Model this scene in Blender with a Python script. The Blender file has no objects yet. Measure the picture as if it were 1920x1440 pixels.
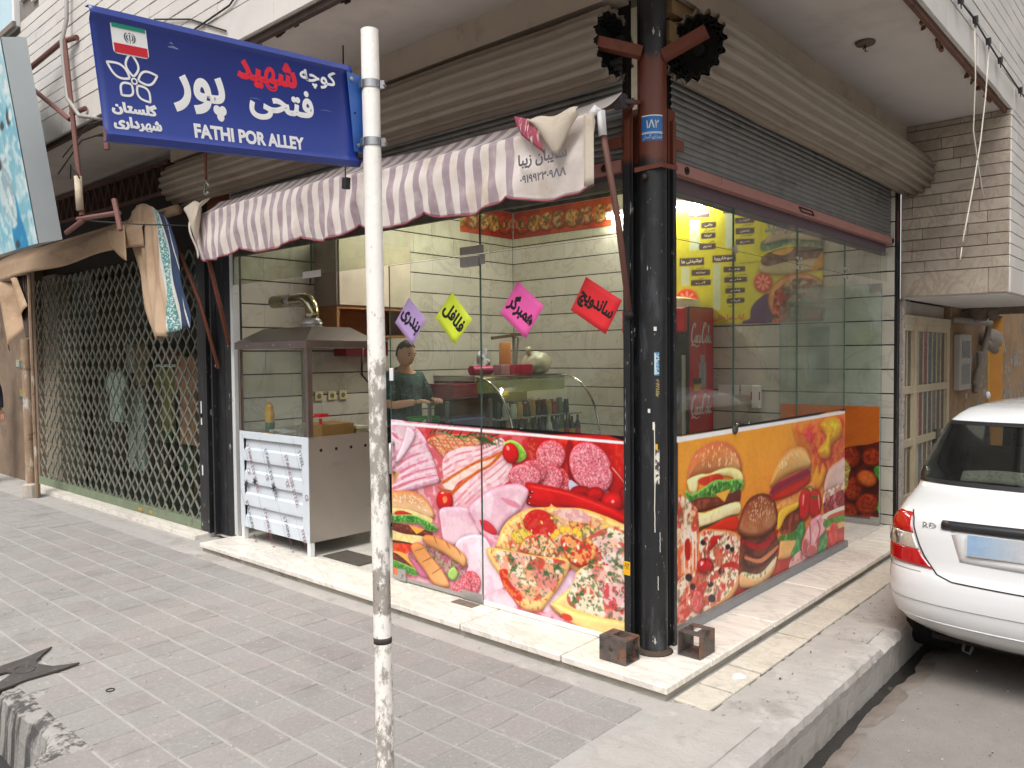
import bpy, bmesh, math, random
import numpy as np
from mathutils import Vector, Matrix
random.seed(7); RNG=np.random.default_rng(7)
PI=math.pi
SC=bpy.context.scene
COL=SC.collection
# ------------------------------------------------------------------ camera, sky, sun, exposure
cam=bpy.data.cameras.new('camera'); cam.sensor_width=36; cam.lens=1475.2/1920*36; cam.clip_start=.05; cam.clip_end=400
cob=bpy.data.objects.new('camera',cam); COL.objects.link(cob); SC.camera=cob
yaw,pitch,roll=.7283,.0349,-.0091
def _axes():
    cy,sy,cp,sp,cr,sr=math.cos(yaw),math.sin(yaw),math.cos(pitch),math.sin(pitch),math.cos(roll),math.sin(roll)
    f=Vector((-sy,cy,0)); r=Vector((cy,sy,0)); u=Vector((0,0,1))
    f2=f*cp-u*sp; u2=u*cp+f*sp
    return r*cr+u2*sr,u2*cr-r*sr,f2
_r,_u,_f=_axes(); CAM=Vector((2.1236,-3.4011,1.5))
cob.matrix_world=Matrix(((_r.x,_u.x,-_f.x,CAM.x),(_r.y,_u.y,-_f.y,CAM.y),(_r.z,_u.z,-_f.z,CAM.z),(0,0,0,1)))
def in_view(p,margin=1.08):
    d=Vector(p)-CAM; k=d.dot(_f)
    if k<.3: return None
    a=d.dot(_r)/k*1475.2/960; b=d.dot(_u)/k*1475.2/720
    return k if abs(a)<margin and abs(b)<margin else None
W=bpy.data.worlds.new('World'); SC.world=W; W.use_nodes=True
nt=W.node_tree; bg=nt.nodes['Background']
sky=nt.nodes.new('ShaderNodeTexSky'); sky.sky_type='NISHITA'; sky.sun_disc=False
sky.sun_elevation=math.radians(58); sky.sun_rotation=math.radians(160); sky.dust_density=4.0; sky.air_density=1.5
hsv=nt.nodes.new('ShaderNodeHueSaturation'); hsv.inputs['Saturation'].default_value=.22
nt.links.new(sky.outputs[0],hsv.inputs['Color']); nt.links.new(hsv.outputs[0],bg.inputs[0]); bg.inputs[1].default_value=.15
sl=bpy.data.lights.new('sun','SUN'); sl.energy=1.5; sl.angle=math.radians(30); sl.color=(1,.965,.91)
so=bpy.data.objects.new('sun',sl); COL.objects.link(so)
_el,_az=math.radians(58),math.radians(160)      # light arrives from the open crossing in front of the shop
so.rotation_euler=Vector((-math.sin(_az)*math.cos(_el),-math.cos(_az)*math.cos(_el),-math.sin(_el))).to_track_quat('-Z','Y').to_euler()
SC.view_settings.view_transform='Standard'; SC.view_settings.look='None'; SC.view_settings.gamma=1
SC.view_settings.use_curve_mapping=False; SC.view_settings.exposure=.55
SC.cycles.use_denoising=True; SC.cycles.max_bounces=10; SC.cycles.transparent_max_bounces=24; SC.cycles.diffuse_bounces=5
SC.cycles.caustics_reflective=False; SC.cycles.caustics_refractive=False; SC.cycles.sample_clamp_indirect=6

# ------------------------------------------------------------------ materials
def lin(c):
    return tuple(((v/255)/12.92 if v/255<=.04045 else ((v/255+.055)/1.055)**2.4) for v in c[:3])+(1,)
MATS={}
def N(t,typ,**kw):
    n=t.nodes.new(typ)
    for k,v in kw.items(): setattr(n,k,v)
    return n
def mat(name,col,rough=.6,metal=0,var=.12,scale=6,rand=0,stain=None,bump=0,bscale=40,spec=.5,stretch=None,coat=0,veins=None,emit=None,sheen=0):
    """procedural paint / stone / metal: noise tint, per-piece tint, layers of stains (colour, scale, threshold, softness, strength, stretch), bump"""
    if name in MATS: return MATS[name]
    m=bpy.data.materials.new(name); m.use_nodes=True; t=m.node_tree; b=t.nodes['Principled BSDF']; L=t.links.new
    geo=N(t,'ShaderNodeNewGeometry'); pos=geo.outputs['Position']
    def coords(st):
        if not st: return pos
        mp=N(t,'ShaderNodeMapping'); mp.inputs['Scale'].default_value=st; L(pos,mp.inputs[0]); return mp.outputs[0]
    def noise(sc,st=None,det=5,rgh=.6):
        n=N(t,'ShaderNodeTexNoise'); n.inputs['Scale'].default_value=sc; n.inputs['Detail'].default_value=det; n.inputs['Roughness'].default_value=rgh
        L(coords(st),n.inputs['Vector']); return n.outputs['Fac']
    def mixc(f,a,bb,typ='MIX'):
        x=N(t,'ShaderNodeMix',data_type='RGBA',blend_type=typ)
        if isinstance(f,float): x.inputs[0].default_value=f
        else: L(f,x.inputs[0])
        for i,v in ((6,a),(7,bb)):
            if isinstance(v,tuple): x.inputs[i].default_value=v
            else: L(v,x.inputs[i])
        return x.outputs[2]
    c=lin(col)
    cur=c
    if var:
        mr=N(t,'ShaderNodeMapRange'); mr.inputs['From Min'].default_value=.25; mr.inputs['From Max'].default_value=.75
        mr.inputs['To Min'].default_value=1-var; mr.inputs['To Max'].default_value=1+var
        L(noise(scale,stretch),mr.inputs['Value'])
        cur=mixc(1.0,c,mr.outputs[0],'MULTIPLY')
    if rand:
        oi=N(t,'ShaderNodeObjectInfo'); mr=N(t,'ShaderNodeMapRange'); mr.inputs['To Min'].default_value=1-rand; mr.inputs['To Max'].default_value=1+rand
        L(oi.outputs['Random'],mr.inputs['Value']); cur=mixc(1.0,cur,mr.outputs[0],'MULTIPLY')
    if veins:
        vc,vs,vw,vstr=veins[:4]
        n=N(t,'ShaderNodeTexNoise'); n.inputs['Scale'].default_value=vs; n.inputs['Detail'].default_value=6; n.inputs['Roughness'].default_value=.62; n.inputs['Distortion'].default_value=1.2
        L(coords(veins[4] if len(veins)>4 else None),n.inputs['Vector'])
        s=N(t,'ShaderNodeMath',operation='SUBTRACT'); s.inputs[1].default_value=.5; L(n.outputs['Fac'],s.inputs[0])
        a=N(t,'ShaderNodeMath',operation='ABSOLUTE'); L(s.outputs[0],a.inputs[0])
        mr=N(t,'ShaderNodeMapRange'); mr.inputs['From Max'].default_value=vw; mr.inputs['To Min'].default_value=vstr; mr.inputs['To Max'].default_value=0
        L(a.outputs[0],mr.inputs['Value']); cur=mixc(mr.outputs[0],cur,lin(vc))
    for s in (stain or []):
        sc_,sv,th,so_,st=s[:5]
        mr=N(t,'ShaderNodeMapRange'); mr.inputs['From Min'].default_value=th; mr.inputs['From Max'].default_value=th+so_; mr.inputs['To Max'].default_value=st
        L(noise(sv,s[5] if len(s)>5 else None,7,.68),mr.inputs['Value']); cur=mixc(mr.outputs[0],cur,lin(sc_))
    if isinstance(cur,tuple): b.inputs['Base Color'].default_value=cur
    else: L(cur,b.inputs['Base Color'])
    b.inputs['Roughness'].default_value=rough; b.inputs['Metallic'].default_value=metal; b.inputs['Specular IOR Level'].default_value=spec
    if coat: b.inputs['Coat Weight'].default_value=coat; b.inputs['Coat Roughness'].default_value=.06
    if sheen: b.inputs['Sheen Weight'].default_value=sheen
    if emit: b.inputs['Emission Color'].default_value=lin(emit[0]); b.inputs['Emission Strength'].default_value=emit[1]
    if bump:
        bp=N(t,'ShaderNodeBump'); bp.inputs['Strength'].default_value=min(1,bump); bp.inputs['Distance'].default_value=.004*max(1,bump)
        L(noise(bscale,None,6,.65),bp.inputs['Height']); L(bp.outputs[0],b.inputs['Normal'])
    MATS[name]=m; return m
def glass(name,tint=(225,238,232),ior=1.5,gl=1.0,rough=0.0,dirt_glare=0.0,dcol=(190,195,185)):
    if name in MATS: return MATS[name]
    m=bpy.data.materials.new(name); m.use_nodes=True; t=m.node_tree; t.nodes.clear(); L=t.links.new
    o=N(t,'ShaderNodeOutputMaterial'); tr=N(t,'ShaderNodeBsdfTransparent'); tr.inputs[0].default_value=lin(tint)
    g=N(t,'ShaderNodeBsdfGlossy'); g.inputs['Roughness'].default_value=rough; fr=N(t,'ShaderNodeFresnel'); geo0=N(t,'ShaderNodeNewGeometry'); mi=N(t,'ShaderNodeMapRange'); mi.inputs['To Min'].default_value=ior; mi.inputs['To Max'].default_value=1/ior; L(geo0.outputs['Backfacing'],mi.inputs['Value']); L(mi.outputs[0],fr.inputs[0])
    mu=N(t,'ShaderNodeMath',operation='MULTIPLY'); mu.inputs[1].default_value=gl; L(fr.outputs[0],mu.inputs[0])
    mx=N(t,'ShaderNodeMixShader'); L(mu.outputs[0],mx.inputs[0]); L(tr.outputs[0],mx.inputs[1]); L(g.outputs[0],mx.inputs[2])
    res=mx.outputs[0]
    if dirt_glare:
        df=N(t,'ShaderNodeBsdfDiffuse'); df.inputs[0].default_value=lin(dcol)
        n=N(t,'ShaderNodeTexNoise'); n.inputs['Scale'].default_value=3; n.inputs['Detail'].default_value=6
        geo=N(t,'ShaderNodeNewGeometry'); L(geo.outputs['Position'],n.inputs['Vector'])
        mr=N(t,'ShaderNodeMapRange'); mr.inputs['From Min'].default_value=.35; mr.inputs['From Max'].default_value=.8; mr.inputs['To Max'].default_value=dirt_glare
        L(n.outputs['Fac'],mr.inputs['Value'])
        m2=N(t,'ShaderNodeMixShader'); L(mr.outputs[0],m2.inputs[0]); L(res,m2.inputs[1]); L(df.outputs[0],m2.inputs[2]); res=m2.outputs[0]
    L(res,o.inputs[0]); MATS[name]=m; return m

# ------------------------------------------------------------------ geometry helpers
class MB:
    def __init__(s): s.v=[]; s.f=[]
    def add(s,vs,fs):
        o=len(s.v); s.v+= [tuple(p) for p in vs]; s.f+=[tuple(i+o for i in f) for f in fs]; return s
    def box(s,x0,x1,y0,y1,z0,z1):
        return s.add([(x0,y0,z0),(x1,y0,z0),(x1,y1,z0),(x0,y1,z0),(x0,y0,z1),(x1,y0,z1),(x1,y1,z1),(x0,y1,z1)],
                     [(0,3,2,1),(4,5,6,7),(0,1,5,4),(1,2,6,5),(2,3,7,6),(3,0,4,7)])
    def obox(s,c,ax,h):
        c=Vector(c); a=[Vector(q).normalized()*k for q,k in zip(ax,h)]
        vs=[c+a[0]*i+a[1]*j+a[2]*k for k in(-1,1) for j in(-1,1) for i in(-1,1)]
        return s.add(vs,[(0,2,3,1),(4,5,7,6),(0,1,5,4),(1,3,7,5),(3,2,6,7),(2,0,4,6)])
    def bar(s,p,q,w,h,up=(0,0,1)):
        p=Vector(p);q=Vector(q);d=(q-p); L=d.length; d.normalize(); u=Vector(up)
        if abs(d.dot(u))>.95: u=Vector((1,0,0))
        sd=d.cross(u).normalized(); u=sd.cross(d)
        return s.obox((p+q)/2,(d,sd,u),(L/2,w/2,h/2))
    def tube(s,path,r,n=10,cap=True):
        path=[Vector(p) for p in path]; rs=r if isinstance(r,(list,tuple)) else [r]*len(path)
        rings=[]; ref=None
        for i,p in enumerate(path):
            d=(path[min(i+1,len(path)-1)]-path[max(i-1,0)]).normalized()
            if ref is None: ref=Vector((0,0,1)) if abs(d.z)<.9 else Vector((1,0,0))
            a=d.cross(ref).normalized(); b=a.cross(d).normalized(); ref=b
            rings.append([p+(a*math.cos(2*PI*k/n)+b*math.sin(2*PI*k/n))*rs[i] for k in range(n)])
        vs=[q for rg in rings for q in rg]; fs=[]
        for i in range(len(path)-1):
            for k in range(n): fs.append((i*n+k,i*n+(k+1)%n,(i+1)*n+(k+1)%n,(i+1)*n+k))
        if cap: fs+= [tuple(range(n))[::-1],tuple((len(path)-1)*n+k for k in range(n))]
        return s.add(vs,fs)
    def lathe(s,prof,c=(0,0,0),n=20,axis=None):
        """prof: (r,h) pairs"""
        c=Vector(c); ax=Vector(axis or (0,0,1)).normalized(); a=ax.orthogonal().normalized(); b=ax.cross(a)
        vs=[c+ax*h+(a*math.cos(2*PI*k/n)+b*math.sin(2*PI*k/n))*r for r,h in prof for k in range(n)]; fs=[]
        for i in range(len(prof)-1):
            for k in range(n): fs.append((i*n+k,i*n+(k+1)%n,(i+1)*n+(k+1)%n,(i+1)*n+k))
        if prof[0][0]>1e-6: fs.append(tuple(range(n))[::-1])
        if prof[-1][0]>1e-6: fs.append(tuple((len(prof)-1)*n+k for k in range(n)))
        return s.add(vs,fs)
    def grid(s,fn,nu,nv):
        vs=[fn(i/nu,j/nv) for j in range(nv+1) for i in range(nu+1)]
        return s.add(vs,[(j*(nu+1)+i,j*(nu+1)+i+1,(j+1)*(nu+1)+i+1,(j+1)*(nu+1)+i) for j in range(nv) for i in range(nu)])
    def prism(s,pts,O,U,V,t):
        """polygon pts (u,v) in plane O,U,V extruded t along U x V"""
        O,U,V=Vector(O),Vector(U),Vector(V); Nn=U.cross(V).normalized(); n=len(pts)
        vs=[O+U*a+V*b for a,b in pts]+[O+U*a+V*b+Nn*t for a,b in pts]
        return s.add(vs,[tuple(range(n))[::-1],tuple(range(n,2*n))]+[(i,(i+1)%n,n+(i+1)%n,n+i) for i in range(n)])
    def sphere(s,c,r,n=12,m=8,sc=(1,1,1)):
        c=Vector(c)
        return s.add(*_sph(c,r,n,m,sc))
def _sph(c,r,n,m,sc):
    vs=[];fs=[]
    for j in range(m+1):
        th=PI*j/m
        for i in range(n): vs.append((c.x+r*sc[0]*math.sin(th)*math.cos(2*PI*i/n),c.y+r*sc[1]*math.sin(th)*math.sin(2*PI*i/n),c.z+r*sc[2]*math.cos(th)))
    for j in range(m):
        for i in range(n): fs.append((j*n+i,(j+1)*n+i,(j+1)*n+(i+1)%n,j*n+(i+1)%n))
    return vs,fs
def mesh_of(name,mb,m=None,smooth=False):
    me=bpy.data.meshes.new(name); me.from_pydata(mb.v,[],mb.f); me.validate()
    if m: me.materials.append(m)
    if smooth: me.polygons.foreach_set('use_smooth',[True]*len(me.polygons))
    me.update(); return me
def link(name,me,parent=None,loc=(0,0,0),rot=(0,0,0)):
    o=bpy.data.objects.new(name,me); COL.objects.link(o); o.location=loc; o.rotation_euler=rot
    if parent is not None: o.parent=parent
    return o
def ob(name,mb,m,parent=None,smooth=False,bevel=0,solid=0,sub=0,auto=None):
    """one mesh object; vertices are given in world space and re-based when the parent is an Empty away from the origin"""
    if parent is not None:
        inv=world_of(parent).inverted()
        if inv!=Matrix.Identity(4): mb.v=[tuple(inv@Vector(p)) for p in mb.v]
    o=link(name,mesh_of(name,mb,m,smooth),parent)
    if solid:
        q=o.modifiers.new('solid','SOLIDIFY'); q.thickness=solid; q.offset=0
    if bevel:
        q=o.modifiers.new('bevel','BEVEL'); q.width=bevel; q.segments=2; q.limit_method='ANGLE'; q.angle_limit=math.radians(40)
    if sub:
        q=o.modifiers.new('sub','SUBSURF'); q.levels=sub; q.render_levels=sub
    if auto and smooth:
        o.data.set_sharp_from_angle(angle=math.radians(auto))
    return o
def world_of(o):
    m=Matrix.Identity(4)
    while o is not None:
        m=o.matrix_basis@m; o=o.parent
    return m
def tag(o,label,cat,group=None,kind=None):
    if label: o['label']=label
    if cat: o['category']=cat
    if group: o['group']=group
    if kind: o['kind']=kind
    return o
def thing(name,label,cat,loc=(0,0,0),rz=0,group=None):
    o=bpy.data.objects.new(name,None); COL.objects.link(o); o.location=loc; o.rotation_euler=(0,0,rz); o.empty_display_size=.1
    return tag(o,label,cat,group)
def struct(name,mb,m,**kw):
    o=ob(name,mb,m,**kw); o['kind']='structure'; return o
def copy_tree(o,parent=None):
    c=o.copy(); COL.objects.link(c); c.parent=parent
    for ch in list(o.children): copy_tree(ch,c)
    return c
_BOX={}
def piece(name,parent,loc,size,m,rot=(0,0,0),ch=.004):
    """chamfered block (24 corners, shared mesh data)"""
    key=(round(size[0],3),round(size[1],3),round(size[2],3),m.name,ch)
    if key not in _BOX:
        bm=bmesh.new(); bmesh.ops.create_cube(bm,size=1)
        for v in bm.verts: v.co=Vector((v.co.x*size[0],v.co.y*size[1],v.co.z*size[2]))
        bmesh.ops.bevel(bm,geom=list(bm.edges),offset=ch,segments=1,affect='EDGES')
        me=bpy.data.meshes.new(name); bm.to_mesh(me); bm.free(); me.materials.append(m); _BOX[key]=me
    if parent is not None:
        loc=world_of(parent).inverted()@Vector(loc)
    return link(name,_BOX[key],parent,loc,rot)
# ------------------------------------------------------------------ lettering
FORMS={}
for c,s in {'ا':'FE8D--FE8E','آ':'FE81--FE82','ب':'FE8FFE91FE92FE90','پ':'FB56FB58FB59FB57','ت':'FE95FE97FE98FE96','چ':'FB7AFB7CFB7DFB7B','ح':'FEA1FEA3FEA4FEA2','د':'FEA9--FEAA','ر':'FEAD--FEAE','ز':'FEAF--FEB0','س':'FEB1FEB3FEB4FEB2','ش':'FEB5FEB7FEB8FEB6','ف':'FED1FED3FED4FED2','ک':'FB8EFB90FB91FB8F','گ':'FB92FB94FB95FB93','ل':'FEDDFEDFFEE0FEDE','م':'FEE1FEE3FEE4FEE2','ن':'FEE5FEE7FEE8FEE6','و':'FEED--FEEE','ه':'FEE9FEEBFEECFEEA','ی':'FBFCFBFEFBFFFBFD','غ':'FECDFECFFED0FECE','ذ':'FEAB--FEAC','خ':'FEA5FEA7FEA8FEA6'}.items():
    if '-' in s: FORMS[c]=(chr(int(s[:4],16)),None,None,chr(int(s[6:],16)))
    else: FORMS[c]=tuple(chr(int(s[i:i+4],16)) for i in (0,4,8,12))
def shape(s):
    r=[]
    for i,c in enumerate(s):
        if c not in FORMS: r.append(c); continue
        iso,ini,med,fin=FORMS[c]
        p=i>0 and s[i-1] in FORMS and FORMS[s[i-1]][1] is not None
        n=i<len(s)-1 and s[i+1] in FORMS
        r.append(med if (p and n and med) else fin if p else ini if (n and ini) else iso)
    return ''.join(reversed(r))
_TXT={}
def text_mesh(s,bold,res=3):
    k=(s,bold)
    if k not in _TXT:
        cu=bpy.data.curves.new('txt','FONT'); cu.body=shape(s) if any(c in FORMS for c in s) else s
        cu.resolution_u=res; cu.bevel_depth=bold; cu.bevel_resolution=0; cu.fill_mode='BOTH'
        o=bpy.data.objects.new('txt',cu); COL.objects.link(o)
        dg=bpy.context.evaluated_depsgraph_get(); me=bpy.data.meshes.new_from_object(o.evaluated_get(dg))
        n=len(me.vertices); co=np.empty(n*3); me.vertices.foreach_get('co',co); co=co.reshape(-1,3)
        fs=[tuple(p.vertices) for p in me.polygons]
        bpy.data.objects.remove(o); bpy.data.curves.remove(cu); bpy.data.meshes.remove(me)
        lo=co.min(0); hi=co.max(0); co=(co-lo)/np.array([hi[0]-lo[0],hi[1]-lo[1],1]); _TXT[k]=(co,fs,(hi[0]-lo[0])/(hi[1]-lo[1]))
    return _TXT[k]
def text(parent,s,O,U,V,box,m,bold=.02,name='lettering',skew=0,thick=.0006):
    """lettering fitted into the rectangle box=(u0,u1,v0,v1) of the plane O,U,V"""
    co,fs,_=text_mesh(s,bold); O,U,V=Vector(O),Vector(U),Vector(V); Nn=U.cross(V).normalized()
    u0,u1,v0,v1=box; z=co[:,2]; zm=max(1e-6,abs(z).max()); mb=MB()
    for a,b,c in co: mb.v.append(tuple(O+U*(u0+(u1-u0)*a+skew*b)+V*(v0+(v1-v0)*b)+Nn*(c/zm*thick)))
    mb.f=fs
    return ob(name,mb,m,parent)
# ------------------------------------------------------------------ printed graphics: painted into vertex colours of a fine flat sheet
class Canvas:
    def __init__(s,u0,u1,v0,v1,px,seed=1):
        s.px=px; s.nu=int(round((u1-u0)/px))+1; s.nv=int(round((v1-v0)/px))+1
        s.u=np.linspace(u0,u1,s.nu)*1000; s.v=np.linspace(v0,v1,s.nv)*1000; s.U,s.V=np.meshgrid(s.u,s.v)
        s.c=np.zeros((s.nv,s.nu,3)); s.r=np.random.default_rng(seed); s.cache={}
    def noise(s,scale,sl):
        k=(scale,s.r.integers(3))
        if k not in s.cache:
            tot=0
            for o,(f,a) in enumerate(((1,.6),(.5,.28),(.25,.12))):
                g=max(scale*f,2.2); x=(s.u-s.u[0])/g; y=(s.v-s.v[0])/g
                G=s.r.random((int(y[-1])+3,int(x[-1])+3)); xi=x.astype(int); yi=y.astype(int); fx=x-xi; fy=(y-yi)[:,None]
                fx=fx*fx*(3-2*fx); fy=fy*fy*(3-2*fy)
                A=G[yi][:,xi]; B=G[yi][:,xi+1]; C=G[yi+1][:,xi]; D=G[yi+1][:,xi+1]
                tot=tot+a*((A*(1-fx)+B*fx)*(1-fy)+(C*(1-fx)+D*fx)*fy)
            s.cache[k]=(tot-tot.mean())*1.7+.5
        return s.cache[k][sl]
    def box(s,P,pad=2):
        lo=P.min(0)-pad*s.px*1000; hi=P.max(0)+pad*s.px*1000
        i0=np.searchsorted(s.u,lo[0]); i1=np.searchsorted(s.u,hi[0]); j0=np.searchsorted(s.v,lo[1]); j1=np.searchsorted(s.v,hi[1])
        return (slice(j0,j1),slice(i0,i1)) if i1>i0 and j1>j0 else None
    def sd(s,P,sl):
        X=s.U[sl]; Y=s.V[sl]; d=np.full(X.shape,1e9); ins=np.zeros(X.shape,bool); n=len(P)
        for i in range(n):
            ax,ay=P[i]; bx,by=P[(i+1)%n]; ex,ey=bx-ax,by-ay; wx=X-ax; wy=Y-ay
            t=np.clip((wx*ex+wy*ey)/(ex*ex+ey*ey+1e-9),0,1); d=np.minimum(d,(wx-ex*t)**2+(wy-ey*t)**2)
            if ay!=by:
                c=(ay>Y)!=(by>Y); ins^=c&(X<ex*(Y-ay)/ey+ax)
        d=np.sqrt(d); return np.where(ins,-d,d)
    def P(s,pts,col,rim,rw,m,g,smooth):
        P=np.array(pts,float)
        if smooth:
            n=len(P); Q=[]; k=3 if n>8 else 4
            for i in range(n):
                a,b,c,d=P[i-1],P[i],P[(i+1)%n],P[(i+2)%n]
                for t in np.arange(k)/k: Q.append(.5*((2*b)+(c-a)*t+(2*a-5*b+4*c-d)*t*t+(3*b-a-3*c+d)*t**3))
            P=np.array(Q)
        round_=bool(rim) and rw>=8
        sl=s.box(P,9 if round_ else 2)
        if sl is None or min(s.U[sl].shape)<3: return
        sd=s.sd(P,sl); al=np.clip(.5-sd/(s.px*1000),0,1)[...,None]
        C=np.empty(sd.shape+(3,)); C[:]=np.array(col)/255
        if g:
            a=math.radians(g[0]); q=s.U[sl]*math.cos(a)-s.V[sl]*math.sin(a); pr=P[:,0]*math.cos(a)-P[:,1]*math.sin(a)
            t=np.clip((q-pr.min())/(pr.max()-pr.min()+1e-6),0,1)[...,None]; t=t*t*(3-2*t); C=C*(1-t)+np.array(g[1])/255*t
        for (sc,th,mc,st) in (m or []):
            w=np.clip((s.noise(sc,sl)-th)/.13+.2,0,1)[...,None]*st; C=C*(1-w)+np.array(mc)/255*w
        if rim:
            w=np.clip(1+sd/max(rw,1),0,1)[...,None]; C=C*(1-w)+np.array(rim)/255*w
        if round_:   # the photographed food is lit from above left: modelling and a soft shadow belong to the print
            gy,gx=np.gradient(sd); nn=np.hypot(gx,gy)+1e-6; dot=(-.5*gx+.86*gy)/nn
            w=np.clip(1+sd/(rw*2.6),0,1)**1.4; C=np.clip(C*(1+(.24*dot*w)[...,None]),0,1)
            k=np.where(sd>0,np.exp(-sd/11),0)*np.clip(.32-.26*dot,0,.6); s.c[sl]=s.c[sl]*(1-k[...,None]*np.array([.75,1,1]))
        s.c[sl]=s.c[sl]*(1-al)+C*al
    def S(s,reg,n,a,b,cols,ang,jit):
        R=np.array(reg,float); lo=R.min(0); hi=R.max(0); k=0; tries=0
        while k<n and tries<n*8:
            tries+=1; p=lo+(hi-lo)*s.r.random(2); ins=False
            for i in range(len(R)):
                ax,ay=R[i]; bx,by=R[(i+1)%len(R)]
                if (ay>p[1])!=(by>p[1]) and p[0]<(bx-ax)*(p[1]-ay)/(by-ay)+ax: ins=not ins
            if not ins: continue
            k+=1; t=math.radians(ang+jit*(s.r.random()*2-1)); f=.6+.7*s.r.random()
            sl=s.box(np.array([p-a*f,p+a*f]))
            if sl is None: continue
            x=s.U[sl]-p[0]; y=s.V[sl]-p[1]; xx=(x*math.cos(t)+y*math.sin(t))/(a*f); yy=(-x*math.sin(t)+y*math.cos(t))/(b*f)
            al=np.clip((1-np.sqrt(xx*xx+yy*yy))*(b*f)/(s.px*1000)+.5,0,1)[...,None]
            s.c[sl]=s.c[sl]*(1-al)+np.array(cols[k%len(cols)])/255*al
    def run(s,cmds):
        for c in cmds:
            (s.P if c[0]=='P' else s.S)(*c[1:])
        c=s.c; c[1:-1,1:-1]=.52*c[1:-1,1:-1]+.12*(c[:-2,1:-1]+c[2:,1:-1]+c[1:-1,:-2]+c[1:-1,2:])   # ink spread
        a=(slice(None),slice(None)); f=1+.05*(s.noise(200,a)-.5)+.04*(s.noise(30,a)-.5)+.05*(s.noise(8,a)-.5); s.c=np.clip(c*f[...,None]*.94,0,.97); return s
    def sheet(s,name,fn,m,parent,sel=None):
        """flat sheet on points fn(u,v); sel=(umin,umax) keeps a part of it"""
        i0,i1=0,s.nu
        if sel: i0=np.searchsorted(s.u,sel[0]*1000); i1=np.searchsorted(s.u,sel[1]*1000)
        U=s.U[:,i0:i1]/1000; Vv=s.V[:,i0:i1]/1000; nv,nu=U.shape
        inv=world_of(parent).inverted() if parent is not None else Matrix.Identity(4)
        co=np.stack(np.broadcast_arrays(*fn(U,Vv)),-1).reshape(-1,3); M=np.array(inv); co=co@M[:3,:3].T+M[:3,3]
        idx=np.arange(nu*nv).reshape(nv,nu); q=np.stack([idx[:-1,:-1],idx[:-1,1:],idx[1:,1:],idx[1:,:-1]],-1).reshape(-1,4)
        me=bpy.data.meshes.new(name); me.vertices.add(len(co)); me.vertices.foreach_set('co',co.ravel())
        me.loops.add(q.size); me.loops.foreach_set('vertex_index',q.ravel().astype(np.int32)); me.polygons.add(len(q)); me.polygons.foreach_set('loop_start',np.arange(0,q.size,4,dtype=np.int32))
        me.update(calc_edges=True)
        at=me.color_attributes.new('print','FLOAT_COLOR','POINT'); c=s.c[:,i0:i1].reshape(-1,3); l=np.where(c<=.04045,c/12.92,((c+.055)/1.055)**2.4)
        at.data.foreach_set('color',np.concatenate([l,np.ones((len(l),1))],1).astype(np.float32).ravel())
        me.materials.append(m); return link(name,me,parent)
def print_mat(name,rough=.35,spec=.4):
    m=bpy.data.materials.new(name); m.use_nodes=True; t=m.node_tree; b=t.nodes['Principled BSDF']
    a=t.nodes.new('ShaderNodeVertexColor'); a.layer_name='print'; t.links.new(a.outputs[0],b.inputs['Base Color']); b.inputs['Roughness'].default_value=rough; b.inputs['Specular IOR Level'].default_value=spec
    return m
PRINTS={}
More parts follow.
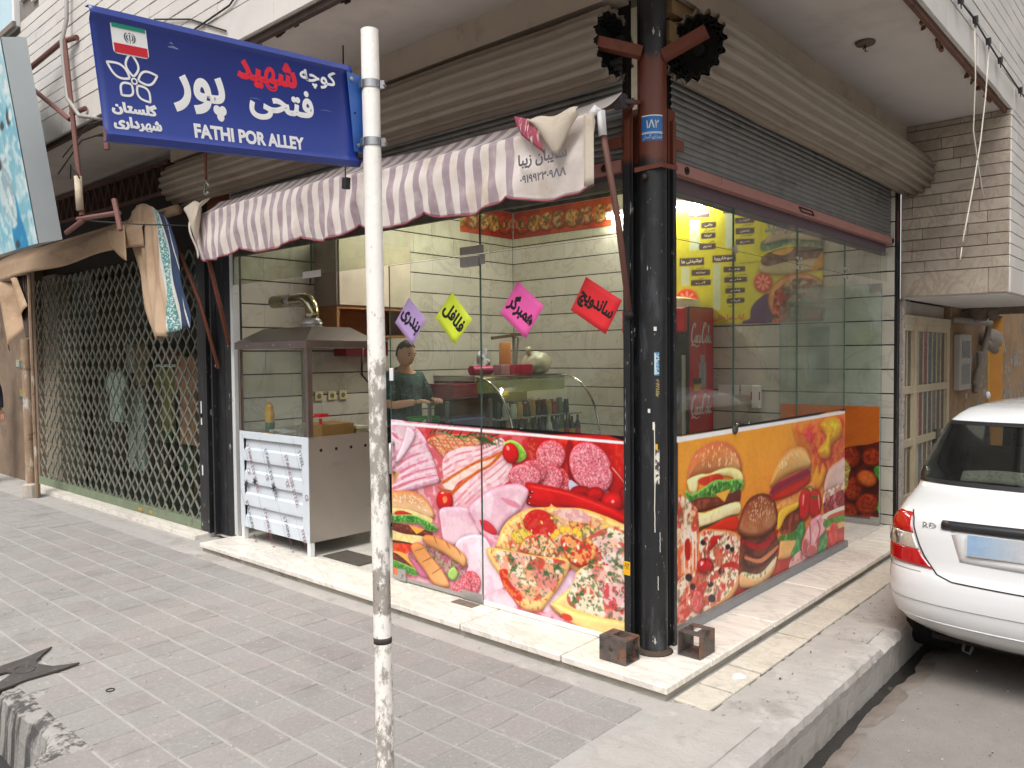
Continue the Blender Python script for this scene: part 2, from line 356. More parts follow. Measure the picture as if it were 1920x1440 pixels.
PRINTS['A']=[
('P',[(-2078,1086),(-59,1056),(-64,-114),(-2109,-276)],(232,150,170),None,0,[(150,0.5,(240,190,205),0.8),(60,0.6,(205,60,75),0.5)],None,0),
('P',[(-1765,1052),(-1308,1047),(-771,1062),(-773,841),(-980,743),(-1363,554),(-1581,613),(-1676,949)],(214,50,58),None,0,[(80,0.5,(235,120,125),0.7)],None,1),
('P',[(-2004,620),(-1529,721),(-1363,554),(-1462,373),(-1688,340),(-2009,384)],(222,120,130),None,0,[(60,0.55,(250,225,232),0.6),(30,0.62,(225,140,165),0.5)],None,1),
('P',[(-2036,1061),(-1771,1055),(-1632,952),(-1565,837),(-1523,722),(-1643,675),(-1840,620),(-2033,585)],(243,205,220),(225,150,175),14,[(60,0.55,(250,225,232),0.6),(30,0.62,(225,140,165),0.5)],None,1),
('P',[(-1991,803),(-1843,888),(-1674,955),(-1678,961),(-1853,899),(-2009,818)],(226,120,145),None,0,[(60,0.55,(250,225,232),0.6),(30,0.62,(225,140,165),0.5)],None,1),
('P',[(-1995,782),(-1845,867),(-1680,934),(-1683,939),(-1852,874),(-2006,791)],(252,226,234),None,0,None,None,1),
('P',[(-1993,740),(-1818,837),(-1625,898),(-1628,904),(-1826,848),(-2010,754)],(226,120,145),None,0,[(60,0.55,(250,225,232),0.6),(30,0.62,(225,140,165),0.5)],None,1),
('P',[(-1996,719),(-1820,816),(-1630,877),(-1633,882),(-1825,823),(-2007,728)],(252,226,234),None,0,None,None,1),
('P',[(-1981,691),(-1779,787),(-1588,849),(-1591,855),(-1787,798),(-1996,706)],(226,120,145),None,0,[(60,0.55,(250,225,232),0.6),(30,0.62,(225,140,165),0.5)],None,1),
('P',[(-1984,670),(-1781,766),(-1593,829),(-1596,833),(-1786,774),(-1994,680)],(252,226,234),None,0,None,None,1),
('P',[(-1983,649),(-1755,745),(-1552,796),(-1554,803),(-1761,757),(-1996,666)],(226,120,145),None,0,[(60,0.55,(250,225,232),0.6),(30,0.62,(225,140,165),0.5)],None,1),
('P',[(-1986,629),(-1756,724),(-1557,776),(-1559,781),(-1760,732),(-1994,640)],(252,226,234),None,0,None,None,1),
('P',[(-1971,614),(-1743,698),(-1534,751),(-1536,758),(-1748,710),(-1981,632)],(226,120,145),None,0,[(60,0.55,(250,225,232),0.6),(30,0.62,(225,140,165),0.5)],None,1),
('P',[(-1973,594),(-1744,677),(-1540,731),(-1541,736),(-1748,685),(-1980,605)],(252,226,234),None,0,None,None,1),
('P',[(-1990,983),(-1871,947),(-1736,1038),(-1742,1043),(-1875,960),(-1974,1000)],(226,120,145),None,0,[(60,0.55,(250,225,232),0.6),(30,0.62,(225,140,165),0.5)],None,1),
('P',[(-1988,963),(-1872,926),(-1742,1018),(-1747,1021),(-1875,935),(-1977,974)],(252,226,234),None,0,None,None,1),
('P',[(-2032,613),(-1919,719),(-1946,734),(-2030,717)],(240,170,120),None,0,None,None,1),
('P',[(-1831,1049),(-1753,988),(-1903,818),(-1958,814),(-1873,954)],(250,225,236),(215,130,160),12,None,None,1),
('P',[(-1638,956),(-1568,999),(-1356,1024),(-1195,1013),(-1145,984),(-1287,921),(-1429,907),(-1490,864)],(236,160,110),(200,90,60),10,[(14,0.5,(248,205,165),0.7),(10,0.64,(190,80,50),0.8)],None,1),
('P',[(-1616,981),(-1518,873),(-1511,877),(-1608,985)],(190,95,65),None,0,None,None,1),
('P',[(-1541,983),(-1454,892),(-1447,895),(-1533,986)],(190,95,65),None,0,None,None,1),
('P',[(-1467,984),(-1392,910),(-1385,913),(-1460,988)],(190,95,65),None,0,None,None,1),
('P',[(-1395,985),(-1330,927),(-1323,931),(-1388,989)],(190,95,65),None,0,None,None,1),
('P',[(-1324,986),(-1269,945),(-1263,949),(-1318,990)],(190,95,65),None,0,None,None,1),
('P',[(-1254,987),(-1209,962),(-1204,966),(-1249,992)],(190,95,65),None,0,None,None,1),
('P',[(-1186,988),(-1150,978),(-1147,983),(-1182,993)],(190,95,65),None,0,None,None,1),
('P',[(-1601,939),(-1357,926),(-1206,966),(-1208,970),(-1357,931),(-1599,944)],(196,100,70),None,0,None,None,1),
('P',[(-1550,957),(-1298,955),(-1206,978),(-1207,982),(-1298,960),(-1549,962)],(196,100,70),None,0,None,None,1),
('P',[(-1501,976),(-1241,984),(-1206,990),(-1207,995),(-1240,988),(-1500,981)],(196,100,70),None,0,None,None,1),
('P',[(-1451,994),(-1184,1012),(-1208,1007),(-1205,1002),(-1183,1016),(-1451,999)],(196,100,70),None,0,None,None,1),
('P',[(-1638,956),(-1490,864),(-1491,792),(-1462,719),(-1523,722),(-1577,845)],(214,95,105),(180,50,60),8,[(40,0.5,(240,170,175),0.8)],None,1),
('P',[(-1490,864),(-1357,937),(-1128,973),(-992,1022),(-972,956),(-1197,875),(-1456,728),(-1486,725)],(248,218,224),None,0,[(50,0.55,(238,170,180),0.7)],None,1),
('P',[(-1473,835),(-1355,894),(-1171,937),(-996,998),(-1000,1005),(-1175,946),(-1360,905),(-1483,845)],(232,140,150),None,0,[(60,0.55,(250,225,232),0.6),(30,0.62,(225,140,165),0.5)],None,1),
('P',[(-1474,788),(-1355,849),(-1172,902),(-996,975),(-1000,981),(-1176,911),(-1361,859),(-1484,799)],(232,140,150),None,0,[(60,0.55,(250,225,232),0.6),(30,0.62,(225,140,165),0.5)],None,1),
('P',[(-1475,746),(-1356,807),(-1172,870),(-996,953),(-1001,960),(-1177,878),(-1362,817),(-1485,756)],(232,140,150),None,0,[(60,0.55,(250,225,232),0.6),(30,0.62,(225,140,165),0.5)],None,1),
('P',[(-1410,632),(-1267,747),(-1108,842),(-988,932),(-910,875),(-938,771),(-1088,700),(-1212,581),(-1363,554)],(250,222,226),None,0,[(50,0.55,(240,180,190),0.7)],None,1),
('P',[(-1373,598),(-1216,731),(-1082,825),(-954,908),(-960,913),(-1091,832),(-1227,739),(-1388,606)],(236,150,165),None,0,[(60,0.55,(250,225,232),0.6),(30,0.62,(225,140,165),0.5)],None,1),
('P',[(-1352,580),(-1189,712),(-1050,799),(-941,881),(-948,886),(-1058,806),(-1200,720),(-1367,589)],(236,150,165),None,0,[(60,0.55,(250,225,232),0.6),(30,0.62,(225,140,165),0.5)],None,1),
('P',[(-1331,562),(-1163,692),(-1018,774),(-929,854),(-936,858),(-1026,780),(-1173,701),(-1345,572)],(236,150,165),None,0,[(60,0.55,(250,225,232),0.6),(30,0.62,(225,140,165),0.5)],None,1),
('P',[(-1311,545),(-1137,673),(-987,748),(-916,827),(-924,831),(-994,755),(-1146,682),(-1324,555)],(236,150,165),None,0,[(60,0.55,(250,225,232),0.6),(30,0.62,(225,140,165),0.5)],None,1),
('P',[(-1493,716),(-1360,783),(-1197,863),(-1042,912),(-1032,889),(-1209,801),(-1361,721),(-1415,665),(-1487,683)],(250,226,214),None,0,[(30,0.5,(244,190,180),0.6)],None,1),
('P',[(-1491,699),(-1353,776),(-1203,850),(-1081,889),(-988,934),(-998,947),(-1090,904),(-1213,866),(-1366,791),(-1507,715)],(222,116,50),(240,160,90),5,[(12,0.55,(190,80,40),0.7)],None,1),
('P',[(-1405,642),(-1305,719),(-1168,805),(-1079,846),(-980,930),(-997,941),(-1094,859),(-1182,820),(-1322,732),(-1425,655)],(216,104,44),(238,150,80),5,[(12,0.55,(185,75,40),0.7)],None,1),
('P',[(-1607,1011),(-1586,1036),(-1565,1061),(-1568,1063),(-1592,1039),(-1616,1015)],(38,84,40),None,0,None,None,1),
('P',[(-1596,1016),(-1563,993),(-1531,971),(-1528,973),(-1558,997),(-1588,1021)],(70,125,60),None,0,None,None,1),
('P',[(-1568,1022),(-1544,1049),(-1520,1077),(-1524,1078),(-1550,1052),(-1577,1025)],(22,60,32),None,0,None,None,1),
('P',[(-1556,1024),(-1521,1015),(-1487,1006),(-1485,1009),(-1518,1020),(-1550,1031)],(120,160,100),None,0,None,None,1),
('P',[(-1533,1026),(-1497,1035),(-1462,1044),(-1463,1046),(-1499,1040),(-1535,1034)],(38,84,40),None,0,None,None,1),
('P',[(-1517,1027),(-1473,1020),(-1430,1012),(-1429,1014),(-1470,1024),(-1513,1035)],(70,125,60),None,0,None,None,1),
('P',[(-1493,1028),(-1454,1049),(-1415,1070),(-1417,1072),(-1458,1053),(-1499,1034)],(22,60,32),None,0,None,None,1),
('P',[(-1481,1026),(-1440,1002),(-1400,977),(-1397,979),(-1435,1005),(-1473,1032)],(120,160,100),None,0,None,None,1),
('P',[(-1454,1023),(-1420,1049),(-1386,1075),(-1388,1077),(-1425,1053),(-1462,1028)],(38,84,40),None,0,None,None,1),
('P',[(-1443,1019),(-1413,1003),(-1382,987),(-1380,989),(-1408,1007),(-1436,1025)],(70,125,60),None,0,None,None,1),
('P',[(-1416,1016),(-1392,1053),(-1367,1090),(-1370,1090),(-1398,1055),(-1426,1019)],(22,60,32),None,0,None,None,1),
('P',[(-1404,1010),(-1365,1006),(-1326,1003),(-1325,1005),(-1363,1011),(-1401,1017)],(120,160,100),None,0,None,None,1),
('P',[(-1384,1006),(-1338,1011),(-1292,1016),(-1292,1019),(-1338,1016),(-1384,1014)],(38,84,40),None,0,None,None,1),
('P',[(-1368,1004),(-1323,992),(-1278,980),(-1276,982),(-1319,996),(-1363,1011)],(70,125,60),None,0,None,None,1),
('P',[(-1343,1005),(-1320,1036),(-1298,1068),(-1301,1069),(-1327,1039),(-1352,1008)],(22,60,32),None,0,None,None,1),
('P',[(-1331,1003),(-1299,998),(-1267,993),(-1265,995),(-1296,1002),(-1328,1010)],(120,160,100),None,0,None,None,1),
('P',[(-1310,1004),(-1259,1020),(-1210,1036),(-1211,1038),(-1261,1025),(-1313,1011)],(38,84,40),None,0,None,None,1),
('P',[(-1294,1007),(-1248,1006),(-1203,1006),(-1203,1008),(-1247,1011),(-1293,1015)],(70,125,60),None,0,None,None,1),
('P',[(-1272,1013),(-1237,1039),(-1202,1065),(-1205,1067),(-1242,1042),(-1279,1018)],(22,60,32),None,0,None,None,1),
('P',[(-1261,1017),(-1234,1002),(-1207,986),(-1205,988),(-1229,1006),(-1254,1023)],(120,160,100),None,0,None,None,1),
('P',[(-1239,1022),(-1194,1029),(-1149,1036),(-1149,1039),(-1194,1034),(-1240,1029)],(38,84,40),None,0,None,None,1),
('P',[(-1226,1027),(-1187,1007),(-1150,987),(-1148,989),(-1183,1011),(-1219,1033)],(70,125,60),None,0,None,None,1),
('P',[(-1202,1032),(-1163,1054),(-1124,1076),(-1126,1078),(-1166,1058),(-1207,1037)],(22,60,32),None,0,None,None,1),
('P',[(-1192,1037),(-1187,1014),(-1182,991),(-1178,991),(-1180,1015),(-1182,1038)],(120,160,100),None,0,None,None,1),
('P',[(-1172,1036),(-1135,1028),(-1099,1020),(-1098,1022),(-1133,1033),(-1168,1043)],(38,84,40),None,0,None,None,1),
('P',[(-1157,1038),(-1137,1020),(-1117,1001),(-1114,1003),(-1131,1023),(-1148,1043)],(70,125,60),None,0,None,None,1),
('P',[(-1136,1036),(-1100,1033),(-1065,1030),(-1064,1032),(-1099,1037),(-1134,1043)],(22,60,32),None,0,None,None,1),
('P',[(-1123,1036),(-1117,1011),(-1111,985),(-1108,985),(-1111,1012),(-1113,1038)],(120,160,100),None,0,None,None,1),
('P',[(-1102,1030),(-1063,1032),(-1025,1033),(-1024,1035),(-1062,1036),(-1101,1037)],(38,84,40),None,0,None,None,1),
('P',[(-1089,1028),(-1073,1007),(-1058,986),(-1055,987),(-1067,1009),(-1080,1032)],(70,125,60),None,0,None,None,1),
('P',[(-1066,1023),(-1024,1039),(-982,1055),(-983,1057),(-1026,1043),(-1069,1029)],(22,60,32),None,0,None,None,1),
('P',[(-1055,1021),(-1043,992),(-1031,964),(-1028,964),(-1037,994),(-1046,1023)],(120,160,100),None,0,None,None,1),
('P',[(-1036,1016),(-1006,1006),(-976,997),(-975,1000),(-1003,1011),(-1032,1022)],(38,84,40),None,0,None,None,1),
('P',[(-1022,1016),(-1016,992),(-1010,969),(-1007,969),(-1010,994),(-1013,1018)],(70,125,60),None,0,None,None,1),
('P',[(-1198,1010),(-1153,982),(-1136,948),(-1133,949),(-1148,985),(-1191,1016)],(30,80,38),None,0,None,None,1),
('P',[(-1185,1011),(-1129,981),(-1111,956),(-1108,957),(-1124,985),(-1178,1017)],(36,80,38),None,0,None,None,1),
('P',[(-1171,1012),(-1104,980),(-1087,964),(-1084,966),(-1100,984),(-1165,1018)],(42,80,38),None,0,None,None,1),
('P',[(-1157,1013),(-1080,979),(-1063,972),(-1061,974),(-1076,984),(-1151,1019)],(48,80,38),None,0,None,None,1),
('P',[(-1144,1013),(-1056,978),(-1038,980),(-1038,982),(-1052,983),(-1138,1020)],(54,80,38),None,0,None,None,1),
('P',[(-1130,1014),(-1032,978),(-1013,988),(-1015,990),(-1029,982),(-1125,1021)],(60,80,38),None,0,None,None,1),
('P',[(-972,992),(-914,1015),(-842,993),(-797,938),(-823,906),(-889,889),(-946,950)],(150,215,70),(190,235,120),12,[(20,0.55,(100,175,50),0.6)],None,1),
('P',[(-859,953),(-858,926),(-869,902),(-891,885),(-918,878),(-945,884),(-968,900),(-982,924),(-983,951),(-971,975),(-949,992),(-922,998),(-894,993),(-872,976)],(216,18,22),(170,8,14),18,None,None,1),
('P',[(-929,971),(-927,964),(-928,958),(-931,954),(-936,952),(-942,953),(-948,957),(-952,962),(-954,969),(-953,975),(-950,979),(-945,981),(-938,980),(-933,976)],(255,150,140),None,0,None,None,1),
('P',[(-781,1035),(-692,1059),(-59,1046),(-61,577),(-175,631),(-232,792),(-487,823),(-515,791),(-773,887)],(212,26,22),(150,10,14),25,[(18,0.58,(235,80,60),0.5),(90,0.55,(178,14,18),0.7)],None,1),
('P',[(-791,1008),(-712,1039),(-723,914),(-782,909)],(190,36,30),None,0,[(15,0.55,(230,110,90),0.6)],None,1),
('P',[(-517,945),(-534,907),(-568,877),(-614,861),(-661,862),(-701,880),(-725,912),(-728,952),(-710,990),(-674,1020),(-628,1035),(-582,1033),(-543,1014),(-520,983)],(226,112,125),(190,40,45),12,[(9,0.52,(250,190,195),0.8),(6,0.64,(170,40,60),0.75)],None,1),
('P',[(-513,1004),(-467,1029),(-397,774),(-309,769),(-442,784),(-496,859)],(150,16,20),None,0,None,None,1),
('P',[(-231,962),(-207,904),(-210,846),(-240,799),(-290,771),(-352,769),(-414,794),(-463,841),(-489,901),(-486,962),(-454,1010),(-401,1036),(-338,1036),(-277,1009)],(228,122,138),(200,70,84),12,[(9,0.52,(250,190,195),0.8),(6,0.64,(170,40,60),0.75)],None,1),
('P',[(-228,911),(-171,847),(-118,776),(-90,794),(-143,864),(-201,929)],(190,16,18),None,0,None,None,1),
('P',[(-209,912),(-167,874),(-109,815),(-107,817),(-163,877),(-204,916)],(245,190,180),None,0,None,None,1),
('P',[(-488,823),(-486,790),(-495,761),(-514,741),(-539,735),(-564,744),(-585,766),(-598,797),(-599,831),(-590,861),(-571,881),(-546,886),(-521,877),(-500,854)],(214,70,74),(170,24,30),10,[(9,0.52,(250,190,195),0.8),(6,0.64,(170,40,60),0.75)],None,1),
('P',[(-536,833),(-540,800),(-560,771),(-590,751),(-626,745),(-660,753),(-686,775),(-697,806),(-692,840),(-672,869),(-641,889),(-605,894),(-572,885),(-547,863)],(228,122,136),(190,40,48),8,[(9,0.52,(250,190,195),0.8),(6,0.64,(170,40,60),0.75)],None,1),
('P',[(-651,859),(-658,827),(-683,798),(-723,777),(-769,769),(-813,776),(-845,796),(-859,826),(-852,859),(-825,889),(-784,909),(-737,916),(-695,908),(-664,888)],(222,104,118),(180,34,44),8,[(9,0.52,(250,190,195),0.8),(6,0.64,(170,40,60),0.75)],None,1),
('P',[(-693,818),(-709,787),(-745,761),(-795,746),(-850,744),(-898,756),(-930,780),(-939,811),(-922,842),(-884,868),(-832,883),(-778,884),(-731,871),(-701,848)],(230,126,142),(196,56,68),8,[(9,0.52,(250,190,195),0.8),(6,0.64,(170,40,60),0.75)],None,1),
('P',[(-491,823),(-451,812),(-397,774),(-487,765)],(205,205,225),None,0,None,None,1),
('P',[(-344,773),(-351,756),(-371,742),(-399,732),(-431,728),(-460,732),(-480,742),(-487,757),(-480,774),(-460,789),(-431,799),(-399,802),(-370,798),(-351,788)],(170,12,16),(110,4,10),20,None,None,1),
('P',[(-258,768),(-264,749),(-281,732),(-305,721),(-332,718),(-356,723),(-373,736),(-379,755),(-373,774),(-356,791),(-331,802),(-304,804),(-280,799),(-264,786)],(190,14,18),(120,6,10),20,None,None,1),
('P',[(-125,748),(-132,724),(-153,704),(-184,689),(-218,685),(-249,692),(-271,708),(-279,730),(-271,755),(-249,776),(-217,789),(-183,793),(-153,786),(-132,770)],(214,22,24),(150,8,14),28,None,None,1),
('P',[(-196,740),(-197,736),(-199,733),(-203,731),(-208,730),(-212,731),(-215,734),(-216,738),(-215,741),(-212,745),(-208,747),(-203,747),(-199,746),(-197,743)],(255,170,160),None,0,None,None,1),
('P',[(-164,793),(-116,660),(-69,678),(-117,810)],(170,10,16),(100,4,8),14,None,None,1),
('P',[(-809,761),(-764,782),(-487,765),(-224,715),(-93,662),(-93,621),(-225,642),(-488,669),(-696,651),(-795,655)],(214,16,18),(150,6,10),22,[(120,0.55,(190,8,14),0.6)],None,1),
('P',[(-746,755),(-489,739),(-225,692),(-223,697),(-486,747),(-743,765)],(236,60,52),None,0,None,None,1),
('P',[(-778,661),(-536,655),(-268,642),(-266,652),(-532,672),(-772,684)],(190,8,14),None,0,None,None,1),
('P',[(-749,722),(-753,719),(-760,717),(-767,717),(-774,719),(-779,723),(-781,728),(-780,732),(-776,736),(-769,738),(-761,737),(-755,735),(-750,731),(-748,727)],(110,6,12),None,0,None,None,1),
('P',[(-752,728),(-754,727),(-757,726),(-760,726),(-762,727),(-764,729),(-765,730),(-764,732),(-763,734),(-760,734),(-757,734),(-755,733),(-753,732),(-752,730)],(255,190,190),None,0,None,None,1),
('P',[(-761,690),(-766,687),(-772,685),(-780,685),(-787,687),(-792,691),(-794,696),(-792,700),(-788,704),(-781,706),(-774,706),(-767,703),(-762,699),(-760,695)],(110,6,12),None,0,None,None,1),
('P',[(-765,696),(-766,695),(-769,694),(-772,694),(-775,695),(-776,697),(-777,698),(-777,700),(-775,702),(-773,702),(-770,702),(-767,701),(-765,700),(-764,698)],(255,190,190),None,0,None,None,1),
('P',[(-770,655),(-774,651),(-781,649),(-788,649),(-795,652),(-800,656),(-802,660),(-801,665),(-796,668),(-790,670),(-782,670),(-775,668),(-770,664),(-768,659)],(110,6,12),None,0,None,None,1),
('P',[(-773,661),(-775,659),(-777,659),(-780,659),(-783,660),(-785,661),(-786,663),(-785,665),(-783,666),(-781,667),(-778,667),(-775,666),(-773,664),(-773,663)],(255,190,190),None,0,None,None,1),
('P',[(-1406,613),(-1408,583),(-1424,555),(-1451,535),(-1484,528),(-1517,534),(-1543,553),(-1556,581),(-1554,612),(-1537,640),(-1509,659),(-1476,666),(-1443,659),(-1419,640)],(210,16,20),(160,6,12),20,None,None,1),
('P',[(-1483,645),(-1485,642),(-1490,639),(-1496,637),(-1504,636),(-1511,637),(-1516,639),(-1517,641),(-1516,645),(-1511,647),(-1504,650),(-1496,650),(-1489,650),(-1485,648)],(255,190,185),None,0,None,None,1),
('P',[(-1458,606),(-1460,595),(-1467,586),(-1476,581),(-1485,579),(-1494,583),(-1500,591),(-1502,601),(-1500,611),(-1493,620),(-1485,626),(-1475,627),(-1466,623),(-1460,616)],(236,110,70),None,0,[(8,0.5,(250,180,120),0.6)],None,1),
('P',[(-1555,684),(-1506,672),(-1409,666),(-1457,644),(-1518,654)],(190,90,50),None,0,None,None,1),
('P',[(-1527,534),(-1411,565),(-1247,564),(-1170,424),(-1296,393),(-1385,329),(-1493,338),(-1522,449)],(245,208,220),(222,150,176),12,[(120,0.55,(250,232,240),0.6),(70,0.62,(232,178,200),0.5)],None,1),
('P',[(-1270,574),(-1155,669),(-1034,730),(-875,766),(-799,747),(-787,710),(-846,618),(-972,523),(-1027,444),(-1059,428),(-1158,433),(-1214,491)],(240,196,210),(216,128,156),16,[(120,0.55,(250,232,240),0.6),(70,0.62,(232,178,200),0.5)],None,1),
('P',[(-1002,670),(-887,659),(-836,627),(-877,622),(-950,636)],(226,140,160),None,0,[(60,0.55,(250,225,232),0.6),(30,0.62,(225,140,165),0.5)],None,1),
('P',[(-1182,507),(-1113,516),(-1042,474),(-1048,441),(-1103,441),(-1152,458)],(212,48,58),(170,30,44),10,None,None,1),
('P',[(-1214,491),(-1180,508),(-1147,459),(-1059,436),(-1051,429),(-1158,433)],(236,180,198),None,0,None,None,1),
('P',[(-1181,414),(-1005,439),(-1006,352),(-1093,346)],(236,150,176),None,0,[(60,0.55,(250,225,232),0.6),(30,0.62,(225,140,165),0.5)],None,1),
('P',[(-1391,324),(-1295,401),(-1125,410),(-1008,208),(-993,115),(-1119,50),(-1209,57),(-1322,202)],(247,222,234),(226,160,186),10,[(120,0.55,(250,232,240),0.6),(70,0.62,(232,178,200),0.5)],None,1),
('P',[(-1119,66),(-988,124),(-884,18),(-1210,-50)],(240,190,208),None,0,[(120,0.55,(250,232,240),0.6),(70,0.62,(232,178,200),0.5)],None,1),
('P',[(-683,61),(-566,250),(-454,351),(-400,346),(-596,109)],(232,200,222),None,0,[(120,0.55,(250,232,240),0.6),(70,0.62,(232,178,200),0.5)],None,1),
('P',[(-620,164),(-581,276),(-552,364),(-559,364),(-588,277),(-627,164)],(150,120,140),None,0,None,None,1),
('P',[(-1181,95),(-1207,59),(-1248,31),(-1295,16),(-1339,19),(-1371,39),(-1384,71),(-1376,109),(-1348,146),(-1306,173),(-1259,187),(-1216,183),(-1185,163),(-1173,132)],(222,96,112),(190,50,66),10,[(9,0.52,(250,190,195),0.8),(6,0.64,(170,40,60),0.75)],None,1),
('P',[(-1259,60),(-1281,31),(-1314,8),(-1351,-3),(-1386,-1),(-1411,14),(-1421,40),(-1414,71),(-1391,101),(-1358,123),(-1321,134),(-1287,132),(-1262,116),(-1253,91)],(228,110,126),(190,50,66),8,[(9,0.52,(250,190,195),0.8),(6,0.64,(170,40,60),0.75)],None,1),
('P',[(-2061,582),(-1921,614),(-1774,621),(-1658,587),(-1593,526),(-1584,475),(-1647,458),(-1750,476),(-2008,461),(-2064,459)],(218,150,96),(196,112,60),22,None,(90,(244,206,160)),1),
('S',[(-1991,585),(-1814,609),(-1683,584),(-1620,531),(-1646,502),(-1815,543),(-1992,531)],60,7,4.5,[(250,236,208),(244,222,184)],0,90),
('P',[(-2035,480),(-1843,495),(-1685,480),(-1597,461),(-1635,425),(-1751,445),(-1925,453),(-2036,453)],(247,228,160),None,0,[(25,0.55,(240,205,120),0.6)],None,1),
('P',[(-1973,461),(-1897,481),(-1796,470),(-1817,449),(-1939,443)],(204,40,26),None,0,None,None,1),
('P',[(-2065,427),(-1939,447),(-1790,466),(-1686,453),(-1560,418),(-1560,393),(-1649,380),(-1725,413),(-1885,400),(-2066,385)],(62,140,48),(130,200,90),12,[(18,0.52,(32,96,34),0.8),(12,0.62,(160,215,110),0.7)],None,1),
('P',[(-2023,382),(-1885,391),(-1739,385),(-1611,377),(-1624,349),(-1819,329),(-1955,337),(-2024,345)],(104,38,26),(60,18,14),12,[(14,0.6,(170,90,60),0.6)],None,1),
('P',[(-1831,394),(-1674,385),(-1753,343)],(238,170,60),None,0,None,None,0),
('P',[(-2039,334),(-1900,327),(-1701,338),(-1688,313),(-1820,276),(-2040,261)],(248,226,160),None,0,[(25,0.55,(235,200,110),0.6)],None,1),
('P',[(-2040,265),(-1820,276),(-1768,249),(-1929,250),(-2041,243)],(70,40,20),None,0,None,None,1),
('P',[(-2041,243),(-1794,267),(-1755,242),(-1862,198),(-2042,187)],(218,50,26),None,0,[(30,0.6,(240,110,60),0.6)],None,1),
('P',[(-2042,187),(-1876,196),(-1758,109),(-1784,87),(-1890,149),(-2042,160)],(240,180,80),None,0,None,None,1),
('P',[(-2042,178),(-1944,180),(-1797,120),(-1797,93),(-1932,106),(-2043,123)],(96,34,24),None,0,[(14,0.6,(160,80,60),0.6)],None,1),
('P',[(-2043,132),(-1904,128),(-1745,102),(-1772,62),(-1906,74),(-2044,77)],(88,160,60),(150,205,100),10,[(14,0.52,(40,110,40),0.8)],None,1),
('P',[(-2044,86),(-1933,78),(-1879,52),(-2045,31)],(222,120,60),None,0,None,None,1),
('P',[(-1821,222),(-1741,288),(-1464,271),(-1298,239),(-1287,191),(-1371,101),(-1529,80),(-1744,111),(-1836,176)],(206,150,160),None,0,[(22,0.5,(150,170,90),0.7),(22,0.6,(196,90,130),0.8),(12,0.65,(90,70,60),0.6)],None,1),
('P',[(-1836,185),(-1744,156),(-1616,82),(-1719,72),(-1783,131)],(206,110,150),(160,60,100),8,None,None,1),
('P',[(-1695,330),(-1636,358),(-1487,344),(-1344,298),(-1292,257),(-1310,204),(-1369,219),(-1513,263),(-1663,291)],(224,150,84),(188,104,50),16,None,(60,(240,184,120)),1),
('P',[(-1814,246),(-1767,288),(-1702,285),(-1614,221),(-1515,151),(-1449,78),(-1468,45),(-1592,43),(-1679,114),(-1756,171)],(222,146,80),(186,102,48),16,None,(40,(240,182,118)),1),
('P',[(-1589,353),(-1565,314),(-1559,316),(-1583,356)],(150,84,40),None,0,None,None,1),
('P',[(-1478,335),(-1442,299),(-1437,302),(-1472,338)],(150,84,40),None,0,None,None,1),
('P',[(-1382,312),(-1347,272),(-1342,275),(-1376,315)],(150,84,40),None,0,None,None,1),
('P',[(-1767,229),(-1688,259),(-1690,263),(-1769,233)],(150,84,40),None,0,None,None,1),
('P',[(-1690,171),(-1612,210),(-1615,214),(-1693,175)],(150,84,40),None,0,None,None,1),
('P',[(-1601,109),(-1525,156),(-1529,159),(-1605,112)],(150,84,40),None,0,None,None,1),
('P',[(-1454,154),(-1405,187),(-1370,152),(-1406,103),(-1454,111)],(172,210,110),(120,180,70),8,None,None,1),
('P',[(-1017,350),(-1016,438),(-962,525),(-867,592),(-755,638),(-638,658),(-619,679),(-581,662),(-416,678),(-276,660),(-158,633),(-61,584),(-62,302),(-400,324),(-509,342),(-699,347)],(246,208,134),(226,160,74),22,[(20,0.64,(206,110,50),0.6),(50,0.55,(252,226,170),0.6)],None,1),
('P',[(-932,371),(-920,468),(-857,539),(-736,608),(-452,644),(-276,631),(-61,543),(-62,309),(-400,339),(-491,367),(-680,366)],(240,190,140),None,0,[(74,0.5,(210,60,40),0.8),(44,0.56,(250,226,190),0.85),(85,0.6,(236,150,130),0.6),(17,0.68,(100,116,66),0.7),(23,0.66,(244,200,96),0.8)],None,1),
('P',[(-581,650),(-425,670),(-345,629),(-398,601),(-553,609)],(244,206,190),None,0,[(24,0.5,(226,150,160),0.7)],None,1),
('P',[(-607,551),(-629,518),(-666,494),(-714,481),(-761,484),(-800,502),(-821,531),(-820,566),(-797,599),(-758,624),(-710,635),(-663,631),(-626,613),(-607,584)],(204,26,26),(150,12,16),9,[(18,0.58,(226,80,60),0.6)],None,1),
('P',[(-574,531),(-585,511),(-606,495),(-635,486),(-664,485),(-689,494),(-704,510),(-706,530),(-695,550),(-673,566),(-644,575),(-615,575),(-590,566),(-576,550)],(204,40,36),None,0,[(14,0.55,(230,110,80),0.6)],None,1),
('P',[(-920,468),(-837,510),(-757,491),(-777,450),(-879,419)],(248,206,80),(226,150,40),6,[(10,0.6,(120,140,60),0.7)],None,1),
('P',[(-587,495),(-592,487),(-601,481),(-610,478),(-619,479),(-625,484),(-628,492),(-626,500),(-620,509),(-612,515),(-602,517),(-593,516),(-587,511),(-585,504)],(250,208,70),(226,160,40),6,None,None,1),
('P',[(-563,521),(-568,513),(-577,507),(-586,504),(-595,505),(-601,510),(-604,518),(-602,526),(-596,535),(-588,541),(-578,543),(-570,542),(-564,537),(-561,529)],(250,208,70),(226,160,40),6,None,None,1),
('P',[(-521,542),(-526,533),(-535,528),(-544,525),(-552,526),(-559,531),(-561,539),(-559,547),(-554,555),(-545,561),(-536,564),(-527,563),(-521,558),(-519,550)],(250,208,70),(226,160,40),6,None,None,1),
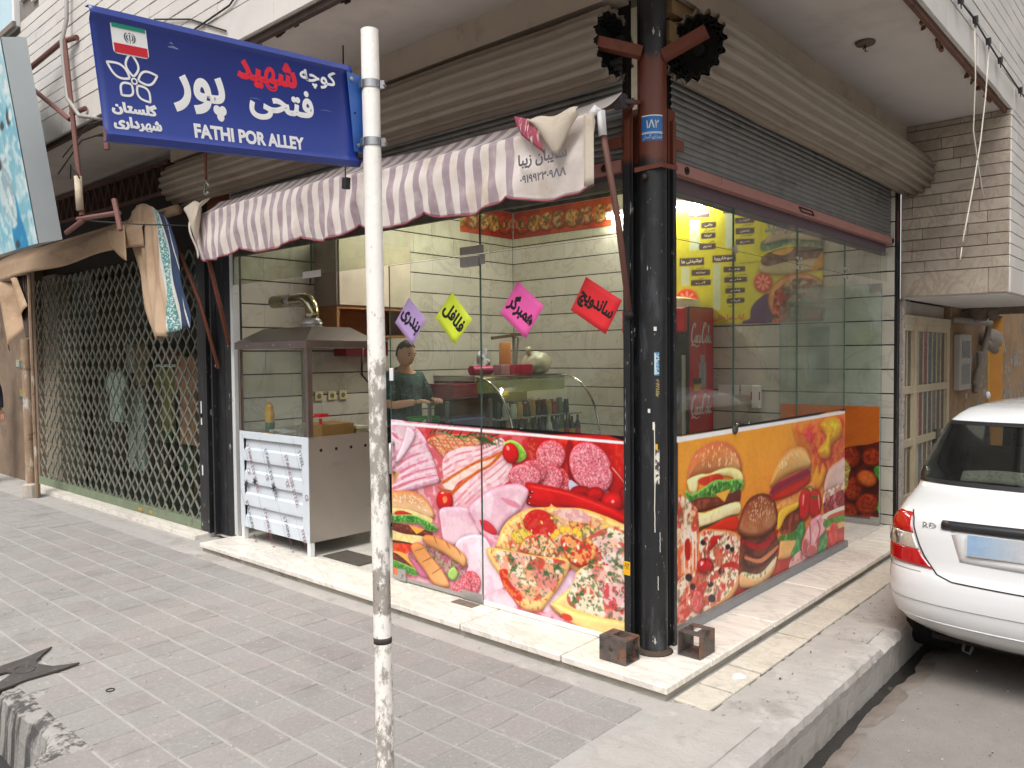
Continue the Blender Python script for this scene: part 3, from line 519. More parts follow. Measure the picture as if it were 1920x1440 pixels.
('P',[(-484,547),(-489,539),(-498,533),(-507,530),(-515,532),(-521,536),(-524,544),(-522,553),(-516,561),(-508,566),(-499,569),(-490,568),(-484,563),(-482,555)],(250,208,70),(226,160,40),6,None,None,1),
('P',[(-434,547),(-439,539),(-447,533),(-456,530),(-465,531),(-471,536),(-473,544),(-471,552),(-466,560),(-458,566),(-449,569),(-440,567),(-435,562),(-432,555)],(250,208,70),(226,160,40),6,None,None,1),
('P',[(-407,536),(-412,528),(-420,522),(-429,519),(-438,521),(-444,526),(-446,533),(-444,541),(-439,549),(-431,555),(-422,558),(-414,556),(-408,552),(-405,544)],(250,208,70),(226,160,40),6,None,None,1),
('P',[(-859,383),(-818,451),(-727,495),(-640,493),(-564,422),(-622,375),(-778,365)],(244,196,150),(206,50,40),14,[(20,0.62,(206,60,50),0.7),(12,0.66,(70,90,50),0.8)],None,1),
('P',[(-554,490),(-489,522),(-417,496),(-311,491),(-329,409),(-436,354),(-518,400)],(206,56,42),(170,20,20),10,[(26,0.52,(244,190,110),0.8)],None,1),
('P',[(-346,536),(-225,596),(-101,558),(-101,495),(-277,475)],(246,222,205),None,0,[(57,0.48,(251,234,210),0.85),(68,0.55,(206,56,42),0.8),(78,0.6,(240,170,170),0.6),(17,0.67,(96,116,70),0.75)],None,1),
('P',[(-320,439),(-225,497),(-61,488),(-61,398),(-243,388)],(240,210,215),None,0,[(57,0.48,(251,234,210),0.85),(68,0.55,(206,56,42),0.8),(78,0.6,(240,170,170),0.6),(17,0.67,(96,116,70),0.75)],None,1),
('S',[(-878,520),(-629,599),(-142,600),(-102,412),(-400,361),(-829,388)],60,9,4,[(84,106,62),(100,124,74),(66,90,56),(140,150,104)],0,90),
('S',[(-878,520),(-629,599),(-142,600),(-102,412),(-400,361),(-829,388)],50,11,7,[(206,50,36),(248,234,212),(250,214,120)],0,90),
('P',[(-535,436),(-544,430),(-558,428),(-563,432),(-561,437),(-546,441)],(84,116,66),(60,86,50),5,[(9,0.6,(150,170,124),0.6)],None,1),
('P',[(-541,445),(-545,440),(-561,436),(-568,441),(-561,449),(-545,450)],(66,96,54),(60,86,50),5,[(9,0.6,(150,170,124),0.6)],None,1),
('P',[(-554,431),(-561,426),(-573,423),(-581,427),(-573,436),(-561,435)],(108,138,88),(60,86,50),5,[(9,0.6,(150,170,124),0.6)],None,1),
('P',[(-560,424),(-565,418),(-576,415),(-581,421),(-576,425),(-565,427)],(84,116,66),(60,86,50),5,[(9,0.6,(150,170,124),0.6)],None,1),
('P',[(-553,422),(-561,416),(-571,413),(-573,419),(-571,424),(-559,426)],(66,96,54),(60,86,50),5,[(9,0.6,(150,170,124),0.6)],None,1),
('P',[(-476,422),(-480,418),(-490,413),(-492,420),(-490,427),(-477,426)],(84,116,66),(60,86,50),5,[(9,0.6,(150,170,124),0.6)],None,1),
('P',[(-497,436),(-501,429),(-511,431),(-513,433),(-512,437),(-501,439)],(66,96,54),(60,86,50),5,[(9,0.6,(150,170,124),0.6)],None,1),
('P',[(-481,424),(-486,417),(-497,418),(-502,421),(-497,429),(-488,428)],(108,138,88),(60,86,50),5,[(9,0.6,(150,170,124),0.6)],None,1),
('P',[(-474,447),(-481,439),(-495,436),(-500,443),(-495,451),(-482,450)],(84,116,66),(60,86,50),5,[(9,0.6,(150,170,124),0.6)],None,1),
('P',[(-491,437),(-500,427),(-511,425),(-523,432),(-511,438),(-498,442)],(66,96,54),(60,86,50),5,[(9,0.6,(150,170,124),0.6)],None,1),
('P',[(-216,556),(-219,548),(-230,546),(-238,553),(-233,559),(-218,561)],(84,116,66),(60,86,50),5,[(9,0.6,(150,170,124),0.6)],None,1),
('P',[(-213,563),(-223,554),(-236,555),(-239,559),(-235,566),(-221,569)],(66,96,54),(60,86,50),5,[(9,0.6,(150,170,124),0.6)],None,1),
('P',[(-219,554),(-227,547),(-240,546),(-241,550),(-240,559),(-227,557)],(108,138,88),(60,86,50),5,[(9,0.6,(150,170,124),0.6)],None,1),
('P',[(-208,554),(-215,548),(-229,544),(-236,550),(-228,558),(-217,559)],(84,116,66),(60,86,50),5,[(9,0.6,(150,170,124),0.6)],None,1),
('P',[(-202,570),(-207,566),(-215,562),(-219,567),(-215,573),(-206,572)],(66,96,54),(60,86,50),5,[(9,0.6,(150,170,124),0.6)],None,1),
('P',[(-176,408),(-183,400),(-195,400),(-198,404),(-193,412),(-182,412)],(84,116,66),(60,86,50),5,[(9,0.6,(150,170,124),0.6)],None,1),
('P',[(-176,419),(-179,414),(-192,412),(-199,415),(-191,419),(-181,424)],(66,96,54),(60,86,50),5,[(9,0.6,(150,170,124),0.6)],None,1),
('P',[(-194,426),(-199,419),(-206,420),(-209,423),(-205,428),(-198,429)],(108,138,88),(60,86,50),5,[(9,0.6,(150,170,124),0.6)],None,1),
('P',[(-178,429),(-187,422),(-199,417),(-210,423),(-200,434),(-184,433)],(84,116,66),(60,86,50),5,[(9,0.6,(150,170,124),0.6)],None,1),
('P',[(-170,417),(-174,412),(-188,406),(-191,413),(-185,420),(-176,422)],(66,96,54),(60,86,50),5,[(9,0.6,(150,170,124),0.6)],None,1),
('P',[(-328,406),(-334,400),(-347,397),(-349,403),(-347,407),(-334,415)],(84,116,66),(60,86,50),5,[(9,0.6,(150,170,124),0.6)],None,1),
('P',[(-333,406),(-340,400),(-350,397),(-355,403),(-349,409),(-340,411)],(66,96,54),(60,86,50),5,[(9,0.6,(150,170,124),0.6)],None,1),
('P',[(-338,405),(-342,397),(-351,398),(-359,401),(-352,410),(-340,409)],(108,138,88),(60,86,50),5,[(9,0.6,(150,170,124),0.6)],None,1),
('P',[(-330,395),(-335,387),(-347,386),(-350,392),(-346,397),(-334,400)],(84,116,66),(60,86,50),5,[(9,0.6,(150,170,124),0.6)],None,1),
('P',[(-348,398),(-349,394),(-360,392),(-366,395),(-359,401),(-350,403)],(66,96,54),(60,86,50),5,[(9,0.6,(150,170,124),0.6)],None,1),
('P',[(-1121,342),(-1066,362),(-922,365),(-699,370),(-527,387),(-491,352),(-538,263),(-653,112),(-722,52),(-863,54),(-1008,200),(-1094,281)],(246,208,134),(230,160,70),14,[(20,0.62,(206,60,30),0.6)],None,1),
('P',[(-1050,337),(-922,357),(-699,362),(-537,374),(-509,342),(-556,267),(-682,137),(-801,98),(-924,136),(-997,234)],(240,170,130),None,0,[(57,0.48,(251,234,210),0.85),(68,0.55,(206,56,42),0.8),(78,0.6,(240,170,170),0.6),(17,0.67,(96,116,70),0.75)],None,1),
('P',[(-1019,222),(-955,249),(-934,174),(-842,129),(-863,78),(-967,128)],(206,44,26),None,0,[(20,0.58,(240,150,80),0.7)],None,1),
('S',[(-1028,324),(-699,355),(-528,354),(-585,246),(-702,126),(-883,129),(-987,220)],60,10,4,[(76,106,62),(96,128,80),(60,90,54),(160,170,126)],0,90),
('P',[(-878,276),(-894,268),(-911,260),(-924,268),(-909,281),(-893,281)],(84,116,66),(60,86,50),5,[(9,0.6,(150,170,124),0.6)],None,1),
('P',[(-877,271),(-887,264),(-898,262),(-900,267),(-898,273),(-886,273)],(66,96,54),(60,86,50),5,[(9,0.6,(150,170,124),0.6)],None,1),
('P',[(-882,253),(-887,248),(-900,247),(-904,250),(-900,257),(-887,257)],(108,138,88),(60,86,50),5,[(9,0.6,(150,170,124),0.6)],None,1),
('P',[(-870,288),(-879,279),(-889,278),(-895,284),(-892,293),(-878,293)],(84,116,66),(60,86,50),5,[(9,0.6,(150,170,124),0.6)],None,1),
('P',[(-892,261),(-899,253),(-915,246),(-928,254),(-913,268),(-896,267)],(66,96,54),(60,86,50),5,[(9,0.6,(150,170,124),0.6)],None,1),
('P',[(-773,311),(-780,304),(-790,301),(-795,307),(-791,312),(-781,317)],(84,116,66),(60,86,50),5,[(9,0.6,(150,170,124),0.6)],None,1),
('P',[(-778,293),(-783,288),(-797,283),(-806,289),(-796,295),(-780,298)],(66,96,54),(60,86,50),5,[(9,0.6,(150,170,124),0.6)],None,1),
('P',[(-755,298),(-763,291),(-779,289),(-786,293),(-777,301),(-764,304)],(108,138,88),(60,86,50),5,[(9,0.6,(150,170,124),0.6)],None,1),
('P',[(-772,289),(-780,279),(-796,276),(-804,284),(-791,296),(-778,297)],(84,116,66),(60,86,50),5,[(9,0.6,(150,170,124),0.6)],None,1),
('P',[(-762,289),(-771,282),(-782,281),(-785,285),(-782,290),(-772,291)],(66,96,54),(60,86,50),5,[(9,0.6,(150,170,124),0.6)],None,1),
('P',[(-633,282),(-647,273),(-663,267),(-676,274),(-665,287),(-643,288)],(84,116,66),(60,86,50),5,[(9,0.6,(150,170,124),0.6)],None,1),
('P',[(-654,278),(-659,271),(-670,271),(-678,274),(-672,280),(-657,284)],(66,96,54),(60,86,50),5,[(9,0.6,(150,170,124),0.6)],None,1),
('P',[(-640,278),(-644,273),(-660,268),(-670,273),(-661,279),(-647,282)],(108,138,88),(60,86,50),5,[(9,0.6,(150,170,124),0.6)],None,1),
('P',[(-646,292),(-657,285),(-668,280),(-674,287),(-668,292),(-654,296)],(84,116,66),(60,86,50),5,[(9,0.6,(150,170,124),0.6)],None,1),
('P',[(-637,281),(-647,269),(-666,270),(-671,274),(-665,282),(-651,288)],(66,96,54),(60,86,50),5,[(9,0.6,(150,170,124),0.6)],None,1),
('P',[(-550,324),(-557,318),(-571,314),(-578,319),(-571,325),(-559,330)],(84,116,66),(60,86,50),5,[(9,0.6,(150,170,124),0.6)],None,1),
('P',[(-555,332),(-572,318),(-590,316),(-601,324),(-587,332),(-570,340)],(66,96,54),(60,86,50),5,[(9,0.6,(150,170,124),0.6)],None,1),
('P',[(-572,322),(-577,315),(-587,314),(-592,319),(-585,323),(-576,325)],(108,138,88),(60,86,50),5,[(9,0.6,(150,170,124),0.6)],None,1),
('P',[(-584,316),(-591,307),(-604,307),(-608,312),(-604,319),(-587,321)],(84,116,66),(60,86,50),5,[(9,0.6,(150,170,124),0.6)],None,1),
('P',[(-572,332),(-583,325),(-600,317),(-608,326),(-599,337),(-584,341)],(66,96,54),(60,86,50),5,[(9,0.6,(150,170,124),0.6)],None,1),
('P',[(-898,327),(-907,320),(-922,313),(-935,321),(-924,333),(-904,331)],(84,116,66),(60,86,50),5,[(9,0.6,(150,170,124),0.6)],None,1),
('P',[(-895,316),(-903,310),(-919,304),(-922,311),(-915,320),(-905,321)],(66,96,54),(60,86,50),5,[(9,0.6,(150,170,124),0.6)],None,1),
('P',[(-908,329),(-913,321),(-932,318),(-942,323),(-934,332),(-914,337)],(108,138,88),(60,86,50),5,[(9,0.6,(150,170,124),0.6)],None,1),
('P',[(-919,340),(-925,331),(-940,330),(-947,335),(-942,341),(-926,347)],(84,116,66),(60,86,50),5,[(9,0.6,(150,170,124),0.6)],None,1),
('P',[(-925,313),(-927,306),(-940,305),(-947,309),(-939,316),(-925,318)],(66,96,54),(60,86,50),5,[(9,0.6,(150,170,124),0.6)],None,1),
('P',[(-615,90),(-595,139),(-473,252),(-445,324),(-347,384),(-176,385),(-62,391),(-63,80),(-493,56)],(250,214,140),(232,170,80),14,[(40,0.55,(252,232,180),0.6)],None,1),
('P',[(-510,193),(-464,261),(-436,318),(-338,379),(-62,385),(-63,122),(-349,116),(-492,130)],(248,224,196),None,0,[(57,0.48,(251,234,210),0.85),(68,0.55,(206,56,42),0.8),(78,0.6,(240,170,170),0.6),(17,0.67,(96,116,70),0.75)],None,1),
('P',[(-295,271),(-176,315),(-62,281),(-62,163),(-227,171)],(240,190,190),None,0,[(24,0.52,(206,50,56),0.8),(30,0.58,(252,232,226),0.8)],None,1),
('S',[(-455,300),(-102,377),(-95,170),(-402,134),(-492,175)],70,10,4,[(76,106,62),(96,128,80),(60,90,54),(150,60,46)],0,90),
('P',[(-418,208),(-423,201),(-434,197),(-442,203),(-432,211),(-419,214)],(84,116,66),(60,86,50),5,[(9,0.6,(150,170,124),0.6)],None,1),
('P',[(-399,223),(-409,216),(-419,214),(-423,218),(-419,226),(-405,228)],(66,96,54),(60,86,50),5,[(9,0.6,(150,170,124),0.6)],None,1),
('P',[(-408,209),(-413,203),(-427,197),(-432,204),(-427,211),(-413,213)],(108,138,88),(60,86,50),5,[(9,0.6,(150,170,124),0.6)],None,1),
('P',[(-396,221),(-401,213),(-414,213),(-420,216),(-411,225),(-399,227)],(84,116,66),(60,86,50),5,[(9,0.6,(150,170,124),0.6)],None,1),
('P',[(-397,211),(-403,203),(-418,200),(-423,206),(-417,217),(-406,216)],(66,96,54),(60,86,50),5,[(9,0.6,(150,170,124),0.6)],None,1),
('P',[(-444,163),(-451,156),(-466,153),(-467,158),(-463,166),(-451,166)],(84,116,66),(60,86,50),5,[(9,0.6,(150,170,124),0.6)],None,1),
('P',[(-441,162),(-452,150),(-467,146),(-480,154),(-469,166),(-452,165)],(66,96,54),(60,86,50),5,[(9,0.6,(150,170,124),0.6)],None,1),
('P',[(-441,169),(-446,161),(-456,161),(-459,165),(-457,172),(-445,172)],(108,138,88),(60,86,50),5,[(9,0.6,(150,170,124),0.6)],None,1),
('P',[(-453,173),(-455,166),(-469,161),(-474,169),(-469,176),(-457,180)],(84,116,66),(60,86,50),5,[(9,0.6,(150,170,124),0.6)],None,1),
('P',[(-447,180),(-455,171),(-469,169),(-477,174),(-467,182),(-454,184)],(66,96,54),(60,86,50),5,[(9,0.6,(150,170,124),0.6)],None,1),
('P',[(-332,375),(-341,366),(-357,364),(-362,370),(-354,376),(-343,379)],(84,116,66),(60,86,50),5,[(9,0.6,(150,170,124),0.6)],None,1),
('P',[(-329,374),(-336,363),(-351,361),(-362,369),(-352,379),(-339,381)],(66,96,54),(60,86,50),5,[(9,0.6,(150,170,124),0.6)],None,1),
('P',[(-353,371),(-360,364),(-370,362),(-375,367),(-371,372),(-361,374)],(108,138,88),(60,86,50),5,[(9,0.6,(150,170,124),0.6)],None,1),
('P',[(-339,373),(-343,363),(-358,362),(-365,368),(-356,379),(-343,381)],(84,116,66),(60,86,50),5,[(9,0.6,(150,170,124),0.6)],None,1),
('P',[(-343,377),(-348,371),(-358,370),(-366,373),(-358,381),(-347,382)],(66,96,54),(60,86,50),5,[(9,0.6,(150,170,124),0.6)],None,1),
('P',[(-218,357),(-223,352),(-231,348),(-235,354),(-229,359),(-220,362)],(84,116,66),(60,86,50),5,[(9,0.6,(150,170,124),0.6)],None,1),
('P',[(-222,358),(-224,354),(-234,352),(-240,355),(-234,360),(-224,364)],(66,96,54),(60,86,50),5,[(9,0.6,(150,170,124),0.6)],None,1),
('P',[(-192,360),(-202,350),(-216,348),(-225,354),(-216,362),(-201,367)],(108,138,88),(60,86,50),5,[(9,0.6,(150,170,124),0.6)],None,1),
('P',[(-213,356),(-223,344),(-240,344),(-243,350),(-239,360),(-225,364)],(84,116,66),(60,86,50),5,[(9,0.6,(150,170,124),0.6)],None,1),
('P',[(-217,361),(-221,354),(-233,353),(-240,357),(-233,365),(-221,366)],(66,96,54),(60,86,50),5,[(9,0.6,(150,170,124),0.6)],None,1),
('P',[(-145,406),(-149,398),(-161,398),(-171,402),(-163,411),(-151,410)],(84,116,66),(60,86,50),5,[(9,0.6,(150,170,124),0.6)],None,1),
('P',[(-121,410),(-128,402),(-141,399),(-146,406),(-142,410),(-130,414)],(66,96,54),(60,86,50),5,[(9,0.6,(150,170,124),0.6)],None,1),
('P',[(-146,408),(-153,401),(-166,399),(-178,402),(-164,414),(-153,415)],(108,138,88),(60,86,50),5,[(9,0.6,(150,170,124),0.6)],None,1),
('P',[(-135,404),(-145,396),(-158,394),(-165,399),(-156,408),(-145,408)],(84,116,66),(60,86,50),5,[(9,0.6,(150,170,124),0.6)],None,1),
('P',[(-130,405),(-133,394),(-149,391),(-155,401),(-148,412),(-135,415)],(66,96,54),(60,86,50),5,[(9,0.6,(150,170,124),0.6)],None,1),
('P',[(-624,103),(-567,122),(-420,101),(-63,115),(-63,11),(-403,17)],(250,216,140),(236,180,90),16,None,None,1),
('P',[(-549,74),(-493,78),(-475,53),(-530,41)],(206,60,36),None,0,None,None,1),
('P',[(-2078,1086),(-2011,1071),(-107,1058),(-59,1058),(-59,1043),(-107,1043),(-2011,1051),(-2078,1066)],(250,250,252),None,0,None,None,0)]
PRINTS['B']=[
('P',[(291,1068),(2912,1047),(2929,-8),(287,6)],(238,160,52),None,0,None,(90,(226,128,40)),0),
('P',[(288,317),(1006,256),(1646,232),(2927,141),(2930,-57),(287,-2)],(176,34,26),(150,20,16),60,[(120,0.5,(200,60,40),0.7)],None,1),
('P',[(1820,1027),(2009,1046),(2912,1023),(2922,461),(2426,525),(2183,668),(2125,774),(1901,893)],(222,96,50),(236,140,52),80,[(110,0.5,(200,50,56),0.7),(50,0.62,(242,150,60),0.6)],None,1),
('P',[(2270,804),(2436,880),(2313,981),(2481,1032),(2725,999),(2760,877),(2547,824),(2517,734),(2361,738)],(246,190,40),(236,130,30),50,[(60,0.5,(250,220,80),0.7),(30,0.6,(232,130,30),0.5)],None,1),
('P',[(2155,582),(2271,703),(2317,630),(2362,704),(2440,627),(2303,518)],(244,160,40),(226,110,30),30,None,None,1),
('P',[(2052,945),(2123,950),(2138,900),(2072,894)],(232,70,90),None,0,None,None,1),
('P',[(393,822),(415,905),(493,969),(636,1000),(786,998),(923,958),(1026,876),(1047,798),(985,787),(805,817),(581,834),(440,825)],(205,112,56),(186,96,70),40,[(60,0.55,(214,130,76),0.5)],(80,(226,168,112)),1),
('S',[(475,941),(636,986),(805,980),(964,910),(1005,850),(766,857),(528,875)],62,9,4,[(250,230,196),(244,214,170)],70,50),
('P',[(398,826),(545,838),(635,828),(766,839),(924,831),(1047,789),(1068,720),(964,733),(924,775),(766,803),(654,799),(527,806),(492,741),(423,750),(398,788)],(248,232,170),(236,206,110),14,[(40,0.55,(240,214,130),0.6)],None,1),
('P',[(510,808),(710,819),(805,794),(766,758),(581,768)],(204,44,26),None,0,[(40,0.55,(226,80,50),0.6)],None,1),
('P',[(372,774),(440,740),(545,751),(710,783),(864,764),(1026,753),(1079,709),(1005,671),(844,693),(672,690),(492,707),(423,682),(381,731)],(70,140,52),(130,190,96),16,[(30,0.5,(36,90,36),0.8),(22,0.6,(160,210,110),0.7)],None,1),
('P',[(431,672),(457,703),(581,703),(747,679),(964,677),(1026,640),(985,618),(825,623),(635,624),(492,629)],(112,46,32),(66,20,16),16,[(30,0.55,(160,84,56),0.7)],None,1),
('P',[(710,703),(904,708),(825,641)],(240,176,64),None,0,None,None,0),
('P',[(844,657),(1026,687),(1016,613)],(96,40,40),None,0,None,None,1),
('P',[(440,650),(581,615),(825,623),(1016,613),(1027,546),(825,541),(672,529),(518,546),(492,603)],(247,230,180),(226,196,120),16,[(40,0.55,(236,208,140),0.7)],None,1),
('P',[(518,542),(691,544),(904,551),(1027,536),(825,545),(672,529),(527,514)],(60,60,24),None,0,None,None,1),
('P',[(527,519),(672,529),(844,542),(985,529),(1006,445),(767,477),(580,492)],(210,44,24),(180,24,18),12,None,None,1),
('P',[(290,719),(356,734),(457,677),(518,599),(509,322),(439,293),(288,317)],(236,196,150),None,0,[(78,0.57,(206,76,54),0.8),(68,0.56,(248,228,206),0.8),(44,0.66,(190,50,40),0.8),(23,0.7,(110,100,70),0.6)],None,1),
('P',[(305,482),(492,447),(491,282),(305,314)],(226,110,60),None,0,[(40,0.5,(250,216,190),0.7)],None,1),
('P',[(345,542),(352,447),(353,337),(363,335),(367,445),(365,538)],(252,226,214),None,0,None,None,1),
('P',[(395,533),(403,438),(403,327),(414,324),(418,435),(416,530)],(252,226,214),None,0,None,None,1),
('P',[(438,525),(445,430),(446,318),(456,315),(461,427),(459,522)],(252,226,214),None,0,None,None,1),
('P',[(473,519),(480,423),(481,310),(491,308),(496,420),(493,516)],(252,226,214),None,0,None,None,1),
('P',[(363,488),(414,496),(422,391),(371,397)],(180,30,24),None,0,None,None,1),
('P',[(288,292),(491,317),(518,512),(728,497),(965,438),(1080,356),(1112,254),(1069,158),(965,76),(805,31),(287,15)],(226,170,110),(190,110,56),18,[(24,0.6,(200,120,60),0.6)],None,1),
('P',[(288,292),(509,313),(536,500),(728,484),(944,428),(1048,343),(1069,263),(1027,176),(925,114),(767,68),(287,65)],(244,218,190),None,0,[(78,0.57,(206,76,54),0.8),(68,0.56,(248,228,206),0.8),(44,0.66,(190,50,40),0.8),(23,0.7,(110,100,70),0.6)],None,1),
('P',[(617,397),(663,460),(786,451),(767,432),(672,395)],(196,26,28),(160,16,20),10,None,None,1),
('P',[(767,268),(924,273),(1048,210),(1048,181),(924,236)],(190,26,28),None,0,None,None,1),
('P',[(288,158),(580,228),(598,179),(491,99),(287,65)],(200,60,48),None,0,[(30,0.55,(236,170,150),0.7)],None,1),
('P',[(580,113),(572,86),(549,68),(517,64),(482,73),(451,93),(429,121),(422,151),(429,177),(451,194),(482,200),(518,192),(550,172),(572,143)],(196,70,70),(160,40,44),10,[(20,0.5,(226,130,120),0.7)],None,1),
('P',[(685,292),(675,274),(649,264),(610,263),(568,272),(531,289),(506,310),(497,331),(506,349),(531,360),(568,361),(610,353),(649,336),(675,315)],(200,20,28),(140,10,18),22,None,None,1),
('P',[(575,335),(573,331),(567,329),(558,329),(549,331),(540,335),(534,339),(532,343),(534,347),(540,348),(549,348),(558,346),(567,343),(573,339)],(250,170,170),None,0,None,None,1),
('P',[(603,329),(585,394),(612,433),(603,436),(576,396),(594,330)],(90,20,20),None,0,None,None,1),
('P',[(604,444),(601,437),(592,432),(579,431),(564,434),(551,440),(542,447),(539,456),(542,462),(551,467),(564,468),(579,465),(592,460),(601,452)],(36,26,34),(20,12,20),6,None,None,1),
('P',[(900,363),(897,357),(888,353),(875,352),(861,355),(848,360),(840,368),(836,375),(840,382),(848,386),(861,386),(875,384),(888,378),(897,371)],(36,26,34),(20,12,20),6,None,None,1),
('P',[(825,233),(821,225),(810,221),(794,220),(777,224),(762,231),(751,240),(747,250),(751,257),(762,262),(777,263),(794,259),(810,252),(821,243)],(36,26,34),(20,12,20),6,None,None,1),
('P',[(687,188),(684,181),(674,177),(661,176),(646,180),(633,186),(623,194),(620,203),(623,210),(633,214),(646,214),(661,211),(674,204),(684,196)],(36,26,34),(20,12,20),6,None,None,1),
('P',[(443,280),(439,271),(428,266),(413,266),(397,269),(382,277),(371,286),(368,296),(371,304),(382,309),(397,310),(413,306),(428,299),(439,289)],(36,26,34),(20,12,20),6,None,None,1),
('P',[(479,220),(476,213),(467,209),(454,208),(441,212),(428,218),(420,226),(417,234),(420,240),(428,244),(441,245),(455,242),(467,236),(476,228)],(36,26,34),(20,12,20),6,None,None,1),
('P',[(717,98),(712,88),(700,83),(682,83),(662,88),(644,97),(632,108),(627,119),(632,128),(644,134),(662,134),(682,129),(700,120),(712,109)],(36,26,34),(20,12,20),6,None,None,1),
('P',[(953,338),(950,332),(942,328),(931,328),(918,330),(907,335),(899,342),(896,348),(899,354),(907,357),(918,358),(931,356),(942,351),(950,344)],(36,26,34),(20,12,20),6,None,None,1),
('S',[(545,481),(965,406),(1048,267),(925,133),(580,95),(337,95),(526,266)],60,15,8,[(200,76,52),(150,60,46),(250,234,216),(130,120,80)],0,90),
('P',[(1017,112),(1048,438),(1133,520),(1498,402),(1584,243),(1548,137),(1404,66),(1222,51)],(120,60,40),None,0,[(60,0.55,(80,34,26),0.7)],None,1),
('P',[(1027,100),(1048,181),(1312,106),(1548,147),(1499,75),(1312,36),(1134,66)],(226,176,120),(196,130,76),20,None,None,1),
('P',[(1069,177),(1311,116),(1547,178),(1523,132),(1312,86),(1091,143)],(226,220,190),None,0,[(30,0.55,(120,130,70),0.7)],None,1),
('P',[(1090,297),(1311,225),(1571,297),(1572,215),(1334,160),(1112,206)],(92,38,30),(50,18,16),18,[(30,0.55,(140,70,54),0.6)],None,1),
('P',[(1112,264),(1311,210),(1572,246),(1567,221),(1334,180),(1112,245)],(206,130,90),None,0,None,None,1),
('P',[(1048,381),(1311,304),(1559,351),(1559,309),(1334,260),(1069,349)],(170,24,34),None,0,[(30,0.55,(120,14,24),0.6)],None,1),
('P',[(996,457),(1047,543),(1154,613),(1332,622),(1497,574),(1570,472),(1571,390),(1450,349),(1311,344),(1133,375),(1027,413)],(134,60,34),(84,30,22),40,[(60,0.55,(160,84,50),0.5)],(90,(200,140,96)),1),
('S',[(1132,577),(1332,607),(1497,554),(1546,465),(1402,438),(1154,478)],80,8.5,4,[(238,208,172),(224,190,150)],60,50),
('P',[(1597,179),(1646,273),(1907,258),(1908,140),(1749,128),(1597,148)],(232,180,110),(206,130,60),16,None,None,1),
('P',[(1576,286),(1748,318),(1933,330),(1989,222),(1697,254)],(66,120,44),None,0,[(30,0.5,(130,180,80),0.8)],None,1),
('P',[(1608,332),(1696,411),(1905,463),(2016,382),(1907,302),(1696,296)],(112,44,28),None,0,[(36,0.52,(170,80,50),0.8)],None,1),
('P',[(1576,358),(1595,458),(1746,487),(1932,481),(1905,442),(1721,417),(1620,350)],(246,196,60),(232,160,40),14,None,None,1),
('P',[(1558,504),(1695,536),(1931,546),(2184,590),(2185,534),(1905,485),(1620,485)],(236,150,80),None,0,[(40,0.5,(250,190,110),0.7)],None,1),
('P',[(1461,590),(1545,619),(1797,649),(2069,659),(2140,639),(2098,589),(1877,553),(1644,543),(1497,554)],(206,36,24),(170,20,20),14,None,None,1),
('P',[(1449,611),(1520,652),(1745,676),(2069,697),(2140,673),(2097,645),(1797,627),(1545,598),(1496,585)],(140,24,50),(196,80,120),12,None,None,1),
('P',[(1453,661),(1496,726),(1593,807),(1743,865),(1901,869),(2039,842),(2130,773),(2140,700),(1903,700),(1643,678),(1496,645)],(226,166,88),(186,116,50),34,None,(60,(238,196,130)),1),
('S',[(1544,741),(1642,812),(1795,860),(1983,842),(2067,802),(1796,786),(1618,722)],50,9,4,[(250,234,200),(242,218,176)],110,50),
('P',[(1947,392),(1932,503),(1986,555),(2070,560),(2142,506),(2129,375),(2044,333),(1961,358)],(206,22,26),(150,10,18),22,None,None,1),
('P',[(1998,516),(1993,451),(2009,448),(2031,510)],(250,150,140),None,0,None,None,1),
('P',[(2129,375),(2142,506),(2214,535),(2319,493),(2350,398),(2276,307),(2187,332)],(200,22,26),(150,10,18),22,None,None,1),
('P',[(2274,476),(2304,382),(2319,380),(2304,473)],(245,140,130),None,0,None,None,1),
('P',[(2051,542),(2127,558),(2189,524),(2210,529),(2127,569),(2033,553)],(80,120,50),None,0,None,None,1),
('P',[(2145,488),(2200,468),(2282,468),(2266,485),(2200,484),(2168,498)],(70,120,50),None,0,None,None,1),
('P',[(1801,149),(1880,209),(1906,312),(2002,340),(2045,267),(1989,211),(1963,129),(1909,69),(1841,99)],(40,130,66),(24,90,46),16,[(30,0.52,(90,180,110),0.7)],None,1),
('P',[(2279,45),(2308,131),(2368,200),(2461,161),(2447,71),(2340,22)],(44,130,66),None,0,[(30,0.52,(90,180,110),0.7)],None,1),
('P',[(1789,35),(1802,107),(1990,135),(2279,45),(2463,33),(2494,73),(2495,27),(2133,18)],(226,180,176),None,0,[(50,0.5,(196,90,90),0.7)],None,1),
('P',[(1990,124),(2004,187),(2130,308),(2216,328),(2366,327),(2430,201),(2278,148),(2279,57),(2132,52)],(232,160,170),(190,90,110),16,[(50,0.5,(245,200,205),0.7)],None,1),
('P',[(2103,141),(2097,115),(2082,97),(2059,90),(2034,95),(2011,111),(1996,135),(1990,162),(1995,187),(2010,205),(2033,213),(2058,208),(2081,193),(2097,168)],(186,80,80),(226,160,160),12,None,None,1),
('P',[(2270,81),(2260,63),(2234,53),(2196,51),(2155,60),(2118,76),(2092,96),(2083,117),(2092,134),(2117,145),(2154,147),(2195,139),(2233,124),(2260,103)],(196,96,96),(226,160,160),12,None,None,1),
('P',[(2115,299),(2131,197),(2117,111),(2146,105),(2160,192),(2144,295)],(196,100,120),None,0,None,None,1),
('P',[(2262,296),(2307,223),(2234,146),(2262,138),(2337,217),(2291,295)],(190,90,110),None,0,None,None,1),
('P',[(2411,481),(2425,582),(2518,653),(2680,682),(2848,688),(2851,494),(2617,488)],(232,190,180),(206,140,120),30,None,(60,(240,214,206)),1),
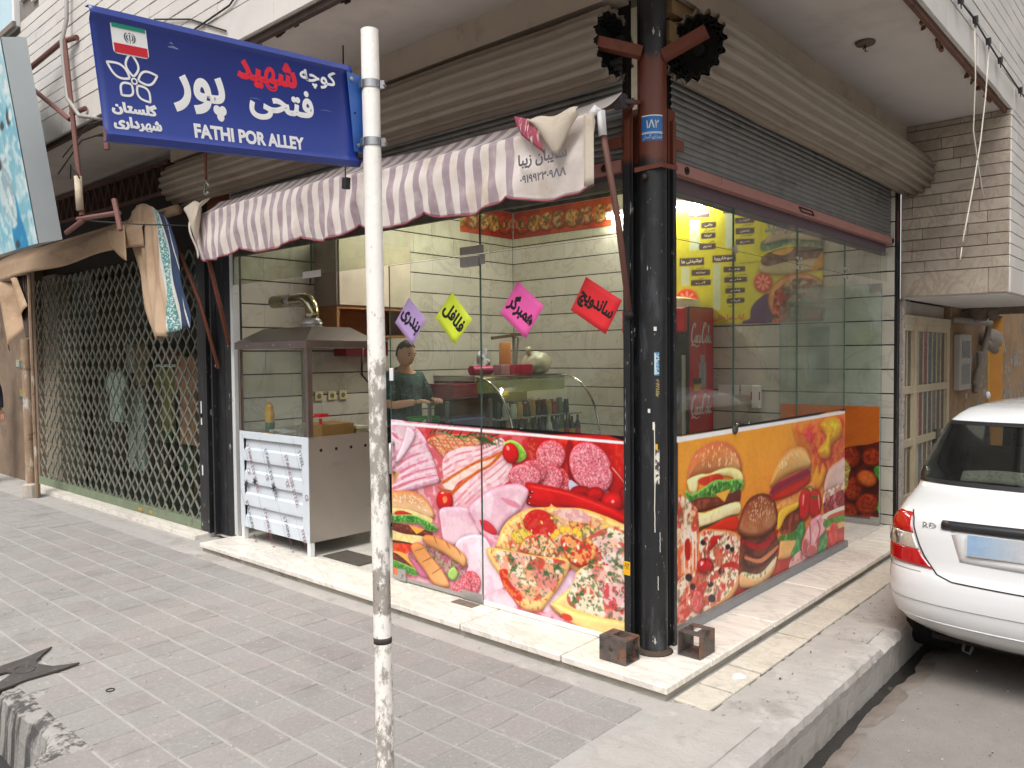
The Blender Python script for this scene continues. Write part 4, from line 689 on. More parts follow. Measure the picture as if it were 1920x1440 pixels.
('P',[(2411,481),(2617,494),(2851,506),(2853,421),(2618,417),(2396,391)],(238,226,216),None,0,[(40,0.55,(200,110,80),0.7)],None,1),
('P',[(2381,393),(2489,435),(2852,445),(2854,323),(2491,330),(2413,319)],(170,40,50),None,0,[(34,0.5,(226,170,170),0.7),(20,0.62,(70,20,30),0.7)],None,1),
('P',[(2397,322),(2854,323),(2855,287),(2429,282)],(240,236,226),None,0,None,None,1),
('P',[(2491,295),(2855,287),(2856,238),(2523,255)],(216,90,70),None,0,None,None,1),
('P',[(2413,273),(2855,250),(2856,201),(2461,207)],(110,160,70),None,0,[(30,0.52,(60,120,50),0.7)],None,1),
('P',[(2445,210),(2856,201),(2857,165),(2621,168)],(232,180,130),None,0,None,None,1),
('P',[(2694,117),(2677,79),(2644,53),(2601,44),(2558,53),(2523,79),(2502,116),(2500,157),(2516,194),(2549,220),(2590,231),(2634,222),(2670,197),(2692,159)],(206,40,40),(226,70,60),10,[(40,0.55,(232,100,80),0.6)],None,1),
('P',[(275,1071),(319,1064),(2832,1059),(2912,1059),(2912,1038),(2832,1037),(319,1035),(275,1036)],(246,244,250),None,0,None,None,0)]
PRINTS['F']=[
('P',[(-931,1074),(37,1102),(45,-36),(-928,-173)],(196,96,26),None,0,[(200,0.5,(206,108,32),0.6)],None,0),
('P',[(-930,571),(-493,617),(-314,658),(-141,698),(40,670),(45,-36),(-928,-173)],(90,24,14),None,0,[(60,0.5,(60,14,10),0.7)],None,1),
('P',[(-184,585),(-191,542),(-214,506),(-247,484),(-284,481),(-318,497),(-341,530),(-350,572),(-342,615),(-319,651),(-285,672),(-248,675),(-215,658),(-192,626)],(150,44,18),(92,20,10),26,[(30,0.5,(180,66,26),0.8),(16,0.64,(90,22,10),0.7)],None,1),
('P',[(-3,599),(-11,561),(-34,530),(-68,511),(-107,507),(-141,521),(-165,549),(-174,585),(-166,623),(-142,655),(-108,674),(-70,676),(-35,662),(-12,635)],(150,44,18),(92,20,10),26,[(30,0.5,(180,66,26),0.8),(16,0.64,(90,22,10),0.7)],None,1),
('P',[(-166,295),(-181,247),(-209,210),(-244,190),(-280,193),(-308,217),(-324,258),(-324,307),(-308,355),(-280,393),(-244,411),(-209,408),(-181,384),(-166,344)],(150,44,18),(92,20,10),26,[(30,0.5,(180,66,26),0.8),(16,0.64,(90,22,10),0.7)],None,1),
('P',[(-48,373),(-68,340),(-102,319),(-142,314),(-182,325),(-213,351),(-229,386),(-226,424),(-205,456),(-171,477),(-130,482),(-91,470),(-61,445),(-46,410)],(150,44,18),(92,20,10),26,[(30,0.5,(180,66,26),0.8),(16,0.64,(90,22,10),0.7)],None,1),
('P',[(-26,187),(-35,143),(-62,105),(-102,81),(-146,76),(-186,90),(-215,121),(-225,163),(-215,208),(-187,246),(-147,270),(-103,275),(-63,260),(-36,229)],(150,44,18),(92,20,10),26,[(30,0.5,(180,66,26),0.8),(16,0.64,(90,22,10),0.7)],None,1),
('P',[(-203,82),(-211,39),(-233,2),(-265,-21),(-301,-26),(-334,-11),(-357,20),(-365,62),(-357,106),(-335,143),(-302,166),(-266,170),(-234,155),(-211,124)],(150,44,18),(92,20,10),26,[(30,0.5,(180,66,26),0.8),(16,0.64,(90,22,10),0.7)],None,1),
('P',[(-32,35),(-42,4),(-71,-24),(-113,-43),(-160,-49),(-202,-42),(-232,-21),(-243,7),(-232,39),(-203,67),(-160,86),(-114,92),(-72,84),(-43,64)],(150,44,18),(92,20,10),26,[(30,0.5,(180,66,26),0.8),(16,0.64,(90,22,10),0.7)],None,1),
('P',[(-326,447),(-334,404),(-357,367),(-389,345),(-426,341),(-460,357),(-483,390),(-492,432),(-484,476),(-461,513),(-427,535),(-390,538),(-357,521),(-334,489)],(150,44,18),(92,20,10),26,[(30,0.5,(180,66,26),0.8),(16,0.64,(90,22,10),0.7)],None,1),
('P',[(-352,247),(-360,204),(-383,166),(-416,143),(-453,139),(-487,154),(-510,187),(-519,229),(-511,274),(-488,311),(-454,333),(-417,337),(-384,321),(-361,289)],(150,44,18),(92,20,10),26,[(30,0.5,(180,66,26),0.8),(16,0.64,(90,22,10),0.7)],None,1),
('P',[(-406,71),(-414,27),(-437,-11),(-471,-35),(-508,-40),(-542,-25),(-566,7),(-575,50),(-567,95),(-543,133),(-509,156),(-472,160),(-438,145),(-415,113)],(150,44,18),(92,20,10),26,[(30,0.5,(180,66,26),0.8),(16,0.64,(90,22,10),0.7)],None,1),
('P',[(-506,374),(-514,329),(-537,292),(-571,269),(-609,265),(-644,281),(-668,314),(-677,357),(-668,402),(-644,440),(-610,462),(-572,465),(-538,449),(-514,416)],(150,44,18),(92,20,10),26,[(30,0.5,(180,66,26),0.8),(16,0.64,(90,22,10),0.7)],None,1),
('P',[(-547,169),(-555,124),(-579,86),(-613,62),(-651,58),(-686,73),(-711,106),(-720,149),(-711,194),(-687,232),(-652,256),(-614,260),(-579,244),(-556,211)],(150,44,18),(92,20,10),26,[(30,0.5,(180,66,26),0.8),(16,0.64,(90,22,10),0.7)],None,1),
('P',[(-662,272),(-670,227),(-694,189),(-730,165),(-769,161),(-805,176),(-829,210),(-838,253),(-830,299),(-805,337),(-770,361),(-730,364),(-695,348),(-671,315)],(150,44,18),(92,20,10),26,[(30,0.5,(180,66,26),0.8),(16,0.64,(90,22,10),0.7)],None,1),
('P',[(-690,36),(-699,-10),(-723,-48),(-758,-73),(-798,-78),(-834,-63),(-859,-30),(-868,14),(-859,60),(-834,99),(-798,123),(-759,127),(-723,112),(-699,79)],(150,44,18),(92,20,10),26,[(30,0.5,(180,66,26),0.8),(16,0.64,(90,22,10),0.7)],None,1),
('P',[(-518,0),(-526,-39),(-549,-72),(-584,-93),(-622,-99),(-657,-87),(-681,-59),(-690,-23),(-681,16),(-657,50),(-623,71),(-584,76),(-550,63),(-526,36)],(150,44,18),(92,20,10),26,[(30,0.5,(180,66,26),0.8),(16,0.64,(90,22,10),0.7)],None,1),
('P',[(-54,365),(-75,341),(-107,330),(-143,333),(-177,350),(-201,377),(-211,410),(-204,441),(-182,465),(-150,476),(-114,472),(-80,455),(-57,428),(-47,396)],(196,90,34),(140,50,18),24,[(22,0.55,(214,120,50),0.7)],None,1),
('P',[(-347,544),(-313,553),(-272,480),(-285,423),(-298,309),(-346,262)],(196,180,90),None,0,[(22,0.5,(226,206,130),0.8),(16,0.6,(130,110,40),0.7)],None,1),
('P',[(-74,483),(-49,520),(3,517),(3,395),(-35,405)],(60,130,46),None,0,[(20,0.5,(110,180,80),0.8)],None,1),
('P',[(-46,171),(-8,271),(11,287),(12,110),(-33,118)],(50,116,40),None,0,[(20,0.5,(100,170,70),0.8)],None,1),
('P',[(-946,1047),(-1,1044),(37,1044),(37,1064),(-1,1064),(-946,1067)],(240,236,236),None,0,None,None,0)]
PRINTS['M']=[
('P',[(-3274,3339),(-525,2946),(-520,1719),(-3285,1800)],(206,196,34),None,0,[(500,0.5,(198,186,40),0.6)],None,0),
('P',[(-1903,2877),(-1783,2868),(-1783,2560),(-1903,2566)],(196,204,170),None,0,None,None,0),
('P',[(-1508,2926),(-1417,2918),(-1417,2549),(-1507,2553)],(196,204,170),None,0,None,None,0),
('P',[(-1998,2407),(-1903,2403),(-1904,2210),(-1998,2212)],(196,204,170),None,0,None,None,0),
('P',[(-1637,2408),(-1557,2405),(-1557,1950),(-1637,1950)],(196,204,170),None,0,None,None,0),
('P',[(-1917,2972),(-1674,2952),(-1674,2879),(-1917,2898)],(66,46,52),None,0,None,None,0),
('P',[(-1528,2973),(-1363,2959),(-1363,2885),(-1528,2899)],(66,46,52),None,0,None,None,0),
('P',[(-2016,2497),(-1738,2484),(-1738,2408),(-2016,2419)],(66,46,52),None,0,None,None,0),
('P',[(-1644,2492),(-1395,2481),(-1395,2413),(-1644,2423)],(66,46,52),None,0,None,None,0),
('P',[(-1769,2829),(-1750,2837),(-1621,2826),(-1608,2815),(-1608,2780),(-1624,2772),(-1753,2777),(-1769,2791)],(66,46,52),None,0,None,None,1),
('P',[(-1769,2721),(-1750,2729),(-1626,2720),(-1613,2709),(-1613,2675),(-1629,2667),(-1753,2670),(-1769,2684)],(66,46,52),None,0,None,None,1),
('P',[(-1792,2615),(-1773,2623),(-1624,2613),(-1610,2602),(-1610,2565),(-1626,2557),(-1776,2562),(-1792,2576)],(66,46,52),None,0,None,None,1),
('P',[(-1401,2830),(-1384,2837),(-1219,2821),(-1206,2810),(-1206,2779),(-1221,2771),(-1386,2781),(-1401,2795)],(66,46,52),None,0,None,None,1),
('P',[(-1395,2728),(-1377,2735),(-1218,2722),(-1206,2711),(-1206,2676),(-1221,2668),(-1380,2676),(-1395,2689)],(66,46,52),None,0,None,None,1),
('P',[(-1395,2620),(-1377,2628),(-1218,2616),(-1206,2605),(-1206,2575),(-1221,2567),(-1379,2573),(-1395,2587)],(66,46,52),None,0,None,None,1),
('P',[(-1878,2358),(-1859,2366),(-1685,2357),(-1672,2346),(-1672,2312),(-1688,2303),(-1862,2307),(-1878,2320)],(66,46,52),None,0,None,None,1),
('P',[(-1883,2255),(-1863,2263),(-1677,2255),(-1664,2244),(-1664,2211),(-1680,2202),(-1866,2205),(-1883,2218)],(66,46,52),None,0,None,None,1),
('P',[(-1523,2362),(-1505,2370),(-1312,2359),(-1299,2349),(-1299,2319),(-1314,2311),(-1507,2316),(-1523,2330)],(66,46,52),None,0,None,None,1),
('P',[(-1515,2257),(-1497,2265),(-1293,2255),(-1280,2244),(-1280,2216),(-1295,2207),(-1499,2212),(-1515,2225)],(66,46,52),None,0,None,None,1),
('P',[(-1505,2147),(-1486,2156),(-1314,2149),(-1301,2139),(-1301,2113),(-1317,2104),(-1489,2105),(-1505,2118)],(66,46,52),None,0,None,None,1),
('P',[(-1489,2047),(-1471,2056),(-1317,2052),(-1304,2042),(-1304,2015),(-1319,2007),(-1473,2005),(-1489,2018)],(66,46,52),None,0,None,None,1),
('P',[(-1023,2184),(-1032,2142),(-1057,2110),(-1094,2093),(-1136,2096),(-1173,2117),(-1199,2153),(-1209,2197),(-1200,2239),(-1173,2271),(-1136,2287),(-1095,2284),(-1058,2262),(-1032,2227)],(198,60,50),(214,90,76),14,None,None,1),
('P',[(-1093,2182),(-1047,2174),(-1047,2197),(-1093,2196)],(226,150,120),None,0,None,None,1),
('P',[(-1105,2168),(-1076,2129),(-1058,2143),(-1094,2177)],(226,150,120),None,0,None,None,1),
('P',[(-1122,2167),(-1127,2118),(-1103,2117),(-1108,2166)],(226,150,120),None,0,None,None,1),
('P',[(-1136,2180),(-1173,2151),(-1154,2134),(-1125,2170)],(226,150,120),None,0,None,None,1),
('P',[(-1137,2199),(-1184,2207),(-1184,2183),(-1137,2185)],(226,150,120),None,0,None,None,1),
('P',[(-1125,2212),(-1155,2252),(-1173,2238),(-1136,2203)],(226,150,120),None,0,None,None,1),
('P',[(-1108,2213),(-1103,2262),(-1128,2263),(-1123,2214)],(226,150,120),None,0,None,None,1),
('P',[(-1094,2200),(-1058,2229),(-1076,2246),(-1105,2211)],(226,150,120),None,0,None,None,1),
('P',[(-1804,2061),(-1817,2013),(-1852,1976),(-1903,1956),(-1961,1959),(-2013,1983),(-2050,2025),(-2063,2075),(-2049,2123),(-2013,2161),(-1961,2179),(-1903,2176),(-1852,2151),(-1816,2110)],(204,54,40),(220,84,60),14,None,None,1),
('P',[(-1907,2059),(-1840,2050),(-1840,2075),(-1907,2074)],(232,150,110),None,0,None,None,1),
('P',[(-1920,2044),(-1876,1997),(-1857,2014),(-1908,2054)],(232,150,110),None,0,None,None,1),
('P',[(-1940,2043),(-1946,1986),(-1918,1984),(-1924,2042)],(232,150,110),None,0,None,None,1),
('P',[(-1956,2057),(-2008,2022),(-1988,2003),(-1944,2045)],(232,150,110),None,0,None,None,1),
('P',[(-1957,2077),(-2025,2085),(-2025,2060),(-1957,2061)],(232,150,110),None,0,None,None,1),
('P',[(-1944,2091),(-1988,2139),(-2008,2122),(-1956,2081)],(232,150,110),None,0,None,None,1),
('P',[(-1923,2092),(-1918,2149),(-1946,2151),(-1940,2093)],(232,150,110),None,0,None,None,1),
('P',[(-1908,2079),(-1857,2113),(-1876,2132),(-1920,2090)],(232,150,110),None,0,None,None,1),
('P',[(-1318,1826),(-1248,1847),(-1236,1941),(-1174,2020),(-1052,2072),(-1027,1803),(-1298,1795)],(84,54,92),(70,40,78),10,None,None,1),
('P',[(-464,1982),(-492,1875),(-571,1792),(-689,1747),(-823,1751),(-947,1805),(-1034,1899),(-1066,2014),(-1035,2126),(-948,2211),(-825,2251),(-691,2241),(-573,2184),(-493,2091)],(190,130,70),(150,84,40),30,[(60,0.5,(206,160,100),0.6)],None,1),
('P',[(-482,1972),(-506,1879),(-575,1807),(-676,1768),(-791,1772),(-896,1819),(-970,1900),(-997,1999),(-971,2095),(-897,2169),(-792,2204),(-678,2196),(-576,2147),(-507,2067)],(150,96,70),None,0,[(50,0.5,(120,50,40),0.8),(40,0.58,(190,170,140),0.8),(30,0.63,(50,90,60),0.9)],None,1),
('P',[(-1003,2081),(-920,2099),(-884,1924),(-907,1799),(-1003,1802)],(190,50,30),None,0,[(26,0.5,(40,20,20),0.8),(30,0.6,(220,140,80),0.7)],None,1),
('P',[(-654,1981),(-659,1964),(-671,1950),(-689,1943),(-710,1944),(-728,1953),(-741,1968),(-745,1986),(-741,2003),(-728,2017),(-710,2024),(-690,2022),(-671,2014),(-659,1999)],(50,130,80),None,0,None,None,1),
('P',[(-575,1854),(-583,1835),(-605,1820),(-636,1813),(-671,1814),(-703,1824),(-725,1841),(-733,1861),(-725,1880),(-703,1895),(-672,1902),(-636,1900),(-605,1890),(-583,1874)],(150,50,40),None,0,[(20,0.5,(190,100,80),0.7)],None,1),
('P',[(-885,2039),(-889,2021),(-902,2008),(-921,2001),(-942,2002),(-961,2011),(-975,2026),(-979,2044),(-975,2062),(-962,2076),(-942,2083),(-921,2081),(-902,2072),(-889,2057)],(196,60,56),None,0,None,None,1),
('P',[(-1137,2288),(-1138,2358),(-980,2391),(-523,2383),(-522,2284),(-746,2257),(-944,2250)],(186,170,130),(160,130,90),16,None,None,1),
('P',[(-1138,2381),(-1101,2448),(-910,2499),(-523,2483),(-523,2383),(-862,2369),(-1064,2340)],(92,66,56),None,0,[(40,0.5,(130,100,80),0.8)],None,1),
('P',[(-1028,2464),(-886,2496),(-816,2484),(-909,2430)],(206,150,60),None,0,None,None,1),
('P',[(-656,2272),(-578,2400),(-523,2439),(-523,2372),(-600,2257)],(206,150,70),None,0,None,None,1),
('P',[(-1138,2498),(-1114,2589),(-863,2631),(-523,2527),(-523,2461),(-863,2517),(-1041,2488)],(110,130,96),None,0,[(40,0.5,(80,110,84),0.8),(30,0.6,(170,170,140),0.7)],None,1),
('P',[(-1101,2552),(-1029,2649),(-863,2688),(-635,2617),(-524,2549),(-523,2516),(-863,2574)],(176,166,140),(150,130,100),16,[(60,0.5,(190,150,110),0.6)],None,1),
('P',[(-536,2947),(-514,2944),(-509,1718),(-531,1719)],(196,196,190),None,0,None,None,0)]
# ================================================================== GROUND
M_road=mat('asphalt',(140,135,130),.92,var=.10,scale=5,bump=1.6,bscale=190,stain=[((122,114,108),1.3,.54,.2,.5),((172,165,156),60,.62,.05,.45),((84,78,74),90,.60,.05,.55),((128,112,98),2.2,.62,.12,.45)])
M_dirt=mat('street ground',(92,88,84),.95,var=.2,scale=1)
M_conc=mat('rough concrete',(172,167,162),.92,var=.12,scale=4,bump=1.6,bscale=60,stain=[((120,114,108),2.2,.55,.12,.6),((96,92,88),14,.62,.08,.6),((196,192,186),6,.6,.1,.5)])
M_kerbd=mat('stained kerb concrete',(158,154,150),.92,var=.16,scale=5,bump=1.8,bscale=50,stain=[((52,50,50),4,.47,.08,.85,(2.6,2.6,.12)),((110,106,102),14,.6,.08,.6)])
M_wet=mat('wet gutter',(46,44,42),.25,var=.3,scale=9,bump=1.0,bscale=70,stain=[((92,86,78),5,.6,.06,.7)])
M_mortar=mat('light mortar',(168,165,161),.95,var=.1,scale=12,stain=[((150,144,140),5,.55,.1,.6)],bump=1,bscale=120)
M_pg=mat('grey paver',(151,148,145),.88,var=.11,scale=55,rand=.05,bump=1.3,bscale=140,stain=[((128,125,122),2.4,.54,.16,.65),((180,178,175),34,.60,.05,.6),((84,80,78),22,.70,.03,.7)])
M_pp=mat('pinkish paver',(152,146,143),.88,var=.11,scale=55,rand=.05,bump=1.3,bscale=140,stain=[((128,124,121),2.4,.54,.16,.65),((180,176,174),34,.60,.05,.6),((84,80,78),22,.70,.03,.7)])
M_marb=mat('white marble slab',(226,220,210),.42,var=.05,scale=4,rand=.05,veins=((180,172,164),2.2,.05,.5,(1,2.5,1)),stain=[((190,182,170),3,.58,.14,.55),((120,112,100),16,.7,.04,.6)],bump=.3,bscale=40)
M_beige=mat('worn travertine strip',(200,192,178),.75,var=.08,scale=8,rand=.06,veins=((160,152,140),6,.04,.35),stain=[((150,144,136),4,.54,.12,.6)],bump=.9,bscale=80)

g=MB(); g.box(-90,90,-90,90,-.36,-.35); ground=struct('ground',g,M_dirt)
def wob(x,s): return math.sin(x*3.1+s)*.5+math.sin(x*7.7+s*2.3)*.3+math.sin(x*19.3+s*5.1)*.2
r=MB()
ny=90
def road_a(i,j):
    y=-6+16*j; e=.87+.03*wob(y*1.7,1)
    x=e+(9-e)*i**1.6
    return (x,y,-.272-.045*math.exp(-(x-e)/.09)+.006*wob(x*1.3+y,2))
r.grid(road_a,40,110)
r2=MB(); r2.grid(lambda i,j:(-60+110*i,-60+(60-2.36)*j if -60+110*i< -1.3 else -60+54*j,-.276),40,20)
road=struct('road',r,M_road,smooth=True)
road_b=MB(); road_b.box(-60,-1.5,-40,-2.82,-.35,-.275).box(-1.5,60,-40,-6,-.35,-.276)
struct('road',road_b,M_road)
gu=MB(); gu.grid(lambda i,j:(.78+.26*i,-6+16*j,-.325+.02*abs(i-.45)+.004*wob(i*9+j*40,4)),8,160)
struct('gutter',gu,M_wet,smooth=True)
M_wet2=mat('damp brown asphalt',(130,120,112),.6,var=.25,scale=7,bump=1.2,bscale=120,stain=[((92,84,78),5,.5,.14,.6)])
def damp(i,j):
    y=-3+9*j; w=.10+.025*wob(y*1.3,3)+.006*wob(y*9,1); x=.86+w*i; e=.87+.03*wob(y*1.7,1)
    return (x,y,-.272-.045*math.exp(-max(x-e,-.02)/.09)+.006*wob(x*1.3+y,2)+.004*(1-i**4))
dm=MB(); dm.grid(damp,10,260); struct('damp_edge',dm,M_wet2,smooth=True)
gb=MB(); gb.grid(lambda i,j:(-16+14.75*i,-2.84+.62*j,-.345+.012*wob(i*60,2)+.05*(abs(j-.5)*2)**3),160,8); struct('gutter',gb,M_wet,smooth=True)
# sidewalk body
sw=MB(); sw.box(-16,-1.28,-2.22,6.3,-.5,-.0742).box(-1.2799,.74,-6,3.9,-.5,-.0744)
sidewalk=struct('sidewalk',sw,M_mortar)
def sweep(path,prof,seed,amp):
    """kerb: profile (outward offset, z) swept along a ground path, edges knocked about"""
    rnd=random.Random(seed); mb=MB(); n=len(prof); P=[]
    for a,b in zip(path[:-1],path[1:]):
        a=Vector(a);b=Vector(b);k=max(1,int((b-a).length/.035)); P+=[a.lerp(b,i/k) for i in range(k)]
    P.append(Vector(path[-1])); chip=0
    for i,p in enumerate(P):
        d=(P[min(i+1,len(P)-1)]-P[max(i-1,0)]).normalized(); nrm=Vector((d.y,-d.x))
        if rnd.random()<.10: chip=rnd.random()**2*amp*2.2
        chip*=.82
        for k,(o,z) in enumerate(prof):
            w=0 if k in(0,) else amp*.25*(rnd.random()-.5)
            c=chip if k in (2,3) else 0
            q=p+nrm*(o+w-c); mb.v.append((q.x,q.y,z+(rnd.random()-.5)*amp*(.12 if k<2 else .3)-c*(.5 if k==2 else .2)))
    for i in range(len(P)-1):
        for k in range(n-1): mb.f.append((i*n+k,i*n+k+1,(i+1)*n+k+1,(i+1)*n+k))
    return mb
kb=sweep([(.82,-6),(.82,9)],[(-.36,-.074),(-.12,-.07),(-.03,-.072),(0.0,-.083),(.006,-.12),(-.004,-.165),(-.012,-.24),(-.02,-.36)],3,.024)
struct('kerb',kb,M_conc,smooth=False)
ka=sweep([(-16,-2.29),(-1.50,-2.29),(-1.38,-2.33),(-1.33,-2.42),(-1.31,-2.6),(-1.31,-6)],[(-.20,-.074),(-.06,-.071),(-.02,-.074),(0,-.09),(.01,-.18),(.02,-.30),(.03,-.42)],5,.03)
struct('kerb',ka,M_kerbd,smooth=False)
cp=MB(); cp.grid(lambda i,j:(-4.4+5.05*i,-.33-(.15+.05*wob(i*9,2)+.035*wob(i*31,5))*j,-.0695-.008*j*j),140,6)
struct('cement_strip',cp,M_conc)
cq=MB(); cq.grid(lambda i,j:(.30+.07*wob(j*23,3)+.03*wob(j*71,1)+(.42-.07*wob(j*23,3)-.03*wob(j*71,1))*i,-6+5.72*j,-.0665+.0025*wob(j*60,1)*i-.012*(1-i)**6),12,160)
struct('cement_strip',cq,M_conc)
# pavers
PX,PY=.190,.196
cells=[]
for i in range(-70,4):
    for j in range(-24,8):
        x=-.412+PX*i; y=-.739+PY*j
        if y>-.47 or x>.44 or (x<-1.33 and y<-2.12) or x<-11.5 or y<-5: continue
        k=in_view((x,y,-.07),1.15)
        cells.append((k if k else 99,x,y))
cells.sort()
thick=.024
far=MB(); rnd=random.Random(11)
for n,(k,x,y) in enumerate(cells):
    if k==99 and rnd.random()<0: continue
    h=-.070-thick/2+rnd.uniform(-.0016,.0016); rot=(rnd.uniform(-.008,.008),rnd.uniform(-.008,.008),rnd.uniform(-.006,.006))
    if n<300: piece('paver',sidewalk,(x,y,h),(PX-.005,PY-.011,thick),M_pp if rnd.random()<.36 else M_pg,rot,.004)
    else: far.box(x-PX/2+.003,x+PX/2-.003,y-PY/2+.005,y+PY/2-.005,-.09,h+thick/2)
fp=ob('paver',far,M_pg,sidewalk); fp['kind']='stuff'
# worn stone strip along the alley side
strip=MB(); strip.box(.33,.50,-.30,3.9,-.09,-.0735); strip=struct('stone_strip',strip,mat('dark strip bed',(104,98,90),.95))
y=-.30; rnd=random.Random(2)
while y<3.85:
    l=rnd.choice((.24,.30,.36)); piece('tile',strip,(.408+rnd.uniform(-.003,.003),y+l/2,-.066+rnd.uniform(-.003,.002)),(.176,l-.016,.016),M_beige,(rnd.uniform(-.01,.01),rnd.uniform(-.02,.02),0),.004); y+=l
# ================================================================== MARBLE STEP
step=thing('marble_step','pale marble doorstep wrapping the shop corner with slab joints','step')
rs=MB(); rs.box(-4.06,.285,-.31,0.0,-.09,-.036).box(0.0,.285,0,3.94,-.09,-.036); ob('riser',rs,mat('riser stone',(176,170,158),.8,var=.12,scale=14,stain=[((110,104,96),6,.55,.1,.6)]),step)
xs=[-4.06,-3.42,-2.66,-1.72,-1.02,-.30]
for a,b in zip(xs[:-1],xs[1:]): piece('slab',step,((a+b)/2,-.165+rnd.uniform(-.004,.004),-.018),(b-a-.010,.346,.036),M_marb,(0,0,0),.005)
piece('slab',step,(.005,-.13,-.018),(.603,.414,.036),M_marb,(0,0,.004),.005)
for a,b in zip([.08,.82,1.62,2.42,3.2],[.82,1.62,2.42,3.2,3.94]): piece('slab',step,(.155+rnd.uniform(-.003,.003),(a+b)/2+.001,-.0185),(.306,b-a-.010,.035),M_marb,(0,0,0),.005)
# ================================================================== UPPER BUILDING
bld=thing('corner_building','stone-clad upper storeys jutting out over the corner shop','building')
M_plast=mat('soffit plaster',(194,187,182),.9,var=.08,scale=1.6,stain=[((150,138,128),1.1,.55,.2,.6),((120,104,92),6,.68,.08,.4)],bump=.6,bscale=24)
M_back=mat('dark joint mortar',(128,122,116),.95,var=.1)
M_st=mat('pale cladding stone',(204,199,193),.6,var=.06,scale=3,rand=.05,stain=[((188,186,188),1.6,.52,.16,.6,(1,1,2)),((196,180,164),5,.62,.1,.5)],bump=.3,bscale=40)
M_st2=mat('brown veined cladding stone',(162,151,138),.6,var=.14,scale=7,rand=.16,veins=((128,110,94),2.2,.05,.45,(2.6,2.6,1.6)),stain=[((150,134,118),4,.55,.1,.6),((110,90,76),22,.66,.05,.6)],bump=.4,bscale=50)
up=MB(); up.box(-13,.872,-.852,6.2,3.452,7.2); ob('upper_wall',up,M_back,bld)
sf=MB(); sf.box(-13,.86,-.84,6.2,3.43,3.451); ob('soffit',sf,M_plast,bld)
bay=MB(); bay.box(.10,.872,3.966,6.2,1.992,3.429); ob('bay_wall',bay,M_back,bld)
bs=MB(); bs.box(.09,.868,3.962,6.19,1.972,1.9915); ob('bay_soffit',bs,mat('white painted soffit',(206,202,198),.8,var=.08,stain=[((150,146,140),3,.6,.12,.6)]),bld)
rnd=random.Random(21); cand=[]
def course(plane,a0,a1,z,h,lens,m,far):
    a=a0+rnd.uniform(-.4,0)
    while a<a1-.001:
        l=rnd.choice(lens); b0=max(a,a0); b1=min(a+l,a1)
        if a1-b1<.12: b1=a1; l=b1-a+.001
        if b1-b0<.09: b1=b0+.09; l=b1-a
        if b1-b0>.05: cand.append((plane,round(b0,2),round(b1,2),z,h,m))
        a+=l
z=3.43
hs=[.205]+[.092]*36
for h in hs:
    course('A',-13,.885,z,h,(.4,.5,.6,.8),M_st,0); course('B',-.85,6.2,z,h,(.4,.5,.6,.8),M_st,0); z+=h
z=1.98; k=0
while z<3.42:
    h=.205 if k==0 else min(.092,3.428-z)
    course('R',.09,.885,z,h,(.22,.34,.5) if k else (.8,),M_st2,0); course('B',3.966,6.2,z,h,(.4,.5,.6),M_st,0); z+=h; k+=1
nearl=[];rest=MB()
WIN=(-6.86,-6.30,4.64)
for c in cand:
    pl,a,b,z,h,m=c; mid=(a+b)/2
    if pl=='A' and mid> WIN[0]-.6 and a<WIN[1] and b>WIN[0] and z+h>WIN[2]: 
        continue
    p={'A':(mid,-.866,z+h/2),'B':(.886,mid,z+h/2),'R':(mid,3.952,z+h/2)}[pl]
    k=in_view(p,1.12); nearl.append((0 if k else 1,k or 99,c,p))
nearl.sort(key=lambda q:(q[0],q[1]))
for n,(vis,k,c,p) in enumerate(nearl):
    pl,a,b,z,h,m=c; l=b-a-.003; hh=h-.006; t=.026; pr=rnd.uniform(-.002,.002)
    if vis==0 and n<300:
        s={'A':(l,t,hh),'B':(t,l,hh),'R':(l,t,hh)}[pl]; o=pr
        q=(p[0]+(o if pl=='B' else 0),p[1]-(o if pl!='B' else 0),p[2]); piece('stone',bld,q,s,m,(0,0,0),.002)
    else:
        if pl=='B': rest.box(p[0]-t/2,p[0]+t/2,a+.0015,b-.0015,z+.003,z+h-.003)
        else: rest.box(a+.0015,b-.0015,p[1]-t/2,p[1]+t/2,z+.003,z+h-.003)
rs=ob('stone',rest,M_st,bld); rs['kind']='stuff'
# upper window at the left edge
M_wh=mat('white paint',(226,226,226),.5,var=.04)
wd=MB(); wd.box(WIN[0],WIN[1],-.852+.001,-.80,WIN[2],6.2); win=ob('window',wd,mat('window reveal',(200,196,190),.7),bld)
fr=MB(); fr.box(WIN[0],WIN[0]+.05,-.90,-.853,WIN[2],6.2).box(WIN[1]-.06,WIN[1],-.90,-.853,WIN[2],6.2).box(WIN[0]+.05,WIN[1]-.06,-.90,-.853,WIN[2],WIN[2]+.06); ob('frame',fr,M_wh,win)
pn=MB(); pn.box(WIN[0]+.05,WIN[1]-.06,-.88,-.87,WIN[2]+.06,6.2); ob('pane',pn,mat('pale blue window glass',(176,206,216),.1,var=.05,spec=.8),win)
sl_=MB(); sl_.box(WIN[0]-.05,WIN[1]+.05,-.93,-.9005,WIN[2]-.03,WIN[2]+.02); ob('sill',sl_,mat('brown sill',(120,110,100),.7),win)
